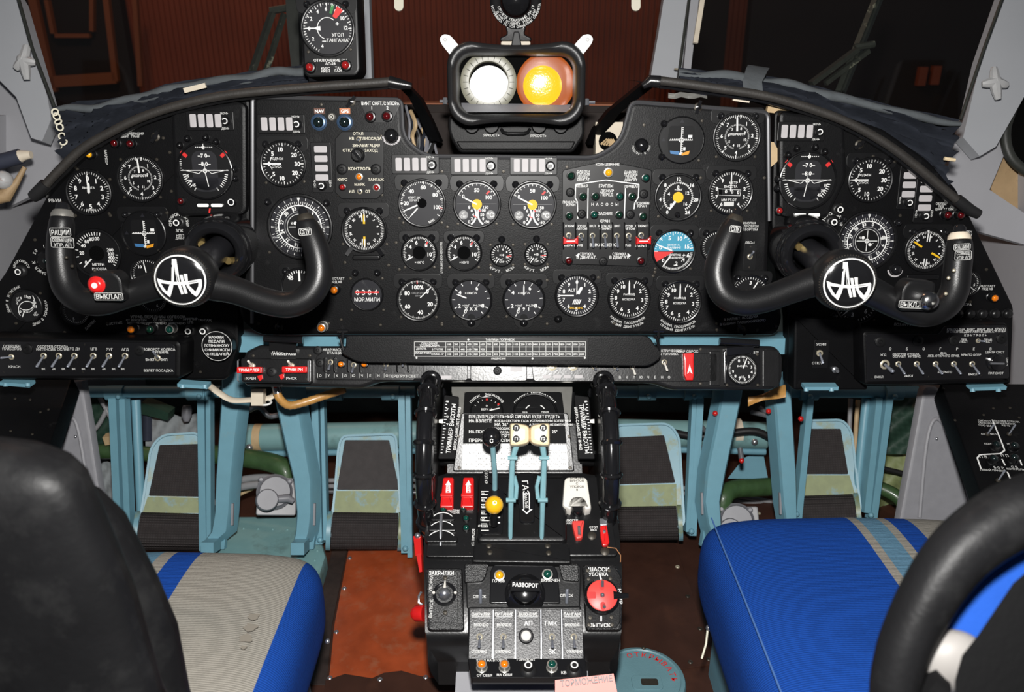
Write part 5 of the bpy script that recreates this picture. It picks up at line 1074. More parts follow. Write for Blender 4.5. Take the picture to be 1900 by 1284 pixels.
# ------------------------------------------------------------------ cabin shell: walls, posts, windscreens
def sheet(name, label, pts, mat, th=.012, kind='structure', cat=None):
    """planar outline given as world points, thickened away from the camera"""
    a, b, c = pts[0], pts[1], pts[2]; n = (b - a).cross(c - a).normalized()
    if n.dot(CAM - a) < 0: n = -n; pts = pts[::-1]
    k = len(pts); vs = list(pts) + [p - n * th for p in pts]; fs = [range(k), range(2 * k - 1, k - 1, -1)] + [((i + 1) % k, i, k + i, k + (i + 1) % k) for i in range(k)]
    return solo(name, MB().add(vs, fs), mat, label, cat, kind=kind, base=pts[0])
def px_(l, d): return [W(x, y, d) for x, y in l]
sheet('wall_left', 'pale grey painted cabin side wall beyond the left board', [onX(x, y, -1.02) for x, y in ((-60, -20), (90, 0), (160, 330))][:0] + [V((-1.02, 1.72, 1.0)), V((-1.02, 2.1, .8)), V((-1.02, 2.1, 0)), V((-1.02, .3, 0)), V((-1.02, .3, 1.05))], 'wallgrey')
sheet('wall_right', 'pale grey painted cabin side wall beyond the right board', [V((1.02, 1.72, 1.0)), V((1.02, 2.1, .8)), V((1.02, 2.1, 0)), V((1.02, .3, 0)), V((1.02, .3, 1.02))], 'wallgrey')
sheet('wall_gusset', 'grey gusset panel under the left window corner', px_([(-60, 95), (20, 130), (82, 208), (130, 205), (128, 330), (-60, 420)], 1.63), 'wallgrey', kind='structure')
sheet('wall_gusset', 'grey gusset panel under the right window corner', px_([(1752, 330), (1790, 205), (1850, 190), (1862, 290), (1836, 352), (1900, 395), (1960, 440), (1960, 470), (1780, 420)], 1.60), 'wallgrey')
sheet('wall_primer', 'brown primer patch under the right side window', px_([(1816, 285), (1846, 262), (1965, 320), (1965, 420), (1850, 372), (1828, 330)], 1.63), 'primer')
def post(label, a, b, d0, d1, wpx, mat='postgrey', extra=None):
    t = TW('windscreen_post', label, 'window post', W(*a, d0), kind='structure')
    return t
sheet('trim_1', 'grey left windscreen post', px_([(18, -30), (36, 0), (62, 90), (88, 180), (95, 222), (78, 262), (58, 256), (30, 180), (-60, 90), (-60, -30)], 1.56), 'postgrey', .03)
sheet('trim_2', 'grey right windscreen post with a pointed lower end', px_([(1868, -30), (1820, 110), (1787, 255), (1818, 290), (1848, 272), (1900, 180), (1965, 60), (1965, -30)], 1.56), 'postgrey', .03)
sheet('trim_3', 'grey post between centre and right windscreens', px_([(1236, -30), (1222, 60), (1206, 150), (1262, 154), (1284, -30)], 1.72), 'postgrey', .04)
sheet('trim_4', 'narrow grey jamb strip beside the right windscreen', px_([(1284, -30), (1266, 152), (1280, 146), (1292, 40), (1300, -30)], 1.74), 'wallgrey', .02)
sheet('trim_5', 'black gasket strip beside the left windscreen', px_([(528, -30), (532, 40), (541, 130), (556, 130), (552, -30)], 1.70), 'gasket', .03)
sheet('trim_6', 'grey post hidden behind the pitch gauge box', px_([(552, -30), (556, 150), (690, 150), (684, -30)], 1.73), 'postgrey', .03)
for l_, pts, d in (('dark drip rail beside the right grey post', [(1281, -20), (1258, 148)], 1.70), ('dark curtain rod beside the left grey post', [(32, -10), (60, 90), (104, 206)], 1.53), ('dark curtain rod beside the right windscreen post', [(1866, -20), (1826, 90), (1782, 222)], 1.53)):
    solo('curtain_rod', MB().tube([W(x, y, d) for x, y in pts], .0032, 8), 'gasket', l_, 'rod')
solo('ring_stop', MB().ring([(.007 + .0018 * math.cos(a), .0018 * math.sin(a)) for a in [k * PI / 3 for k in range(6)]], 16, M=Matrix.Translation(W(1258, 128, 1.69))), 'nut', 'small brass ring at the foot of the right drip rail', 'ring')
solo('wire_loom', MB().bar(W(1306, -20, 1.70), W(1290, 80, 1.70), .010, .006, (0, 1, 0)), 'tape', 'tan cable strip hanging beside the right grey post', 'cable')
WIN = [('window_1', 'left windscreen pane', [(30, -60), (540, -60), (548, 170), (110, 230)], 1.78), ('window_2', 'centre windscreen pane behind the scope hood', [(545, -60), (1240, -60), (1214, 215), (560, 215)], 1.80), ('window_3', 'right windscreen pane', [(1285, -60), (1880, -60), (1790, 240), (1262, 170)], 1.78)]
for nm, lb, pts, d in WIN: sheet(nm, lb, px_(pts, d), 'windscreen', .006)
wf = sheet('window_4', 'dark side window with a rounded black frame at the far right', px_([(1965, 20), (1888, 190), (1868, 255), (1890, 310), (1965, 350)], 1.60), 'hole', .01)
P = [W(x, y, 1.59) for x, y in spline([(1962, 10), (1915, 120), (1884, 190), (1866, 240), (1872, 285), (1900, 315), (1965, 348)], 4)]
solo('window_seal', MB().tube(P, .010, 10), 'gasket', 'black rubber seal round the right side window', 'seal')
def latch(label, c, d, pts):
    t = TW('window_latch', label, 'latch', W(*c, d)); a = W(*c, d)
    for x, y, r in pts: t.part('arm', MB().tube([W(c[0], c[1], d - .012), W(c[0] + x * .6, c[1] + y * .6, d - .013), W(c[0] + x, c[1] + y, d - .010)], [.0105, .0085, .0055 * r], 8), 'whitepaint')
    t.part('hub', MB().ball(W(c[0], c[1], d - .010), .0125, 12, 7), 'whitepaint')
latch('white chipped four armed window latch on the left post', (44, 112), 1.545, ((6, -26, 1.3), (22, 4, 1), (-14, 14, 1.2), (6, 36, 1)))
latch('white chipped four armed window latch on the right post', (1846, 152), 1.545, ((-2, -26, 1.1), (-24, 4, 1), (22, 6, 1.1), (6, 32, 1)))
# fittings on the left wall
t = TW('oxygen_fitting', 'dark blue taped hose with a cream fitting on the left wall', 'hose', W(20, 300, 1.5)); t.part('taped_hose', MB().tube([W(-60, 314, 1.5), W(0, 300, 1.5), W(38, 290, 1.5)], .014, 14), 'bluetape'); t.part('fitting', MB().tube([W(38, 290, 1.5), W(46, 288, 1.5), W(58, 287, 1.5)], [.0115, .009, .007], 12), 'tape')
t = TW('wall_bracket', 'white painted wall knob on a rusty bracket at the left edge', 'bracket', W(10, 345, 1.5)); t.part('knob', MB().ball(W(6, 334, 1.49), .017, 14, 8), 'whitepaint'); t.part('rust_arm', MB().tube([W(-40, 372, 1.5), W(12, 362, 1.5), W(30, 340, 1.5), W(46, 310, 1.5)], [.016, .013, .006, .004], 10), 'primer')

# ------------------------------------------------------------------ outside: hangar and wipers
for pts, d, lb in (([(505, 24), (470, 122), (462, 150)], 1.795, 'wiper arm with flaking paint outside the left windscreen'), ([(1590, 92), (1545, 132), (1505, 155)], 1.795, 'wiper arm with flaking paint outside the right windscreen')):
    t = TW('wiper', lb, 'wiper', W(*pts[1], d)); t.part('arm', MB().bar(W(*pts[0], d), W(*pts[2], d), .016, .01), 'wiper'); o = 22; t.part('link', MB().bar(W(pts[0][0] + o, pts[0][1] + 2, d), W(pts[2][0] + o + 4, pts[2][1], d), .010, .01), 'wiper'); t.part('pivot', MB().tube([W(pts[0][0] - 4, pts[0][1] - 4, d), W(pts[0][0] + 32, pts[0][1] - 10, d)], .008, 8), 'wiper')
t = TW('window_wiper', 'long dark wiper blade across the right windscreen', 'wiper', W(1590, 90, 1.92)); t.part('blade', MB().bar(W(1640, -40, 1.80), W(1556, 170, 1.80), .012, .01), 'wiper'); t.part('rubber', MB().bar(W(1650, -40, 1.80), W(1566, 170, 1.80), .005, .012), 'gasket')
for x in (740, 1180): solo('sun_visor_tab', MB().prism(rrect(0, 0, .018, .030, .0085), 0, .004, .001, True) and (lambda m: m.add([W(x, 4, 1.6) + RT * a + UP * b + FW * c for a, b, c in [(v[0], v[1], v[2]) for v in MB().prism(rrect(0, 0, .018, .034, .0088), 0, .004, .001, True).v]], MB().prism(rrect(0, 0, .018, .034, .0088), 0, .004, .001, True).f))(MB()), 'ivory', 'pale rounded tab hanging at the top edge ' + ('left' if x < 900 else 'right') + ' of the compass', 'tab')
HW = 5.8
wall = TW('hangar_wall', 'reddish brown ribbed hangar wall seen through the windscreens', 'hangar wall', V((0, HW, 0)), kind='structure')
rows = []; m = MB()
prof = []
x = -5.0
while x < 5.0:
    prof += [(x, 0), (x + .018, 0), (x + .021, -.012), (x + .033, -.012), (x + .036, 0)]; x += .036
m.grid([[V((a, HW + b, -2.0)) for a, b in prof], [V((a, HW + b, 3.5)) for a, b in prof]]); wall.part('ribbed_sheet', m, 'hangarwall', ang=.3)
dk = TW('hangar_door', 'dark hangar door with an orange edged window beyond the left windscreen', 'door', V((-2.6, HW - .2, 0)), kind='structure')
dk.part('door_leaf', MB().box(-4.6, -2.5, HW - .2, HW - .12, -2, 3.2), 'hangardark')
def hp(px, py): return onY(px, py, HW - .22)
for a, b, w_ in (((58, -20), (100, 170), .05), ((88, 0), (100, 62), .025), ((172, -10), (172, 58), .025), ((104, 66), (168, 66), .025), ((196, -20), (216, 150), .035), ((94, 152), (216, 144), .07), ((250, -20), (262, 160), .03)): dk.part('door_trim', MB().bar(hp(*a), hp(*b), w_, .04, (0, 1, 0)), 'hangarframe')
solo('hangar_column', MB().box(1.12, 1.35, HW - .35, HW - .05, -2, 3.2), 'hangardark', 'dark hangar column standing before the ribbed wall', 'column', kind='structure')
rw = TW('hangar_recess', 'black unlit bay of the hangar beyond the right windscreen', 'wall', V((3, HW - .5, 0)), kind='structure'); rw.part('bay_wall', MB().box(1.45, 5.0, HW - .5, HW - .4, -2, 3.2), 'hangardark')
for x, y in ((1710, 140), (1735, 138)): rw.part('clutter', MB().box(*(lambda p: (p.x - .025, p.x + .025, p.y - .02, p.y + .02, p.z - .06, p.z + .05))(onY(x, y, HW - .52))), 'hangarwall')

# ------------------------------------------------------------------ control yokes
def emblem(k=1):
    """white winged letter mark, traced on the hub cap; units of cap radius"""
    c = lambda x, y: ((x - 640) / 505, (660 - y) / 505)
    P = [[(520, 215), (610, 215), (640, 690), (690, 950), (640, 960), (585, 740), (555, 330), (520, 690), (470, 690)],
         [(175, 615), (300, 660), (480, 690), (640, 697), (820, 680), (1070, 640), (1085, 680), (1020, 712), (830, 745), (640, 758), (480, 750), (240, 715)],
         [(175, 615), (240, 715), (290, 820), (350, 910), (430, 745), (505, 745), (470, 860), (400, 1022), (270, 900), (195, 750)],
         [(650, 548), (710, 545), (735, 740), (770, 940), (710, 945), (680, 740)],
         [(735, 530), (805, 530), (805, 690), (830, 790), (935, 912), (1000, 800), (1020, 700), (1085, 660), (1075, 790), (1030, 910), (940, 1018), (850, 940), (775, 800), (750, 690)]]
    return [[c(*q) for q in p] for p in P]
def yoke(label, hub, boss, left, right, dH, side):
    t = TW('control_yoke', label, 'control yoke', W(*hub, dH)); R_ = lambda r, d: r * d / F
    for pts in (left, right):
        sp = spline(pts, 7); t.part('handle_arm', MB().tube([W(x, y, dH + .012) for x, y, r in sp], [R_(r, dH) for x, y, r in sp], 16), 'yoke', ang=1.2)
    n = MAIN.n; dC = dH - .020; f0 = Frame(W(*hub, dC), (n + V((-.06 * side, 0, -.04))))
    A = f0.mat(W(*hub, dC)); px = dC / F
    t.part('hub', MB().lathe([(30 * px, -.06), (56 * px, -.03), (58 * px, -.012), (55 * px, 0), (50 * px, .004), (0, .004)], 40, M=A), 'yoke')
    kn = MB()
    for i in range(64): a = 2 * PI * i / 64; p = A @ V((51 * px * math.cos(a), 51 * px * math.sin(a), .0035)); kn.ball(p, .0011, 5, 3)
    t.part('knurled_ring', kn, 'screw', kind='stuff')
    cap = t.part('hub_cap', MB().lathe([(47 * px, .002), (47 * px, .008), (44 * px, .0098), (30 * px, .0112), (0, .012)], 44, M=A), 'gloss')
    ring = MB().ring([(44.2 * px, .0092), (46.6 * px, .0085), (46.6 * px, .0100), (44.2 * px, .0108)], 48, M=A); t.part('white_ring', ring, 'white', par=cap)
    m = MB(); sl = -.12 if side > 0 else 0
    for p in emblem():
        q = [((x + sl * y) * 44.5 * px, y * 44.5 * px) for x, y in p]; q = ccw(q); m.add([A @ V((x, y, .0100 + .0020 * (1 - (x * x + y * y) / (45 * px) ** 2) + .0004)) for x, y in q], [range(len(q))])
    t.part('emblem', m, 'white', par=cap)
    a = W(*hub, dH); b = W(*boss, dH + .175); ax = (b - a).normalized(); M = Frame(b, -ax).mat(b)
    t.part('column', MB().tube([a + ax * .01, b + ax * .07], .0215, 20), 'columnsteel')
    bs = TW('column_boss', ('left' if side < 0 else 'right') + ' black ringed boss where the yoke column enters the panel', 'boss', b)
    bs.part('boss_ring', MB().ring([(.030, -.03), (.030, 0), (.034, .006), (.040, .008), (.047, .004), (.050, -.004), (.0505, -.012), (.0525, -.014), (.0535, -.022), (.0535, -.085), (.030, -.085)], 44, M=M), 'gloss')
    for dx in (-1, 1): bs.part('brass_roller', MB().tube([b - ax * .0 + RT * dx * .021 + UP * (.013 * -dx) - ax * .004, b + RT * dx * .0285 + UP * (.017 * -dx) + ax * .02], .006, 10), 'brass')
    return t
def label_on(t, px, py, d, w_, h_, txts, size, rot=0, frame=True, par=None, n=None):
    f = Frame(W(px, py, d), n or MAIN.n); M = f.mat(W(px, py, d)) @ Matrix.Rotation(rad(rot), 4, 'Z'); k = d / F
    m = MB().prism([(x * k, y * k) for x, y in rrect(0, 0, w_, h_, 3)], -.004, 0); m.v = [tuple(M @ V(v)) for v in m.v]; o = t.part('name_plate', m, 'placard', par=par)
    m = MB()
    if frame: m.frame([(x * k, y * k) for x, y in rrect(0, 0, w_ - 1, h_ - 1, 3)], [(x * k, y * k) for x, y in rrect(0, 0, w_ - 2.6, h_ - 2.6, 2)], .0001, .0004)
    for i, s_ in enumerate(txts): m.text(s_, 0, ((len(txts) - 1) / 2 - i) * size * 1.45 * k, size * k, .0005, fit=(w_ - 7) * k)
    m.v = [tuple(M @ V(v)) for v in m.v]; t.part('lettering', m, 'offwhite', par=o)
def topcap(t, px, py, dx, dy, d, mat='rim_silver', r=15):
    k = d / F; a = W(px, py, d); b = W(px + dx, py + dy, d); ax = (b - a).normalized()
    t.part('grip_collar', MB().tube([a, a + ax * .005, a + ax * .010], [r * 1.35 * k, r * 1.3 * k, r * k], 16), mat); t.part('thumb_button', MB().tube([a + ax * .009, a + ax * .017, a + ax * .021], [r * .8 * k, r * .75 * k, r * .4 * k], 14), 'gloss')
def apbox(t, cx, cy, d, sx, red):
    f = Frame(W(cx, cy, d), MAIN.n); A = f.mat(W(cx, cy, d)); k = d / F
    def tr(m): m.v = [tuple(A @ V((v[0] * k, v[1] * k, v[2] * k))) for v in m.v]; return m
    b = t.part('button_box', tr(MB().prism(roundpoly([(-28, 24), (20, 26), (32, 12), (33, -30), (-24, -30)] if sx < 0 else [(28, 26), (-22, 30), (-34, 14), (-34, -28), (26, -30)], 8), -24, 10, 5)), 'yoke')
    if red:
        t.part('release_button', tr(MB().lathe([(16, 9), (16, 12), (14, 13.5), (12.5, 17), (9, 19), (0, 19.5)], 24, (-14, 2))), 'red_plastic', par=b); t.part('button_centre', tr(MB().lathe([(5.5, 19), (5, 20.4), (0, 20.4)], 16, (-14, 2))), 'white', par=b)
    else:
        t.part('clear_cap', tr(MB().lathe([(18, 9), (18, 24), (15, 32), (9, 36), (0, 37)], 24, (10, -6))), 'clearcap', par=b)
    label_on(t, cx + (3 if sx < 0 else -8), cy + (21 if sx < 0 else 17), d - .0115, 54, 15, ['ВЫКЛ.АП'], 9, 0 if sx < 0 else -2, par=b)
yl = yoke('left black control yoke with a red release button', (339, 517), (400, 468),
     [(330, 520, 30), (290, 530, 27), (240, 546, 25), (190, 561, 25), (150, 556, 25), (124, 533, 25), (114, 495, 24.5), (112, 455, 24), (115, 415, 22), (116, 402, 19)],
     [(345, 520, 32), (400, 530, 29), (440, 540, 26), (490, 558, 25), (535, 565, 25), (571, 551, 25), (591, 519, 25), (591, 480, 25), (581, 445, 24), (570, 418, 21), (568, 410, 18)], 1.115, -1)
topcap(yl, 116, 403, 0, -12, 1.127); topcap(yl, 568, 411, -3, -10, 1.127, 'screw', 12); apbox(yl, 199, 529, 1.098, -1, True)
label_on(yl, 112, 431, 1.108, 40, 17, ['РАЦИИ'], 9, 0); label_on(yl, 116, 450, 1.108, 44, 20, ['СОВМЕЩЕН', 'УПР. АП'], 6, -2); label_on(yl, 566, 430, 1.109, 25, 14, ['СПУ'], 9, 5)
for x, y in ((123, 478), (134, 494), (176, 502)): yl.part('screw', MB().ball(W(x, y, 1.108), .0026, 8, 5), 'screw')
yr = yoke('right black control yoke with a clear capped button', (1571, 523), (1507, 473),
     [(1572, 524, 32), (1517, 522, 29), (1470, 537, 26), (1420, 555, 25), (1376, 561, 25), (1343, 545, 25), (1331, 508, 24.5), (1340, 465, 24), (1356, 428, 22), (1362, 412, 18)],
     [(1575, 524, 30), (1620, 543, 28), (1665, 566, 26), (1710, 582, 25), (1748, 572, 25), (1770, 541, 25), (1776, 500, 24.5), (1779, 470, 24), (1780, 450, 22), (1780, 444, 19)], 1.115, 1)
topcap(yr, 1362, 413, 3, -9, 1.127, 'screw', 12); topcap(yr, 1780, 445, 0, -10, 1.127, 'tape', 15); apbox(yr, 1702, 548, 1.098, 1, False)
label_on(yr, 1364, 425, 1.109, 22, 13, ['СПУ'], 9, -5); label_on(yr, 1785, 458, 1.108, 32, 13, ['РАЦИИ'], 8, 3); label_on(yr, 1787, 474, 1.108, 32, 18, ['СОВМЕЩ', 'УПР АП'], 5.5, 3)
for x, y in ((1770, 502), (1760, 516), (1755, 545)): yr.part('screw', MB().ball(W(x, y, 1.106), .0026, 8, 5), 'nut')

# ------------------------------------------------------------------ centre pedestal
FLOOR = .15
def loft(rows, zb=None):
    """rows: (xl, xr, y, d): sloping top with sides dropped by zb metres"""
    g = []
    for xl, xr, y, d in rows:
        a, b = W(xl, y, d), W(xr, y, d); dz = V((0, 0, -(zb or .12))); g.append([a + dz, a, b, b + dz])
    m = MB().grid(g); n = len(rows); m.add([g[-1][k] for k in range(4)], [(0, 1, 2, 3)]); m.add([g[0][k] for k in range(4)], [(3, 2, 1, 0)]); return m
PED = TW('centre_pedestal', 'black centre pedestal between the seats, carrying levers and switches', 'pedestal', V((.01, .98, FLOOR)))
PED.part('upper_body', loft([(838, 1066, 728, 1.44), (838, 1066, 775, 1.405), (832, 1078, 786, 1.385), (830, 1080, 878, 1.362), (806, 1128, 886, 1.352), (796, 1142, 935, 1.318), (787, 1150, 1000, 1.278), (786, 1152, 1042, 1.252)], .16), 'satin')
PED.part('lower_body', loft([(786, 1153, 1040, 1.250), (787, 1154, 1056, 1.240), (789, 1153, 1172, 1.192), (792, 1150, 1186, 1.190), (798, 1146, 1205, 1.200), (812, 1132, 1228, 1.222)], .045), 'satin')
PED.part('grey_base', MB().bar(W(968, 1215, 1.25), W(968, 1290, 1.33), .20, .30, (0, -1, .2), w2=.13), 'wallgrey')
PGF = rowframe(728, 1.425, 778, 1.398); PQ = rowframe(770, 1.372, 878, 1.3545); LFP = rowframe(882, 1.340, 1040, 1.246); LBF = rowframe(1052, 1.236, 1172, 1.188); APF = rowframe(1126, 1.186, 1222, 1.152); AP2 = rowframe(1222, 1.150, 1258, 1.126)
def sub(fr, px, py):
    """helper: write pixel geometry on a frame as parts of the pedestal"""
    class S_:
        pass
    t = object.__new__(T); t.fr = fr; P, tt_ = fr.hit(px, py); t.P = P; t.k = tt_ / F; t.M = fr.mat(P); t.Mi = t.M.inverted(); t.o = PED.o; t.base = Matrix.Translation(-PED.b) @ t.M
    def part(name, mb, mat, at=None, par=None, key=None, label=None, kind=None, ang=.7):
        mb = mb() if callable(mb) else mb; me = mesh(name, mb, t.k, mat, ang=ang)
        L = Matrix.Translation(V((at[0], at[1], at[2] if len(at) > 2 else 0)) * t.k) if at else Matrix.Identity(4)
        o = link(name, me, par or PED.o, L if par else t.base @ L)
        if label or kind: props(o, label, None, None, kind)
        return o
    t.part = part; return t
# gauges at the top
t = sub(PGF, 950, 750); t.part('gauge_panel', MB().prism(roundpoly(t.pl([(862, 728), (1042, 728), (1050, 790), (858, 790)]), 6), -6, 2, 1, True), 'satin')
t.part('bracket_plate', MB().prism(t.pl([(838, 722), (862, 722), (860, 782), (846, 782)]), -4, 1), 'alu'); t.part('bracket_plate', MB().prism(t.pl([(1042, 722), (1062, 722), (1058, 782), (1044, 782)]), -4, 1), 'alu')
t.part('top_strip', MB().prism(t.pl([(838, 718), (1062, 718), (1062, 728), (838, 728)]), -5, 0), 'alu')
t.part('lettering', MB().arctext('ПОЛОЖ. ЗАКРЫЛКОВ', *t.at(903, 764), 35, 0, 4.6, 2.4, 7.5), 'white'); t.part('lettering', MB().arctext('СТВОРКИ МАСЛОРАДИАТ', *t.at(993, 770), 44, 0, 4.6, 2.4, 6.2), 'white')
def flapg(d): d.t('ВЕРХ 15', 0, .15, .14); d.t('0', 0, .42, .16); d.line(0, .8, 0, .95, .12, 'redprint'); d.line(.72, .5, .85, .58, .1, 'redprint'); d.ticks(-60, 60, 6, .84, .95, .03); d.needle(75, .9, .08, -.2)
G(PGF.off(.002), 903, 764, 31, 'flap_position_gauge', 'flap gauge at the top of the pedestal, lower half hidden', flapg)
def oilg(d): d.t('ЛЕВ.', -.5, .05, .1).t('ПРАВ.', .5, .07, .1).t('1', -.62, -.12, .12).t('4', .62, -.10, .12); d.arc(.5, .55, 300, 330).arc(.5, .55, 30, 60)
G(PGF.off(.002), 993, 768, 42, 'cooler_flap_gauge', 'oil cooler flap gauge at the top of the pedestal, lower half hidden', oilg)
# placard
t = T('warning_placard', 'black and silver throttle warning placard behind the throttle knobs', 'placard', PQ, 952, 826, h=.004)
t.part('plate', MB().prism(roundpoly(t.pl([(856, 766), (1054, 766), (1066, 874), (840, 874)]), 5), -6, 0, 1.5, True), 'satin')
t.part('text_field', MB().prism(t.pl([(861, 768), (1047, 768), (1051, 823), (859, 823)]), 0, .6), 'placard_matte')
m = MB()
for s_, x, y, z, al in (('ПРЕДУПРЕДИТЕЛЬНЫЙ СИГНАЛ БУДЕТ ГУДЕТЬ', 870, 773, 6, 1), ('НА ВЗЛЕТЕ', 870, 781, 5.6, 1), ('КОГДА СЕКТОРЫ ГАЗА УСТАНОВЛЕНЫ БОЛЕЕ ЧЕМ', 918, 781, 4, 1), ('НА 76°', 918, 788, 6, 1), ('А ЗАКРЫЛКИ НЕ ВЫПУЩЕНЫ', 982, 788, 4, 1), ('СВОБОДНО НЕ НА', 915, 795, 4, 1), ('НА ПОСАДКЕ', 870, 801, 5.6, 1), ('КОГДА СЕКТОРЫ', 925, 802, 4, 1), ('25°', 1024, 801, 5.5, 1), ('УПРТ', 925, 809, 6, 1), ('ПРЕРЫВИСТО', 870, 817, 6, 1), ('ЕСЛИ Г', 925, 817, 5.6, 1), ('ШАССИ', 980, 817, 4.5, 1)): m.text(s_, *t.at(x, y), z, .9, align=al, fit=170)
t.part('lettering', m, 'white', kind='stuff')
t.part('silver_table', MB().prism(t.pl([(859, 826), (1051, 826), (1054, 871), (857, 871)]), 0, .6), 'engraved')
m = MB()
for y in (836, 846, 856, 866): m.line(*t.at(860, y), *t.at(1050, y), .8, .9)
for i in range(12): x = 884 + i * 14; m.line(*t.at(x, 836), *t.at(x, 866), .8, .9)
for r_ in range(3):
    m.text(('ПОДЪЕМ', 'СНИЖЕН', 'СРЕДН')[r_], *t.at(870, 841 + r_ * 10), 4, .9, fit=20)
    for i in range(12): m.text(str(430 + i * 7 + r_ * 13), *t.at(891 + i * 14, 841 + r_ * 10), 4.4, .9, fit=11)
m.text('ТЕМПЕРАТУРА ГАЗОВ', *t.at(955, 831), 5, .9); t.part('table_figures', m, 'greyprint', kind='stuff'); screws(t, [t.at(*q) for q in ((850, 810), (1056, 810), (852, 868), (1058, 868))], 3.2)
# trim scale plates
for x0, s_, yw, lb in ((835, -1, -10, 'trim scale plate beside the left trim wheel'), (1082, 1, 10, 'trim scale plate beside the right trim wheel')):
    f = tiltframe(x0, 790, 1.335, 34, -yw); t = T('trim_scale', lb, 'scale plate', f, x0, 790); rot = 6 * -s_
    t.part('plate', MB().prism(roundpoly(t.pl([(x0 - 14 + 3 * -s_, 732), (x0 + 14 + 3 * -s_, 736), (x0 + 16 + 6 * s_, 852), (x0 - 16 + 6 * s_, 852)]), 3), -6, 0, 1.5, True), 'placard_matte')
    m = MB().text('ТРИММЕР ВЫСОТЫ', *t.at(x0 + 2, 795), 8, .4, 90 - 6 if s_ < 0 else -84, fit=92).text('ВВЕРХ-САМОЛЕТ-ВНИЗ', *t.at(x0 + 2 - 11 * s_, 795), 5, .4, 84 if s_ < 0 else -84, fit=92)
    for i in range(18): xx, yy = t.at(x0 + 13 * s_ + (i - 9) * .55 * s_, 745 + i * 5.6); m.line(xx, yy, xx + (5 if i % 3 == 0 else 3.4) * -s_, yy, 1.5, .4)
    for i, c in enumerate(('8', '4', '0', '4')): m.text(c, *t.at(x0 + 5 * s_, 745 + i * 14), 5, .4, 84 if s_ < 0 else -84)
    t.part('lettering', m, 'white', kind='stuff'); t.part('pointer', MB().prism([(a + t.at(x0 + 17 * s_, 782)[0], b + t.at(x0 + 17 * s_, 782)[1]) for a, b in ((-4, -3), (4, -4), (4, 4), (-4, 3))], 0, 4, .5), 'white_plastic')
# trim wheels
for X, lb in ((-.137, 'black beaded trim wheel on the left side of the pedestal'), (.1545, 'black beaded trim wheel on the right side of the pedestal')):
    c = V((X, 1.212, .492)); t = TW('trim_handwheel', lb, 'trim wheel', c); R = .126
    t.part('rim', MB().tube([c + V((0, R * math.cos(a), R * math.sin(a))) for a in [2 * PI * i / 40 for i in range(41)]], .0135, 12, False), 'gloss')
    for i in range(16): a = 2 * PI * (i + .35) / 16; M = Matrix.Translation(c + V((0, R * math.cos(a), R * math.sin(a)))) @ Matrix.Rotation(a, 4, 'X'); t.part('grip_bead', MB().ring([(.0142 + .0042 * math.cos(q), .0042 * math.sin(q)) for q in [k * PI / 3 for k in range(6)]], 14, M=M), 'gloss')
    s_ = 1 if X < 0 else -1; t.part('web', MB().lathe([(.02, -.006), (.118, -.004), (.118, .004), (.02, .006)], 32, M=Matrix.Translation(c + V((.010 * s_, 0, 0))) @ Matrix.Rotation(PI / 2, 4, 'Y')), 'satin'); t.part('hub', MB().tube([c, c + V((.04 * s_, 0, 0))], .022, 16), 'satin')
# left plate: guards, lamps, friction lever
t = sub(LFP, 840, 960); t.part('side_plate', MB().prism(roundpoly(t.pl([(808, 884), (886, 884), (884, 1034), (790, 1034)]), 6), -2, 3, 1.5), 'satin')
for x, xb in ((832, 829), (869, 867)):
    g = t.part('red_guard', MB().prism(roundpoly(t.pl([(x - 9, 893), (x + 11, 893), (xb + 13, 948), (xb - 12, 948)]), 4), 3, 16, 3, True), 'red_plastic')
    t.part('guard_step', MB().prism(roundpoly(t.pl([(xb - 11, 930), (xb + 12, 930), (xb + 11, 924), (xb - 10, 924)]), 2), 16, 20, 1), 'red_plastic', par=None)
    t.part('arrow_mark', MB().poly(t.pl([(x + 1, 899), (x - 5, 908), (x - 3, 908), (x - 4, 922), (x + 5, 922), (x + 4, 908), (x + 6, 908)]), 16.3), 'white'); t.part('lettering', MB().text('ФАРА', *t.at(x + 1, 915), 4, 16.6, 90), 'redprint')
for x, y in ((823, 948), (860, 946), (865, 965), (865, 983)): lamp(t, x, y, 6.5, 'lens_teal', h=9)
t.part('lettering', MB().text('ЗАТОРМ', *t.at(841, 949), 4, 3.3).text('ПОЛЗУН', *t.at(841, 953), 4, 3.3), 'white'); t.part('lettering', MB().text('ВСПЫШ 2,1', *t.at(878, 998), 4.5, 3.3, -90), 'white')
for i, (y, rr_) in enumerate(((962, 19), (982, 22), (1003, 25))):
    a, b = t.at(822 - i, y); t.part('drum_band', MB().prism(roundpoly([(a - rr_ - 4, b + 3), (a - rr_ * .5, b + 13), (a + rr_ * .5, b + 13), (a + rr_ + 4, b + 3), (a + rr_ + 4, b - 8), (a - rr_ - 4, b - 8)], 5), 3, 8 + 2 * i, 2), 'satin'); t.part('white_line', MB().annulus(a, b - 16, rr_ + 4, rr_ + 5.6, 8.4 + 2 * i, -48, 48, 18), 'white')
t.part('lettering', MB().text('РЫЧАГИ', *t.at(824, 974), 4.5, 9.5).text('ТОРМОЗ РАЗБЕГА', *t.at(822, 979), 4, 9.5, fit=42), 'white')
b = t.part('friction_lever', MB().tube([(*t.at(818, 1015), 6), (*t.at(819, 985), 16), (*t.at(820, 962), 18)], [3, 3, 3.4], 10), 'steel'); screws(t, [t.at(*q) for q in ((800, 1008), (838, 1008), (873, 1026))], 4)
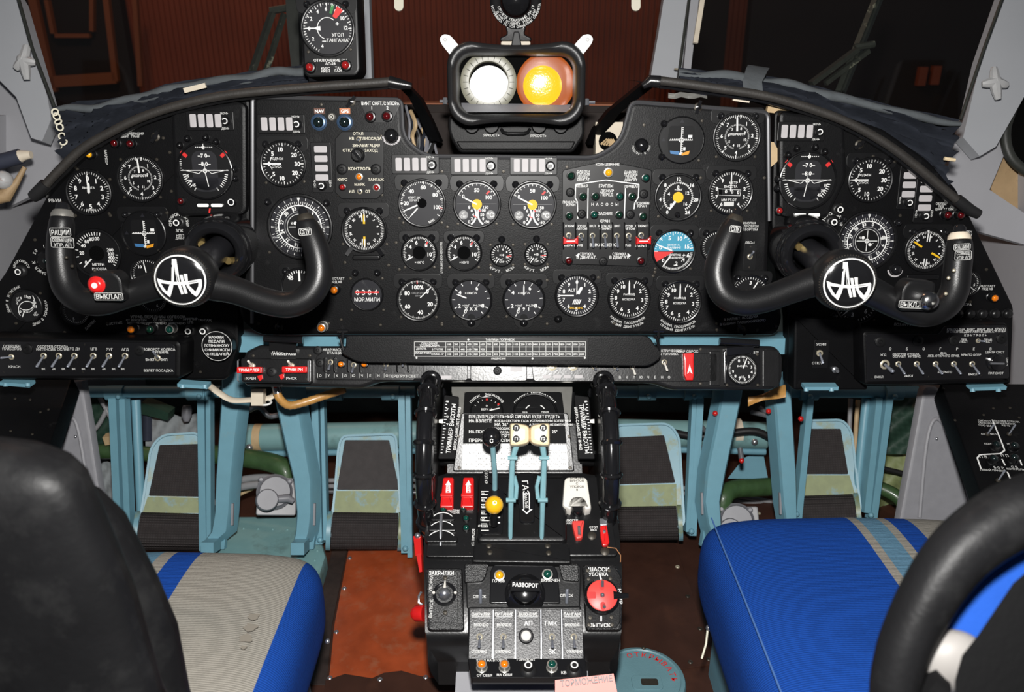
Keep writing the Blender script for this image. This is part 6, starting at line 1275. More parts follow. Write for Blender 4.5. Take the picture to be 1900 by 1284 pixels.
# right plate
t = sub(LFP, 1095, 960); t.part('side_plate', MB().prism(roundpoly(t.pl([(1052, 886), (1122, 886), (1146, 1032), (1048, 1032)]), 6), -2, 3, 1.5), 'satin')
t.part('white_cover', MB().prism(roundpoly(t.pl([(1046, 897, 10), (1088, 897, 10), (1096, 955, 5), (1084, 958, 3), (1078, 940, 6), (1064, 940, 6), (1058, 958, 3), (1042, 950, 5)]), 5), 3, 26, 5, True), 'white_plastic')
m = MB()
for i, s_ in enumerate(('СНЯТИЕ', 'ВИНТОВ', 'С', 'УПОРОВ', '8')): m.text(s_, *t.at(1069, 899 + i * 5.6), 4.6, 26.4)
t.part('lettering', m, 'placard'); t.part('knob', MB().lathe([(10, 3), (10, 16), (8, 19), (0, 19)], 18), 'gloss', (*t.at(1071, 952), 0))
g = t.part('clear_red_guard', MB().prism(roundpoly(t.pl([(1060, 972), (1084, 971), (1082, 985), (1080, 1004), (1068, 1006), (1063, 988)]), 4), 3, 14, 3, True), 'red_matte'); t.part('lever', MB().tube([(*t.at(1073, 984), 15), (*t.at(1074, 1000), 17)], 3, 8), 'steel')
t.part('lettering', MB().text('ФЛЮГЕР', *t.at(1059, 967), 4.4, 3.3).text('ПРАВ', *t.at(1054, 972), 4.4, 3.3), 'white'); t.part('lettering', MB().text('СТОП', *t.at(1101, 980), 4, 3.3).text('ВКЛ', *t.at(1101, 985), 4, 3.3), 'white')
t.part('red_lever', MB().prism(roundpoly(t.pl([(1112, 981), (1125, 980), (1130, 1012), (1126, 1018), (1117, 1018), (1113, 1000)]), 3), 6, 14, 2.5, True), 'red_plastic'); t.part('lever_pin', MB().lathe([(3, 13), (3, 16), (0, 16.5)], 10), 'steel', (*t.at(1120, 993), 0)); t.part('lever_mount', MB().prism(rrect(*t.at(1119, 972), 14, 14, 2), 3, 9, 1.5), 'steel')
for x, y in ((1098, 996), (1122, 1025)): t.part('boss', MB().lathe([(8, 2), (8, 5), (4, 7), (0, 7)], 16), 'screw', (*t.at(x, y), 0))
t.part('safety_wire', MB().tube([(*t.at(1126, 1018), 6), (*t.at(1142, 1020), 6), (*t.at(1151, 1032), 4), (*t.at(1151, 1044), 2)], .9, 6), 'wire')
# quadrant
QF = rowframe(888, 1.330, 1004, 1.248); t = sub(QF, 970, 945)
t.part('quadrant', MB().prism(roundpoly(t.pl([(888, 884), (1050, 884), (1052, 1008), (884, 1008)]), 10), -14, 8, 8, True), 'satin'); t.part('quadrant_foot', MB().prism(roundpoly(t.pl([(880, 1006), (1056, 1006), (1060, 1044), (876, 1042)]), 4), -14, 0, 3, True), 'satin')
for x, y in ((907, 1013), (1016, 1013), (909, 1025), (1018, 1026)): t.part('screw', screw_mb(5), 'screw', (*t.at(x, y), 0))
t.part('gate_plate', MB().prism(roundpoly(t.pl([(960, 883), (990, 883), (992, 976), (964, 976)]), 8), 7, 12, 2), 'gloss'); t.part('lettering', MB().text('ГАЗ', *t.at(975, 912), 11, 12.4, -86, 1.2).text('МАЛЫЙ', *t.at(976, 938), 5, 12.8, -86), 'white')
t.part('arrow_mark', MB().frame([t.at(x, y) for x, y in ((970, 922), (983, 922), (983, 952), (988, 952), (977, 961), (968, 952), (971, 952))], [t.at(x, y) for x, y in ((972, 924), (981, 924), (981, 951), (982, 953), (977, 958), (972, 953), (973, 951))], 12.2, 12.6), 'white')
for x in (950, 1008): t.part('slot', MB().prism(t.pl([(x - 6, 890), (x + 5, 890), (x + 3, 985), (x - 8, 985)]), 7.9, 8.3), 'hole')
t.part('flap_plate', MB().prism(roundpoly(t.pl([(892, 914), (935, 914), (933, 996), (889, 996)]), 5), 7, 10.5, 1.5), 'gloss'); m = MB()
for i in range(13): x, y = t.at(898 + (i % 2), 918 + i * 6); m.line(x - 5, y, x + (6 if i % 3 else 9), y, 1.6, 10.8)
for i, s_ in enumerate(('20', '40', '60', '80', '100', 'СТОП')): m.text(s_, *t.at(896, 922 + i * 12), 4.4, 11)
t.part('lettering', m, 'white', kind='stuff'); t.part('name_tag', MB().prism(rrect(*t.at(902, 891), 14, 26, 3), 7, 10, 1), 'gloss'); t.part('lettering', MB().text('СТОП КР', *t.at(902, 891), 5, 10.3, -88), 'white')
t.part('lever_stub', MB().tube([(*t.at(915, 972), 8), (*t.at(916, 958), 24), (*t.at(917, 946), 34)], [8, 7, 5], 12), 'gloss'); t.part('white_dash', MB().line(*t.at(922, 966), *t.at(928, 966), 3, 11).line(*t.at(922, 976), *t.at(928, 976), 3, 11), 'white')
# levers
def leverthing(name, label, pts, w_, knob):
    t = TW(name, label, 'lever', W(*pts[0])); sp = pts
    for a, b, ww in zip(sp, sp[1:], w_): t.part('lever_arm', MB().bar(W(*a), W(*b), ww, .010, (1, 0, 0)) if 0 else MB().bar(W(*a), W(*b), .006, ww, (0, .6, .8)), 'leverblue')
    knob(t); return t
def throttle(label, base, mid, joint, top, kc, s_, txt):
    t = TW('throttle_lever', label, 'lever', W(*base)); k = kc[2] / F
    t.part('lever_arm', MB().tube([W(*base), W(*mid)], [.0034, .0042], 8), 'leverblue'); t.part('lever_arm', MB().tube([W(*mid), W(*joint)], [.0046, .0044], 8), 'leverblue'); t.part('lever_arm', MB().tube([W(*joint), W(*top)], [.0042, .0050], 8), 'leverblue')
    for q in (mid, joint): t.part('pivot_bolt', MB().tube([W(q[0] - 9, q[1], q[2] - .004), W(q[0] + 9, q[1], q[2] - .004)], .0036, 8), 'leverblue')
    t.part('latch_arm', MB().tube([W(mid[0] + 9 * s_, mid[1] - 2, mid[2]), W(mid[0] + 11 * s_, mid[1] - 25, mid[2]), W(mid[0] + 6 * s_, mid[1] - 45, mid[2])], .0032, 8), 'leverblue')
    f = Frame(W(*kc), CAM - W(*kc) + V((0, 0, .1))); A = f.mat(W(*kc))
    p = roundpoly([(-17 * s_, 21, 4), (3 * s_, 21, 16), (20 * s_, 16, 14), (20 * s_, -16, 14), (3 * s_, -21, 16), (-17 * s_, -21, 4)], 10); m = MB().prism([(x * k, y * k) for x, y in p], -.016, .012, .007, True); m.v = [tuple(A @ V(v)) for v in m.v]; kb = t.part('knob', m, 'cream')
    for dy in (12, -8):
        m = MB().lathe([(6.6 * k, .011), (6.6 * k, .0126), (0, .0128)], 18, (-5 * s_ * k, dy * k)); m.v = [tuple(A @ V(v)) for v in m.v]; t.part('black_dot', m, 'dial', par=kb)
        m = MB().text(txt, -5 * s_ * k, dy * k, 5 * k, .0132, bold=True); m.v = [tuple(A @ V(v)) for v in m.v]; t.part('dot_letter', m, 'white', par=kb)
    return t
throttle('throttle lever with a cream knob marked one', (947, 1000, 1.247), (948, 928, 1.236), (951, 850, 1.232), (960, 822, 1.228), (963, 807, 1.225), 1, 'Г1')
throttle('throttle lever with a cream knob marked two', (1005, 1000, 1.247), (1007, 928, 1.236), (1010, 850, 1.232), (1006, 822, 1.228), (1003, 807, 1.225), -1, 'Г2')
t = TW('lock_lever', 'thin blue lever with a black ball knob lettered C', 'lever', W(918, 905, 1.31)); t.part('lever_arm', MB().tube([W(918, 908, 1.305), W(918, 880, 1.29), W(914, 826, 1.262)], .0042, 8), 'leverblue'); t.part('knob', MB().ball(W(912, 811, 1.255), .0155, 22, 14), 'gloss')
f = Frame(W(912, 818, 1.2398), CAM - W(912, 818, 1.24)); m = MB().text('С', 0, 0, 7 * 1.24 / F, .0004, bold=True); A = f.mat(W(912, 818, 1.2396)); m.v = [tuple(A @ V(v)) for v in m.v]; t.part('dot_letter', m, 'white')
t = TW('flap_lever', 'lever with a bright yellow ball knob on the pedestal', 'lever', W(917, 960, 1.25)); t.part('knob', MB().ball(W(917, 937, 1.225), .0140, 24, 14), 'yellow_ball'); f = Frame(W(918, 933, 1.2105), CAM - W(918, 933, 1.21)); A = f.mat(W(918, 933, 1.2105)); m = MB().annulus(0, 0, .0022, .0030, .0004); m.v = [tuple(A @ V(v)) for v in m.v]; t.part('mark_ring', m, 'nut'); t.part('stem', MB().tube([W(916, 972, 1.25), W(917, 948, 1.23)], [.007, .005], 10), 'gloss')
# lower block
t = sub(LBF, 826, 1110); t.part('flap_switch_plate', MB().prism(roundpoly(t.pl([(790, 1056), (858, 1056), (862, 1172), (794, 1172)]), 8), -2, 12, 5), 'crackle'); t.part('inner_plate', MB().prism(roundpoly(t.pl([(794, 1063), (850, 1063), (851, 1158), (797, 1158)]), 5), 11, 14, 1.5), 'crackle')
t.part('lettering', MB().text('ЗАКРЫЛКИ', *t.at(820, 1067), 7.5, 14.4, fit=46), 'white'); t.part('lettering', MB().text('УБОРКА', *t.at(801, 1086), 5.5, 14.4, 88).text('ВЫПУСК', *t.at(801, 1132), 5.5, 14.4, 88), 'offwhite')
k = t.part('selector_dial', MB().ring([(22, 14), (22, 17), (19, 18), (16, 16), (16, 14)], 28), 'gloss', (*t.at(826, 1106), 0)); t.part('selector_hub', MB().lathe([(12, 14), (11, 22), (8, 28), (4, 31), (0, 31)], 20), 'steel', (*t.at(826, 1106), 0)); t.part('selector_pointer', MB().tube([(0, 8, 22), (0, 24, 16)], [3.4, 1.2], 8), 'white_plastic', (*t.at(826, 1106), 0))
for dx in (-20, 20): t.part('pin', MB().ball((0, 0, 18), 3.2, 8, 5), 'white_plastic', (t.at(826, 1104)[0] + dx, t.at(826, 1104)[1], 0))
for y in (1076, 1140): t.part('screw', screw_mb(4.5), 'screw', (*t.at(827, y), 14))
t = sub(LBF, 1117, 1110); t.part('gear_switch_plate', MB().prism(roundpoly(t.pl([(1080, 1050), (1143, 1050), (1154, 1075), (1153, 1172), (1086, 1172)]), 8), -2, 12, 5), 'crackle'); t.part('inner_plate', MB().prism(roundpoly(t.pl([(1083, 1055), (1140, 1055), (1150, 1072), (1149, 1158), (1142, 1168), (1086, 1168)]), 4), 11, 13.5, 1.2), 'board')
t.part('lettering', MB().text('ШАССИ', *t.at(1110, 1060), 7.5, 13.9), 'white'); t.part('lettering', MB().text('УБОРКА', *t.at(1109, 1069), 6.5, 13.9), 'white'); t.part('lettering', MB().text('ВЫПУСК', *t.at(1112, 1163), 6.5, 13.9), 'white'); t.part('lettering', MB().text('НЕЙТР', *t.at(1149, 1110), 6, 13.9, -88), 'white')
g = t.part('gear_selector', MB().lathe([(33, 13), (33, 18), (31, 20), (30, 24), (28, 26), (0, 26)], 32), 'gloss', (*t.at(1115, 1111), 0)); t.part('red_face', MB().lathe([(28, 25), (28, 27), (26, 28), (0, 28)], 30), 'red_matte', (0, 0, 0), g)
t.part('spout', MB().tube([(20, 0, 24), (36, 0, 24), (48, 0, 24)], [9, 5, 4], 12), 'gloss', (0, 0, 0), g); t.part('grip_slot', MB().prism(rrect(0, 17, 9, 14, 4), 27.5, 28.6), 'red_paint', (0, 0, 0), g); t.part('grip_slot', MB().prism(rrect(0, -19, 9, 14, 4), 27.5, 28.6), 'red_paint', (0, 0, 0), g); t.part('grip_slot', MB().prism(rrect(-19, 0, 14, 12, 2), 27.5, 28.6), 'red_paint', (0, 0, 0), g)
t.part('pin', MB().tube([(1, 16, 28), (1, 24, 34)], 3, 8), 'steel', (0, 0, 0), g); t.part('pin', MB().tube([(2, -18, 28), (2, -22, 33)], 3, 8), 'steel', (0, 0, 0), g); t.part('pin', MB().ball((0, 0, 29), 4.5, 10, 6), 'steel', (0, 0, 0), g)
t.part('index_line', MB().line(*t.at(1110, 1072), *t.at(1113, 1082), 3, 26), 'white'); t.part('index_line', MB().line(*t.at(1114, 1146), *t.at(1114, 1156), 3, 14), 'white')
for x, y in ((1089, 1062), (1129, 1062), (1092, 1162), (1134, 1162), (1091, 1078), (1131, 1077), (1094, 1149), (1133, 1148)): t.part('screw', screw_mb(3.8), 'screw', (*t.at(x, y), 13.3))
t = sub(LBF, 970, 1090); t.part('turn_panel', MB().prism(roundpoly(t.pl([(864, 1050), (1078, 1050), (1076, 1130), (866, 1130)]), 5), -2, 4, 2), 'satin')
t.part('shoulder_plate', MB().prism(roundpoly(t.pl([(862, 1048), (908, 1048), (902, 1070), (896, 1082), (862, 1084)]), 6), 3, 12, 3), 'crackle'); t.part('shoulder_plate', MB().prism(roundpoly(t.pl([(1036, 1048), (1074, 1048), (1074, 1082), (1044, 1080), (1040, 1068)]), 6), 3, 12, 3), 'crackle')
t.part('turn_plate', MB().prism(roundpoly(t.pl([(910, 1060), (918, 1048), (1024, 1048), (1034, 1060), (1040, 1122), (908, 1122)]), 5), 3, 8, 2), 'gloss')
lamp(t, 927, 1072, 9.5, 'lens_yellow', h=18, rim='alu'); lamp(t, 1015, 1070, 9.5, 'lens_teal', h=18, rim='alu')
k = t.part('turn_knob', MB().lathe([(38, 7), (37, 9), (27, 20), (24, 22), (22, 40), (18, 43), (0, 43)], 30), 'gloss', (*t.at(974, 1104), 0)); t.part('grip_bar', MB().bar((-26, 4, 46), (26, 4, 46), 18, 14, (0, 0, 1)), 'gloss', (0, 0, 0), k); m = MB().text('РАЗВОРОТ', 0, 5, 7, 53.4, -3, fit=46, bold=True); t.part('lettering', m, 'white', (0, 0, 0), k)
t.part('lettering', MB().text('ГОТОВ', *t.at(925, 1080), 5, 8.4), 'white'); t.part('lettering', MB().text('ВКЛЮЧЕН', *t.at(1021, 1079), 5, 8.4), 'white'); t.part('lettering', MB().text('СПУСК', *t.at(890, 1108), 5, 4.4), 'white'); t.part('lettering', MB().text('СПУСК', *t.at(1051, 1106), 5, 4.4), 'white')
for x in (892, 1051): t.part('trim_lever', MB().tube([(*t.at(x, 1120), 5), (*t.at(x, 1104), 18), (*t.at(x, 1098), 20)], [3, 3.4, 3.2], 10), 'lever')
# autopilot panel
t = sub(APF, 975, 1180); t.part('autopilot_case', MB().prism(roundpoly(t.pl([(868, 1126), (1078, 1124), (1086, 1226), (868, 1226)]), 4), -30, 0, 3, True), 'satin')
X = [(872, 914), (917, 954), (958, 1002), (1005, 1040), (1043, 1080)]; HD = ('ЗАКРЫЛКИ', 'ПИТАНИЕ', 'ВКЛЮЧЕНИЕ', '', 'ТАНГАЖ'); UPt = ('ВКЛЮЧЕНО', 'ВКЛЮЧЕНО', 'АП', 'ГМК', 'ВКЛЮЧЕНО'); DN = ('ОТКЛЮЧЕНО', 'ОТКЛЮЧЕНО', '', 'ЗК', 'ОТКЛЮЧЕНО')
for i, (a, b) in enumerate(X):
    c = (a + b) / 2; t.part('strip_plate', MB().prism(t.pl([(a, 1131), (b, 1131), (b + (i - 2) * 1.4, 1223), (a + (i - 2) * 1.4, 1223)]), 0, 2.2, .8), 'satin2'); 
    if i: t.part('divider', MB().tube([(*t.at(a - 1.5, 1132), 3), (*t.at(a - 1.5 + (i - 2) * 1, 1223), 3)], 1.5, 6), 'steel')
    if HD[i]: t.part('lettering', MB().text(HD[i], *t.at(c, 1140), 5.4, 2.6, fit=34).line(*t.at(a + 4, 1145), *t.at(b - 4, 1145), .9, 2.6), 'white')
    t.part('lettering', MB().text(UPt[i], *t.at(c, 1160 if len(UPt[i]) > 3 else 1157), 5 if len(UPt[i]) > 3 else 8, 2.6, fit=27), 'white')
    if DN[i]: t.part('lettering', MB().text(DN[i], *t.at(c + (i - 2) * 2, 1209), 5 if len(DN[i]) > 3 else 8, 2.6, fit=28), 'white')
    if i != 2: toggle(t, c + (i - 2) * 1.5, 1182, 0, -20, 20, r=6.5)
    else: kk = t.part('engage_button', MB().lathe([(14, 2), (14, 6), (12, 8), (0, 8)], 26), 'gloss', (*t.at(976, 1181), 0)); t.part('button_lens', MB().lathe([(9.5, 7.5), (9, 10), (5, 13), (0, 14)], 20), 'white_lens', (0, 0, 0), kk)
screws(t, [t.at(*q) for q in ((879, 1153), (1073, 1150), (880, 1218), (1075, 1214))], 2.8)
t = sub(AP2, 975, 1240); t.part('lamp_row_plate', MB().prism(roundpoly(t.pl([(868, 1222), (1086, 1222), (1090, 1252), (1084, 1258), (874, 1258)]), 4), -20, 1, 2, True), 'gloss')
for x, mt in ((894, 'lens_orange'), (936, 'lens_orange'), (1024, 'lens_teal')): lamp(t, x, 1240, 9, mt, h=14, rim='alu')
for x in (980, 1065):
    b = t.part('push_button', MB().lathe([(16, 0), (14, 5), (9, 8), (8.5, 18), (0, 18)], 20), 'rubber', (*t.at(x, 1244), 0)); t.part('ring_mark', MB().annulus(0, 0, 4.6, 7, 18.3), 'white', (0, 0, 0), b)
t.part('lettering', MB().text('УХОД НА ВТОРОЙ', *t.at(912, 1226), 4.6, 1.4), 'white'); t.part('lettering', MB().text('ГОРИЗОНТ', *t.at(976, 1225), 4.6, 1.4), 'white'); t.part('lettering', MB().text('ОТ СЕБЯ', *t.at(899, 1254), 4.8, 1.4), 'white'); t.part('lettering', MB().text('НА СЕБЯ', *t.at(936, 1253), 4.8, 1.4), 'white'); t.part('lettering', MB().text('КВ', *t.at(1046, 1249), 5.5, 1.4), 'white')
# red lock handle and knob on the left side of the pedestal
t = TW('park_brake_lever', 'red lever hanging on the left side of the pedestal', 'lever', W(778, 1040, 1.27)); t.part('arm', MB().bar(W(775, 995, 1.28), W(778, 1032, 1.262), .012, .008, (0, -1, 0), w2=.010).bar(W(778, 1028, 1.262), W(782, 1062, 1.25), .008, .008, (0, -1, 0), w2=.004), 'red_paint'); t.part('pivot_bolt', MB().ball(W(775, 994, 1.276), .005, 10, 6), 'steel')
t = TW('release_handle', 'red ribbed handle knob on the left side of the pedestal', 'handle', W(778, 1138, 1.21)); t.part('grip', MB().tube([W(770, 1138, 1.215), W(773, 1138, 1.213), W(787, 1138, 1.21)], [.010, .0125, .0125], 10), 'red_paint'); t.part('bracket', MB().tube([W(782, 1098, 1.225), W(777, 1106, 1.224), W(777, 1118, 1.222), W(784, 1122, 1.22)], .0018, 6), 'steel')

# ------------------------------------------------------------------ floor
solo('floor', MB().box(-1.05, 1.05, -.2, 2.4, FLOOR - .03, FLOOR), 'floordark', kind='structure')
def onF(x, y, h=.0): return onZ(x, y, FLOOR + h)
def flat(pts, z0, z1, m=None):
    m = m or MB(); return m.prism([(onZ(x, y, z1).x, onZ(x, y, z1).y) for x, y in pts], z0, z1, .0008)
fs = TW('floor_sheet', 'worn reddish brown floor sheet left of the pedestal, held by rivets', 'floor sheet', onF(700, 1140))
fs.part('sheet', flat([(648, 1012), (830, 1012), (840, 1250), (806, 1262), (780, 1258), (745, 1248), (712, 1252), (690, 1262), (640, 1256), (610, 1262), (620, 1160)], FLOOR, FLOOR + .003), 'floorred')
fs.part('frayed_edge', flat([(604, 1262), (640, 1250), (690, 1258), (712, 1248), (745, 1244), (780, 1254), (806, 1258), (830, 1300), (600, 1300)], FLOOR, FLOOR + .0036), 'floordark')
RV = lambda x, y, h=.003: MB().ring([(.0045, 0), (.0045, .0012), (.0032, .0024), (.0018, .0022), (.0016, .0006)], 14, M=Matrix.Translation(onF(x, y, h)))
for x, y in ((649, 1036), (639, 1092), (624, 1173), (612, 1258), (705, 1261), (790, 1257)): fs.part('rivet', RV(x, y), 'steel')
fd = TW('floor_mat', 'dark brown floor mat with eyelets right of the pedestal', 'floor sheet', onF(1230, 1120)); fd.part('sheet', flat([(1140, 1000), (1250, 1000), (1310, 1172), (1322, 1232), (1150, 1260)], FLOOR, FLOOR + .0025), 'floordark')
for x, y in ((1257, 1052), (1276, 1107), (1299, 1167), (1281, 1229), (1315, 1224), (1408, 953)): fd.part('eyelet', RV(x, y, .0025), 'nut' if y < 1060 else 'screw')
solo('floor_strip', flat([(618, 1010), (646, 1010), (616, 1160), (606, 1270), (572, 1270), (596, 1110)], FLOOR, FLOOR + .002), 'floorstrip', 'dark gritty floor strip beside the left seat', 'floor strip')
# teal floor box under the left yoke column
bxm = MB(); zt = FLOOR + .035
A = [onZ(x, y, zt) for x, y in ((395, 955), (585, 955), (606, 1030), (560, 1180), (330, 1180))]; bxm.prism([(p.x, p.y) for p in A], FLOOR - .01, zt, .012)
tb = TW('floor_box', 'riveted teal floor box under the left yoke columns', 'floor box', V((-.5, 1.3, FLOOR))); tb.part('case', bxm, 'teal')
for i in range(6): tb.part('rivet', MB().ball(onZ(452 + i * 27, 981 + i * .6, zt), .0028, 8, 4), 'teal')
for i in range(5): tb.part('rivet', MB().ball(onZ(589 - i * 5, 1022 + i * 18, zt), .0028, 8, 4), 'teal')
# bulkhead and background gear behind the pedals
solo('wall_front', MB().box(-1.05, 1.05, 2.05, 2.08, FLOOR, .80), 'bulkhead', kind='structure')
D0 = 1.70
def bend(name, label, cat, pts, r, mat, d=None, extra=None, seg=12, flat_=1):
    sp = spline([(x, y, q) for x, y, q in pts], 6); return solo(name, MB().tube([W(*p) for p in sp], r, seg, flat=flat_), mat, label, cat)
for x0, x1, y0, y1, lb in ((455, 780, 812, 806, 'wide teal torque tube behind the left pedals'), (1140, 1420, 802, 808, 'wide teal torque tube behind the right pedals')):
    t = TW('torque_tube', lb, 'tube', W((x0 + x1) / 2, y0, 1.84)); t.part('tube', MB().tube([W(x0, y0, 1.84), W(x1, y1, 1.84)], .031, 20), 'teal'); xm = x0 + 26 if x0 < 900 else 1366
    t.part('clamp_band', MB().tube([W(xm - 7, y0, 1.838), W(xm + 7, y0, 1.838)], .0318, 20), 'tan' if x0 < 900 else 'tape'); t.part('end_bolt', MB().ball(W(x0 + 8 if x0 < 900 else x1 - 20, y0 + 18, 1.81), .008, 10, 6), 'steel')
    t.part('under_pipe', MB().tube([W(x0 + 30, y0 + 30, 1.84), W(x1, y1 + 30, 1.84)], .008, 10), 'airblue')
bend('wrapped_hose', 'green wrapped hose elbow above the left grey motor', 'hose', [(380, 842, 1.78), (440, 848, 1.76), (500, 858, 1.74), (528, 872, 1.73), (533, 905, 1.73)], .021, 'greenwrap')
bend('wrapped_hose', 'green laced hose between the right yoke columns', 'hose', [(1340, 950, 1.70), (1343, 922, 1.70), (1362, 908, 1.72), (1400, 905, 1.74), (1446, 902, 1.76)], .020, 'greenwrap')
bend('wrapped_hose', 'green wrapped hose crossing behind the far left pedal', 'hose', [(150, 838, 1.80), (220, 838, 1.80), (300, 845, 1.80), (380, 850, 1.80)], .017, 'greenwrap')
bend('wrapped_hose', 'green wrapped hose curving behind the far right pedal bars', 'hose', [(1580, 895, 1.78), (1630, 905, 1.76), (1668, 925, 1.74), (1690, 960, 1.72)], .015, 'greenwrap')
for i, (a, b) in enumerate((((560, 892), (800, 890)), ((560, 902), (800, 902)), ((560, 912), (800, 914)), ((1265, 905), (1440, 932)), ((1265, 915), (1440, 940)), ((1265, 935), (1440, 944)))): bend('pipe', ['upper', 'middle', 'lower', 'upper', 'middle', 'lower'][i] + ' thin grey pipe running behind the ' + ('left' if i < 3 else 'right') + ' inner pedal', 'pipe', [(*a, 1.86), ((a[0] + b[0]) / 2, (a[1] + b[1]) / 2, 1.86), (*b, 1.86)], .0055, 'greypipe' if i % 3 < 2 else 'steel')
bend('cable', 'grey cable sweeping into the left motor from behind', 'cable', [(410, 905, 1.74), (450, 890, 1.74), (490, 886, 1.73), (520, 890, 1.72)], .008, 'greypipe'); bend('cable', 'grey cable curving down beside the left motor', 'cable', [(400, 935, 1.72), (425, 912, 1.72), (455, 902, 1.71), (490, 898, 1.70)], .008, 'greypipe'); bend('cable', 'tan cable curving behind the left motor', 'cable', [(412, 945, 1.75), (440, 920, 1.75), (470, 905, 1.75)], .005, 'tan')
bend('cable', 'black cable drooping across the right torque tube', 'cable', [(1240, 800, 1.79), (1290, 810, 1.79), (1340, 806, 1.785), (1400, 800, 1.78), (1440, 818, 1.78)], .008, 'rubber')
bend('cable', 'dark cable slanting behind the far right pedal bars', 'cable', [(1590, 860, 1.8), (1640, 870, 1.8), (1690, 882, 1.8)], .006, 'rubber')
def motor(label, cx, cy, d):
    t = TW('servo_motor', label, 'motor', W(cx, cy + 25, d)); f = Frame(W(cx, cy, d), CAM - W(cx, cy, d) + V((.15, 0, .1))); A = f.mat(W(cx, cy, d)); k = d / F
    def tr(m): m.v = [tuple(A @ V((v[0] * k, v[1] * k, v[2] * k))) for v in m.v]; return m
    t.part('mount_plate', tr(MB().prism(rrect(8, -2, 72, 70, 4), -30, -22, 2, True)), 'greypipe'); t.part('body', tr(MB().lathe([(33, -24), (33, -12), (29, -8), (27, -2), (0, -2)], 28, (2, 6))), 'motorgrey'); t.part('barrel', tr(MB().lathe([(20, -10), (20, 16), (18, 19), (0, 19)], 24, (-12, -10))), 'motorgrey')
    t.part('nozzle', tr(MB().tube([(6, -8, 4), (26, -6, 6), (36, -12, 6)], [7, 8, 5], 12)), 'motorgrey')
    for x, y in ((-24, 28), (28, 26)): t.part('bolt', tr(MB().lathe([(5, -22), (5, -9), (3, -7), (0, -7)], 12, (x, y))), 'motorgrey')
motor('grey servo motor between the left yoke columns', 508, 918, 1.66); motor('grey servo motor beside the right seat front', 1366, 972, 1.66)
solo('quilted_cover', MB().grid([[W(150 + i * 8 + 2 * math.sin(j), 735 + j * 9, 1.83 + .012 * math.sin(i * .9 + j)) for i in range(9)] for j in range(13)]), 'greenquilt', 'crumpled dark green quilted cover behind the far left pedal', 'cover', ang=1.5)
solo('quilted_cover', MB().grid([[W(1610 + i * 10 + 2 * math.sin(j), 735 + j * 9, 1.80 + .012 * math.sin(i * .9 + j)) for i in range(10)] for j in range(13)]), 'greenquilt', 'crumpled dark green quilted cover behind the far right pedal', 'cover', ang=1.5)
solo('canvas_bag', MB().grid([[W(270 + i * 9, 770 + j * 8 + 4 * math.sin(i), 1.86 + .014 * math.sin(i * 1.1 + j * .7)) for i in range(12)] for j in range(9)]), 'clothgrey', 'crumpled grey canvas behind the far left pedal top', 'canvas', ang=1.5)
solo('canvas_bag', MB().grid([[W(165 + i * 7, 860 + j * 9 + 4 * math.sin(i), 1.84 + .014 * math.sin(i * 1.1 + j * .7)) for i in range(10)] for j in range(26)]), 'clothgrey', 'crumpled grey green canvas beside the left grey panel', 'canvas', ang=1.5)
solo('canvas_bag', MB().grid([[W(1590 + i * 12, 830 + j * 9 + 4 * math.sin(i), 1.84 + .014 * math.sin(i * 1.1 + j * .7)) for i in range(10)] for j in range(14)]), 'olivewear', 'crumpled olive canvas behind the far right pedal', 'canvas', ang=1.5)
for pts, lb in (([(185, 738), (205, 775), (215, 805)], 'grey strut rod slanting behind the far left pedal bar'), ([(205, 745), (185, 785), (168, 805)], 'grey strut rod crossing the other behind the far left pedal'), ([(1578, 740), (1576, 800), (1574, 900)], 'grey rod behind the far right pedal'), ([(1592, 742), (1588, 800), (1586, 900)], 'thin copper rod behind the far right pedal')): bend('strut_rod', lb, 'rod', [(x, y, 1.80) for x, y in pts], .005, 'greypipe' if 'copper' not in lb else 'tan')
solo('orange_block', MB().bar(W(196, 815, 1.78), W(222, 812, 1.78), .02, .02), 'tan', 'small rusty orange block on the green hose', 'block')
solo('green_bracket', MB().bar(W(268, 752, 1.82), W(318, 768, 1.82), .03, .03, h2=.02), 'greenquilt', 'olive green bracket above the far left pedal', 'bracket')
solo('weight', MB().tube([W(347, 752, 1.80), W(347, 758, 1.80), W(346, 772, 1.80), W(346, 782, 1.80)], [.008, .011, .011, .006], 12), 'motorgrey', 'grey hanging weight above the far left pedal', 'weight')
solo('navy_bag', MB().grid([[W(262 + i * 4, 762 + j * 8, 1.84 - .012 * math.sin(i / 5 * PI)) for i in range(6)] for j in range(8)]), 'bluetape', 'dark navy roll above the far left pedal', 'bag')
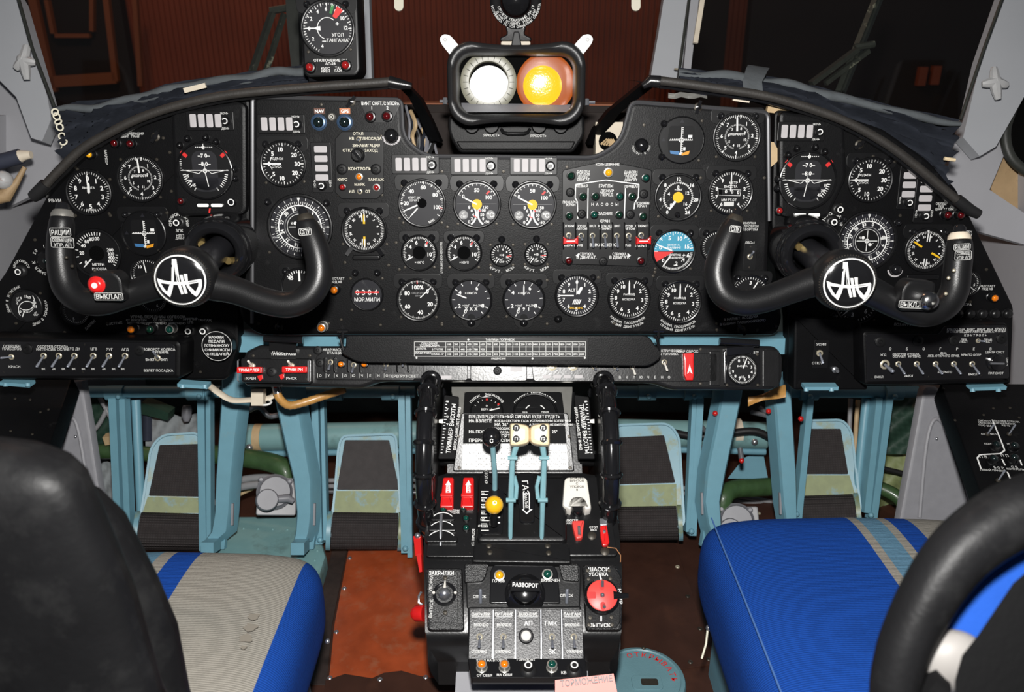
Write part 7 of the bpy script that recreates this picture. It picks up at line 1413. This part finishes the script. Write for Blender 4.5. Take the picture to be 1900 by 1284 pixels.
# pedals
m_ = MAT['pad']; nt = m_.node_tree; n_ = nt.nodes; vo = n_.new('ShaderNodeTexVoronoi'); vo.inputs['Scale'].default_value = 205; vo.inputs['Randomness'].default_value = .0; tc_ = n_.new('ShaderNodeTexCoord'); nt.links.new(tc_.outputs['Object'], vo.inputs['Vector']); bp_ = n_.new('ShaderNodeBump'); bp_.inputs['Strength'].default_value = 1; bp_.inputs['Distance'].default_value = .004; nt.links.new(vo.outputs['Distance'], bp_.inputs['Height']); nt.links.new(bp_.outputs[0], n_['Principled BSDF'].inputs['Normal'])
def pedal(label, out, pad, heel, d, padmat='pad'):
    cx = sum(p[0] for p in out) / len(out); fr = Frame(W(cx, 900, d), CAM - W(cx, 900, d) + V((0, 0, .25))); t = T('rudder_pedal', label, 'pedal', fr, cx, 900)
    o = roundpoly(t.pl(out), 16); t.part('tread_plate', MB().prism(o, -8, 0, 1, True), 'pedalblue'); oi = inset(ccw(o), 4); oc = ccw(o); t.part('raised_rim', MB().frame(oc, oi, -3, 7), 'airblue')
    t.part('rubber_pad', MB().prism(roundpoly(t.pl(pad), 3), 0, 3, 1), padmat)
    (x0, y0), (x1, y1) = heel; a, b = t.at(x0, y0), t.at(x1, y1); mid = (a[1] + b[1]) / 2; rr = (a[1] - b[1]) / 2; rows = []
    pr = [(rr * 1.02 * math.sin(q), mid * 0 + rr * math.cos(q)) for q in [PI * i / 12 for i in range(13)]]
    h = t.part('heel_roll', MB().grid([[(x, mid + y, z * .75) for z, y in pr] for x in (a[0], b[0])]), padmat if padmat == 'pad' else 'pad', ang=1.2)
    for x in (a[0] - 5, b[0] + 5): t.part('heel_cheek', MB().add([(x - 4, mid + y * 1.06, z * .8) for z, y in pr] + [(x + 4, mid + y * 1.06, z * .8) for z, y in pr], [(i, i + 1, 14 + i, 13 + i) for i in range(12)] + [range(12, -1, -1), range(13, 26)]), 'pedalblue')
    t.part('worn_band', MB().poly(t.pl([(pad[3][0] - 2, pad[3][1] + 2), (pad[2][0] + 2, pad[2][1] + 2), (x1 - 2, y0 + 2), (x0 + 2, y0 + 2)]), .6), 'olivewear'); return t
pedal('outer left rudder pedal with ribbed dark pads', [(300, 806), (372, 802), (384, 1000), (250, 1000), (262, 940), (278, 830)], [(296, 826), (370, 824), (372, 922), (276, 920)], ((262, 950), (372, 1022)), 1.69)
pedal('inner left rudder pedal with a smooth dark upper pad', [(634, 808), (736, 804), (748, 1000), (608, 1000), (618, 930), (626, 830)], [(640, 817), (722, 817), (741, 909), (625, 909)], ((618, 950), (736, 1020)), 1.69, 'padtop')
pedal('inner right rudder pedal beside the right trim wheel', [(1140, 788), (1242, 785), (1262, 810), (1272, 980), (1140, 980)], [(1146, 812), (1232, 808), (1253, 896), (1146, 899)], ((1146, 940), (1258, 1002)), 1.69)
pedal('outer right rudder pedal above the right seat', [(1488, 780), (1565, 778), (1582, 800), (1600, 955), (1478, 960)], [(1496, 796), (1560, 796), (1574, 880), (1486, 880)], ((1482, 920), (1590, 985)), 1.69)
# pedal hanger bars
def bars(label, segs):
    t = TW('pedal_hanger', label, 'hanger', W(segs[0][0], segs[0][1], 1.66))
    for x0, y0, x1, y1, w_ in segs:
        k = 1.66 / F; t.part('hanger_bar', MB().bar(W(x0, y0, 1.66), W(x1, y1, 1.655), w_ * k, .022, (0, 1, .3)), 'airblue')
    x0, y0, x1, y1, w_ = segs[0]; t.part('pivot_bolt', MB().ball(W(x1, y1 - 6, 1.64), .006, 10, 6), 'airblue'); return t
bars('pale blue hanger bars left of the outer left pedal', [(212, 722, 224, 985, 14), (231, 740, 242, 985, 11)]); bars('pale blue hanger bar right of the outer left pedal', [(376, 724, 380, 1020, 13), (390, 735, 391, 1010, 8)])
bars('pale blue hanger bars left of the inner left pedal', [(586, 742, 594, 1008, 13), (600, 742, 606, 1000, 7)]); bars('pale blue hanger bars right of the inner left pedal', [(746, 728, 752, 1024, 12), (758, 730, 762, 1032, 9)])
bars('pale blue hanger bars right of the inner right pedal', [(1297, 738, 1283, 992, 13), (1286, 738, 1274, 985, 8)]); bars('pale blue hanger bar left of the outer right pedal', [(1502, 724, 1478, 960, 12)]); bars('pale blue hanger bars right of the outer right pedal', [(1648, 724, 1616, 962, 13), (1627, 738, 1604, 950, 12)])
for x0, y0, x1, y1, lb in ((252, 742, 262, 950, 'slim blue rod left of the outer left pedal'), (1608, 740, 1588, 930, 'slim blue rod right of the outer right pedal')): solo('push_rod', MB().tube([W(x0, y0, 1.68), W(x1, y1, 1.68)], .0095, 12), 'airblue', lb, 'rod')
for x0, x1, lb in ((155, 410, 'blue cross tube above the outer left pedal'), (560, 770, 'blue cross tube above the inner left pedal'), (1140, 1330, 'blue cross tube above the inner right pedal'), (1440, 1702, 'blue cross tube above the outer right pedal')):
    t = TW('cross_tube', lb, 'tube', W((x0 + x1) / 2, 728, 1.665)); t.part('tube', MB().tube([W(x0, 727, 1.665), W(x1, 727, 1.665)], .0125, 16), 'airblue')
    for x in (x0 + 60, x1 - 45): t.part('clamp', MB().tube([W(x - 16, 729, 1.66), W(x + 16, 729, 1.66)], .0155, 16), 'airblue'); t.part('bolt', MB().ball(W(x + 4, 736, 1.642), .0055, 10, 6), 'airblue')
t = TW('coil_spring', 'steel coil spring beside the left yoke column', 'spring', W(581, 860, 1.67)); t.part('coil', MB().tube([W(581 + 6 * math.cos(a), 828 + a * .58, 1.67 + .006 * math.sin(a)) for a in [i * .7 for i in range(190)]], .0012, 5), 'steel')
t = TW('coil_spring', 'steel coil spring beside the right yoke column', 'spring', W(1301, 860, 1.67)); t.part('coil', MB().tube([W(1301 + 5 * math.cos(a), 826 + a * .58, 1.67 + .006 * math.sin(a)) for a in [i * .7 for i in range(180)]], .0012, 5), 'steel')
# splayed yoke columns
def colm(label, pts, foot, s_):
    """pts: (xl, xr, y) down the column"""
    t = TW('yoke_column', label, 'control column', W((foot[0] + foot[1]) / 2, foot[3], 1.60)); g = []; d = 1.605
    for xl, xr, y in pts:
        e = 16 * s_; a, b = W(xl, y, d), W(xr, y, d); c, f = W(xr + (e if s_ > 0 else 0), y, d + .035), W(xl + (e if s_ < 0 else 0), y, d + .035); bv = (b - a) * .1
        g.append([a, a + bv - FW * .006, b - bv - FW * .006, b, c, f, a])
    t.part('column_leg', MB().grid(g), 'airblue', ang=.9); x0, x1, y0, y1 = foot
    t.part('foot_block', MB().bar(W((x0 + x1) / 2, y0, d - .02), W((x0 + x1) / 2, y1, d - .02), (x1 - x0) * d / F, .04, (0, 1, .4)), 'airblue')
    n_ = len(pts); p = pts[-3]; xm = p[1] - 4 if s_ > 0 else p[0] + 5; t.part('slot', MB().bar(W(xm + 8 * s_, p[2] - 16, d + .004), W(xm + 7 * s_, p[2] + 24, d + .004), .004, .006, (0, 1, .3)), 'panelgrey')
    q = pts[-1]; t.part('sector_plate', MB().prism([(0, 0)], 0, 0) if 0 else MB().bar(W(q[0] + 12 + 16 * s_, q[2] - 18, d + .03), W(q[0] + 8 + 22 * s_, q[2] + 14, d + .03), .03, .012, (0, 1, .3), w2=.018), 'airblue')
    return t
colm('left splayed blue yoke column under the left yoke', [(412, 450, 690), (411, 449, 740), (405, 438, 830), (401, 432, 890), (399, 428, 950), (393, 424, 985), (380, 402, 1004)], (380, 403, 1002, 1023), 1)
colm('right splayed blue yoke column under the left yoke', [(500, 546, 690), (512, 556, 750), (530, 570, 830), (545, 580, 890), (551, 580, 950), (549, 576, 985), (545, 570, 1004)], (545, 569, 1003, 1025), 1)
colm('left splayed blue yoke column under the right yoke', [(1342, 1382, 690), (1337, 1376, 736), (1325, 1363, 800), (1310, 1348, 870), (1305, 1336, 930), (1312, 1338, 970), (1320, 1344, 1000)], (1318, 1344, 999, 1017), -1)
colm('right splayed blue yoke column under the right yoke', [(1430, 1466, 690), (1434, 1468, 726), (1440, 1472, 800), (1446, 1477, 880), (1450, 1478, 930), (1456, 1478, 965), (1462, 1480, 990)], (1460, 1480, 985, 1000), -1)
# hanging straps and hoses under the console
t = TW('pale_strap', 'pale taped strap with a buckle hanging under the left board', 'strap', W(440, 740, 1.52)); sp = spline([(388, 715, 1.50), (405, 728, 1.49), (430, 742, 1.49), (465, 742, 1.49), (500, 738, 1.49), (512, 728, 1.5)], 6); t.part('strap', MB().tube([W(*p) for p in sp], .0072, 10, flat=.5), 'tape'); t.part('buckle', MB().bar(W(480, 722, 1.478), W(480, 752, 1.478), .022, .018, (0, 1, 0)), 'tape'); t.part('cord_tie', MB().ring([(.010 + .002 * math.cos(a), .002 * math.sin(a)) for a in [k * PI / 3 for k in range(6)]], 16, M=Matrix.Translation(W(493, 747, 1.48))), 'white')
t = TW('amber_hose', 'ribbed amber hose hanging under the trim switch box', 'hose', W(560, 745, 1.50)); sp = spline([(513, 720, 1.47), (518, 738, 1.47), (535, 752, 1.48), (560, 748, 1.49), (600, 735, 1.50), (640, 722, 1.50)], 6); t.part('hose', MB().tube([W(*p) for p in sp], [.0072 + .0008 * (i % 2) for i in range(len(sp))], 12), 'amberhose'); t.part('ferrule', MB().tube([W(511, 714, 1.468), W(516, 730, 1.468)], .008, 12), 'steel'); t.part('red_tip', MB().ball(W(511, 717, 1.462), .004, 8, 5), 'red_plastic')
solo('amber_wrap', MB().grid([[W(1388 + i * 14, 736 + j * 6 - i * 4 + 3 * math.sin(i + j), 1.50 + .006 * math.sin(i * 1.3 + j)) for i in range(6)] for j in range(4)]), 'amberhose', 'crumpled amber leather wrap under the right end of the console', 'wrap', ang=1.5)
bend('cable_twist', 'twisted grey blue cable between the left yoke columns', 'cable', [(455, 765, 1.74), (480, 755, 1.73), (500, 772, 1.73), (530, 768, 1.73), (560, 778, 1.73), (578, 795, 1.72)], .006, 'flexsteel')
bend('cable_twist', 'twisted grey cable looped beside the right yoke column', 'cable', [(1300, 790, 1.72), (1312, 800, 1.7), (1330, 792, 1.68), (1330, 770, 1.66)], .005, 'flexsteel')
bend('cable_twist', 'twisted grey cable clip on the far right yoke column', 'cable', [(1395, 765, 1.70), (1410, 768, 1.68), (1430, 772, 1.66), (1410, 756, 1.68)], .005, 'flexsteel')
for x, y, lb in ((1327, 767, 'red dot plug on the left of the right yoke columns'), (1426, 763, 'red dot plug on the far right yoke column'), (1486, 777, 'red dot plug beside the outer right pedal'), (1376, 855, 'red tipped valve under the right torque tube')): solo('red_plug', MB().ball(W(x, y, 1.60 if y < 800 else 1.70), .0055, 10, 6), 'red_paint', lb, 'plug')
solo('valve', MB().tube([W(1373, 832, 1.71), W(1376, 852, 1.70)], .006, 10), 'steel', 'ribbed valve stem under the right torque tube', 'valve')
solo('blue_triangle', MB().add([W(1350, 888, 1.88), W(1425, 888, 1.88), W(1415, 835, 1.88), W(1380, 850, 1.88)], [(0, 1, 2, 3)]), 'airblue', 'blue gusset plate under the right torque tube', 'gusset')
# grey side panels and black side consoles
def sidepanel(label, pts, groove, d):
    t = TW('side_fairing', label, 'fairing', W(*pts[0], d)); a = [W(x, y, d) for x, y in pts]; n = (a[1] - a[0]).cross(a[2] - a[0]).normalized()
    if n.dot(CAM - a[0]) < 0: n = -n
    f = Frame(a[0], n); M = f.mat(a[0]); Mi = M.inverted(); q = [(Mi @ p).to_2d() for p in a]; m = MB().prism(roundpoly([(p.x, p.y) for p in q], .012), -.02, 0, .006, True); m.v = [tuple(M @ V(v)) for v in m.v]; t.part('sheet', m, 'panelgrey')
    g = [W(x, y, d - .001) for x, y in spline(groove, 6)]; t.part('pressed_bead', MB().tube(g, .0042, 8), 'panelgrey'); t.part('rivet', MB().ball(W(groove[2][0] + 6, groove[2][1] + 34, d - .003), .003, 8, 5), 'steel'); return t
sidepanel('grey triangular side panel beside the outer left pedal', [(132, 706), (152, 706), (168, 800), (196, 985), (60, 985), (98, 810)], [(108, 850), (118, 800), (134, 776), (146, 800), (160, 880), (172, 960)], 1.56)
sidepanel('grey triangular side panel beside the outer right pedal', [(1714, 716), (1742, 716), (1790, 840), (1850, 990), (1664, 990), (1690, 850)], [(1706, 960), (1718, 830), (1732, 780), (1752, 790), (1780, 860), (1806, 950)], 1.56)
def console(label, pts, d0, d1, name='side_console'):
    t = TW(name, label, 'side console', W(*pts[0], d0)); return t
CR = rowframe(715, 1.50, 930, 1.30, 1820); t = T('side_console', 'black right side console with white guide lines and toggles', 'side console', CR, 1830, 800)
t.part('top_plate', MB().prism(t.pl([(1746, 712), (1985, 712), (1985, 960), (1836, 960)]), -40, 0, 2, True), 'board_dark'); m = MB()
for a in ([(1841, 779), (1860, 825), (1864, 836), (1856, 842), (1818, 844), (1813, 850), (1820, 870)], [(1859, 852), (1865, 864)], [(1869, 876), (1875, 890)], [(1892, 853), (1896, 864)], [(1833, 908), (1836, 916)]):
    for p, q in zip(a, a[1:]): m.line(*t.at(*p), *t.at(*q), 2.6, .5)
    t.part('guide_line', m, 'white'); m = MB()
m = MB()
for s_, x, y, z in (('СИГНАЛ', 1826, 781, 4), ('ОБЛЕДЕН', 1828, 785, 4), ('ЭУО-2М', 1827, 790, 4.4), ('ОБОГРЕВ СТЕКЛА', 1866, 782, 4), ('СИГНАЛИЗАЦ', 1864, 786, 4), ('КВ-12', 1866, 790, 4), ('ОТ', 1824, 806, 4), ('ВКЛ', 1843, 806, 4), ('КОНТР', 1836, 824, 4), ('НГ', 1872, 824, 4), ('П В Д', 1829, 848, 6), ('П П Д', 1869, 846, 6), ('Б О Р', 1853, 868, 5), ('ЛЕВЫЙ ПРАВЫЙ', 1842, 873, 4), ('С В', 1882, 867, 5), ('КОНТРОЛЬ', 1884, 871, 4)): m.text(s_, *t.at(x, y), z, .5, -4)
t.part('lettering', m, 'offwhite', kind='stuff')
for x, y in ((1832, 806), (1872, 806), (1852, 892)): toggle(t, x, y, 12, 12, 12, r=4.5, nut='screw')
for x, y in ((1845, 832), (1878, 834), (1840, 858), (1878, 856)): lamp(t, x, y, 8, 'lens_dark', h=12)
screws(t, [t.at(*p) for p in ((1750, 721), (1772, 780), (1843, 758), (1874, 757), (1891, 775), (1825, 770))], 2.6)
CL = rowframe(705, 1.50, 930, 1.30, 60); t = T('side_console', 'plain black left side console under the switch box', 'side console', CL, 50, 780); t.part('top_plate', MB().prism(t.pl([(-90, 700), (134, 700), (96, 812), (60, 960), (-90, 960)]), -40, 0, 2, True), 'board_dark'); screws(t, [t.at(*p) for p in ((28, 740), (56, 742), (90, 760), (75, 765), (20, 800), (60, 806))], 2.6)
# blue hatch and strap on the floor right of the pedestal
HC = onF(1192, 1254, .02); t = TW('floor_hatch', 'round blue floor hatch with red lettering right of the pedestal', 'hatch', HC); MT = Matrix.Translation(V((HC.x, HC.y, FLOOR))); t.part('lid', MB().lathe([(.072, 0), (.072, .012), (.070, .016), (.064, .018), (.062, .016), (0, .016)], 44, M=MT), 'hatchblue')
t.part('recess', MB().prism([(x + HC.x, y + HC.y) for x, y in rrect(.006, -.012, .05, .032, .008)], FLOOR + .015, FLOOR + .0185, .001), 'hatchblue'); t.part('recess_plate', MB().prism([(x + HC.x, y + HC.y) for x, y in rrect(.010, -.012, .028, .014, .003)], FLOOR + .0185, FLOOR + .0192), 'screw')
m = MB().arctext('ОТКРЫВАТЬ', HC.x, HC.y, .052, 40, .010, FLOOR + .0168, 14); t.part('lettering', m, 'redprint'); t.part('bolt', MB().ball((HC.x + .012, HC.y + .066, FLOOR + .017), .004, 8, 5), 'screw')
m = MB(); a = [W(1030, 1262, 1.12), W(1138, 1250, 1.12), W(1145, 1285, 1.11), W(1030, 1296, 1.11)]; t = TW('pink_tag', 'pink strap tag lettered in faded ink at the foot of the pedestal', 'tag', W(1090, 1262, 1.12)); n = (a[1] - a[0]).cross(a[2] - a[0]).normalized() * .003; t.part('strap', m.add(a + [p + n for p in a] if n.dot(CAM - a[0]) > 0 else a + [p - n for p in a], [(0, 1, 2, 3), (4, 5, 6, 7), (0, 1, 5, 4), (1, 2, 6, 5), (2, 3, 7, 6), (3, 0, 4, 7)]), 'pink')
nn = n.normalized() if n.dot(CAM - a[0]) > 0 else -n.normalized(); f = Frame(W(1088, 1262, 1.116), nn, a[1] - a[0]); A = f.mat(W(1088, 1263, 1.112)); m = MB().text('ТОРМОЖЕНИЕ', 0, 0, .008, .0005, fit=.072); m.v = [tuple(A @ V(v)) for v in m.v]; t.part('lettering', m, 'greyprint')

# ------------------------------------------------------------------ seats
stripes('seat_stripes_a', [(-.3, BE), (-.045, LB), (.0, BE), (.018, BL), (.056, BE), (.207, BL)])
stripes('seat_stripes_b', [(-.3, BL), (-.006, BE), (.008, LB), (.040, BE), (.054, BL), (.088, BE)])
def cushion(hx, hy, hz, e=.22, nu=72, nv=36, crown=.012):
    m = MB(); rows = []
    sg = lambda v, p: math.copysign(abs(v) ** p, v)
    for j in range(nv + 1):
        b = -PI / 2 + PI * j / nv; row = []
        for i in range(nu + 1):
            a = 2 * PI * i / nu; x = hx * sg(math.cos(b), .26) * sg(math.cos(a), e); y = hy * sg(math.cos(b), .26) * sg(math.sin(a), e); z = hz * sg(math.sin(b), .6)
            z += crown * max(0, 1 - (x / hx) ** 2 - .6 * (y / hy) ** 2) * (1 if z > 0 else 0); row.append(V((x, y, z)))
        rows.append(row)
    return m.grid(rows)
def seat(label, cx, yf, zt, mat, stains):
    t = TW('pilot_seat', label, 'seat', V((cx, yf - .24, FLOOR))); c = V((cx, yf - .245, zt - .085)); me = cushion(.238, .25, .085); o = link('cushion', mesh('cushion', me, 1, mat, ang=1.3), t.o); o.location = c - t.b
    t.part('base_frame', MB().box(cx - .20, cx + .20, yf - .44, yf - .05, FLOOR, zt - .15), 'airblue'); return t
sl = seat('left pilot seat with a beige and blue striped cushion cover', -.515, 1.022, .452, 'seat_stripes_a', 1)
sr = seat('right pilot seat with a mostly blue striped cushion cover', .533, 1.112, .452, 'seat_stripes_b', 0)
def topz(x, y, cx_, yf, zt):
    X, Y = (x - cx_) / .238, (y - yf + .245) / .25; r = max(abs(X), abs(Y)); cb = (r * .8) ** (1 / .26); sb = math.sqrt(max(0, 1 - cb * cb)); return zt - .085 + .085 * sb ** .6 + .012 * max(0, 1 - X * X - .6 * Y * Y)
for x, y, r in ((470, 1143, .0075), (465, 1163, .0085), (456, 1184, .0085), (452, 1200, .004)):
    p = onZ(x, y, .459); q = [(p.x + r * (1 + .2 * math.sin(4 * a + x)) * math.cos(a), p.y + r * (.85 + .2 * math.sin(3 * a + y)) * math.sin(a)) for a in [i * PI / 9 for i in range(18)]]
    sl.part('stain_spot', MB().add([(u, v, topz(u, v, -.515, 1.022, .452) + .0022) for u, v in q], [range(18)]), 'stain')
sr.part('loose_thread', MB().tube([W(1313, 1168, 1.24), W(1310, 1195, 1.235), W(1302, 1222, 1.23)], .0016, 6), 'ivory'); sr.part('cover_clip', MB().ball(W(1315, 1165, 1.238), .005, 8, 5), 'steel'); sl.part('cover_clip', MB().ball(W(608, 1190, 1.16), .004, 8, 5), 'steel')
sr.part('seam', MB().tube([(.533 - .218, 1.112 - .03 - i * .035, topz(.533 - .218, 1.112 - .03 - i * .035, .533, 1.112, .452) + .0002) for i in range(13)], .0013, 6), 'seamblue')
def slab(poly, y0, y1, bev):
    """outline in X,Z extruded along -Y towards the camera"""
    m = MB().prism(poly, 0, y0 - y1, bev, True); m.v = [(v[0], y0 - v[2], v[1]) for v in m.v]; m.f = [list(f) for f in m.f]; return m
def mirror(pts, cx): return pts + [(2 * cx - x, z) for x, z in pts[::-1]]
cx = -.545
bk = TW('seat_back', 'black leather back of the left pilot seat, close to the camera', 'seat back', V((cx, .55, .45)))
def backloft(pts, yp, yc, th, ztop, e=.5):
    P = [onY(x, y, yp) for x, y in pts]; lv = [(p.z, p.x - cx) for p in P]; lv.sort(); rows = []; sg = lambda v, p: math.copysign(abs(v) ** p, v)
    z1, h1 = lv[-1]; lv = [(.45, lv[0][1] + .02)] + lv
    for q in (.25, .5, .7, .85, .95, 1.0): lv.append((z1 + (ztop - z1) * math.sin(q * PI / 2), h1 * (1 - .30 * (1 - math.cos(q * PI / 2))) - .02 * q))
    n = len(lv)
    for i, (z, h) in enumerate(lv):
        t_ = th * (1 if z <= z1 else max(.02, math.sqrt(max(0, 1 - ((z - z1) / (ztop - z1 + .0005)) ** 2))))
        rows.append([V((cx + h * sg(math.cos(a), e), yc + t_ * sg(math.sin(a), .7) + .10 * (z - .8), z)) for a in [2 * PI * k / 48 for k in range(49)]])
    return MB().grid(rows)
bk.part('shell', backloft([(360, 1340), (310, 1263), (251, 1094), (204, 1000), (172, 937), (150, 895)], .555, .555, .040, .872), 'leather', ang=1.5)
bk.part('bolster', backloft([(400, 1360), (365, 1263), (338, 1153), (298, 1074), (262, 1015)], .635, .635, .040, .80), 'leather', ang=1.5)
bk2 = TW('seat_back', 'right pilot seat back with a black rolled edge and blue cover, close to the camera', 'seat back', V((.55, .5, .45)))
sp = spline([(1668, 1400, 46), (1660, 1290, 44), (1672, 1222, 46), (1690, 1172, 48), (1720, 1112, 51), (1752, 1062, 54), (1790, 1018, 57), (1842, 978, 60), (1900, 948, 63), (1990, 925, 66), (2100, 915, 66)], 6)
RP = [(W(x, y, .60), r * .60 / F) for x, y, r in sp]; XC = .60
RP += [(V((2 * XC - p.x, p.y, p.z)), r) for p, r in RP[::-1]]
bk2.part('rolled_edge', MB().tube([p for p, r in RP], [r for p, r in RP], 16), 'leather', ang=1.2)
bk2.part('blue_cover', MB().grid([[W(x, y, .63), W(x + 60, y + 90, .615), W(x + 260, y + 300, .605)] for x, y in ((1640, 1420), (1650, 1250), (1690, 1150), (1760, 1060), (1850, 985), (1960, 950), (2100, 930), (2300, 930))]), 'bluecover', ang=1.4)
BB = [W(x, y, .565) for x, y in ((1776, 1420), (1772, 1262), (1785, 1216), (1815, 1178), (1880, 1082), (1930, 1040), (2150, 1000), (2500, 1000), (2500, 1420))]; nb = len(BB)
bk2.part('back_board', MB().add(BB + [CAM + (p - CAM) * (.60 / .565) for p in BB], [range(nb), range(2 * nb - 1, nb - 1, -1)] + [(i, (i + 1) % nb, nb + (i + 1) % nb, nb + i) for i in range(nb)]), 'leather_matte')
bk2.part('tilt_knob', MB().ball(W(1764, 1228, .612), .0265, 22, 14, (1, .7, 1)), 'seatknob'); bk2.part('knob_stem', MB().tube([W(1715, 1262, .60), W(1740, 1285, .60)], .012, 10), 'leather_matte')

bpy.data.objects.remove(FONTO); bpy.data.curves.remove(FONT)
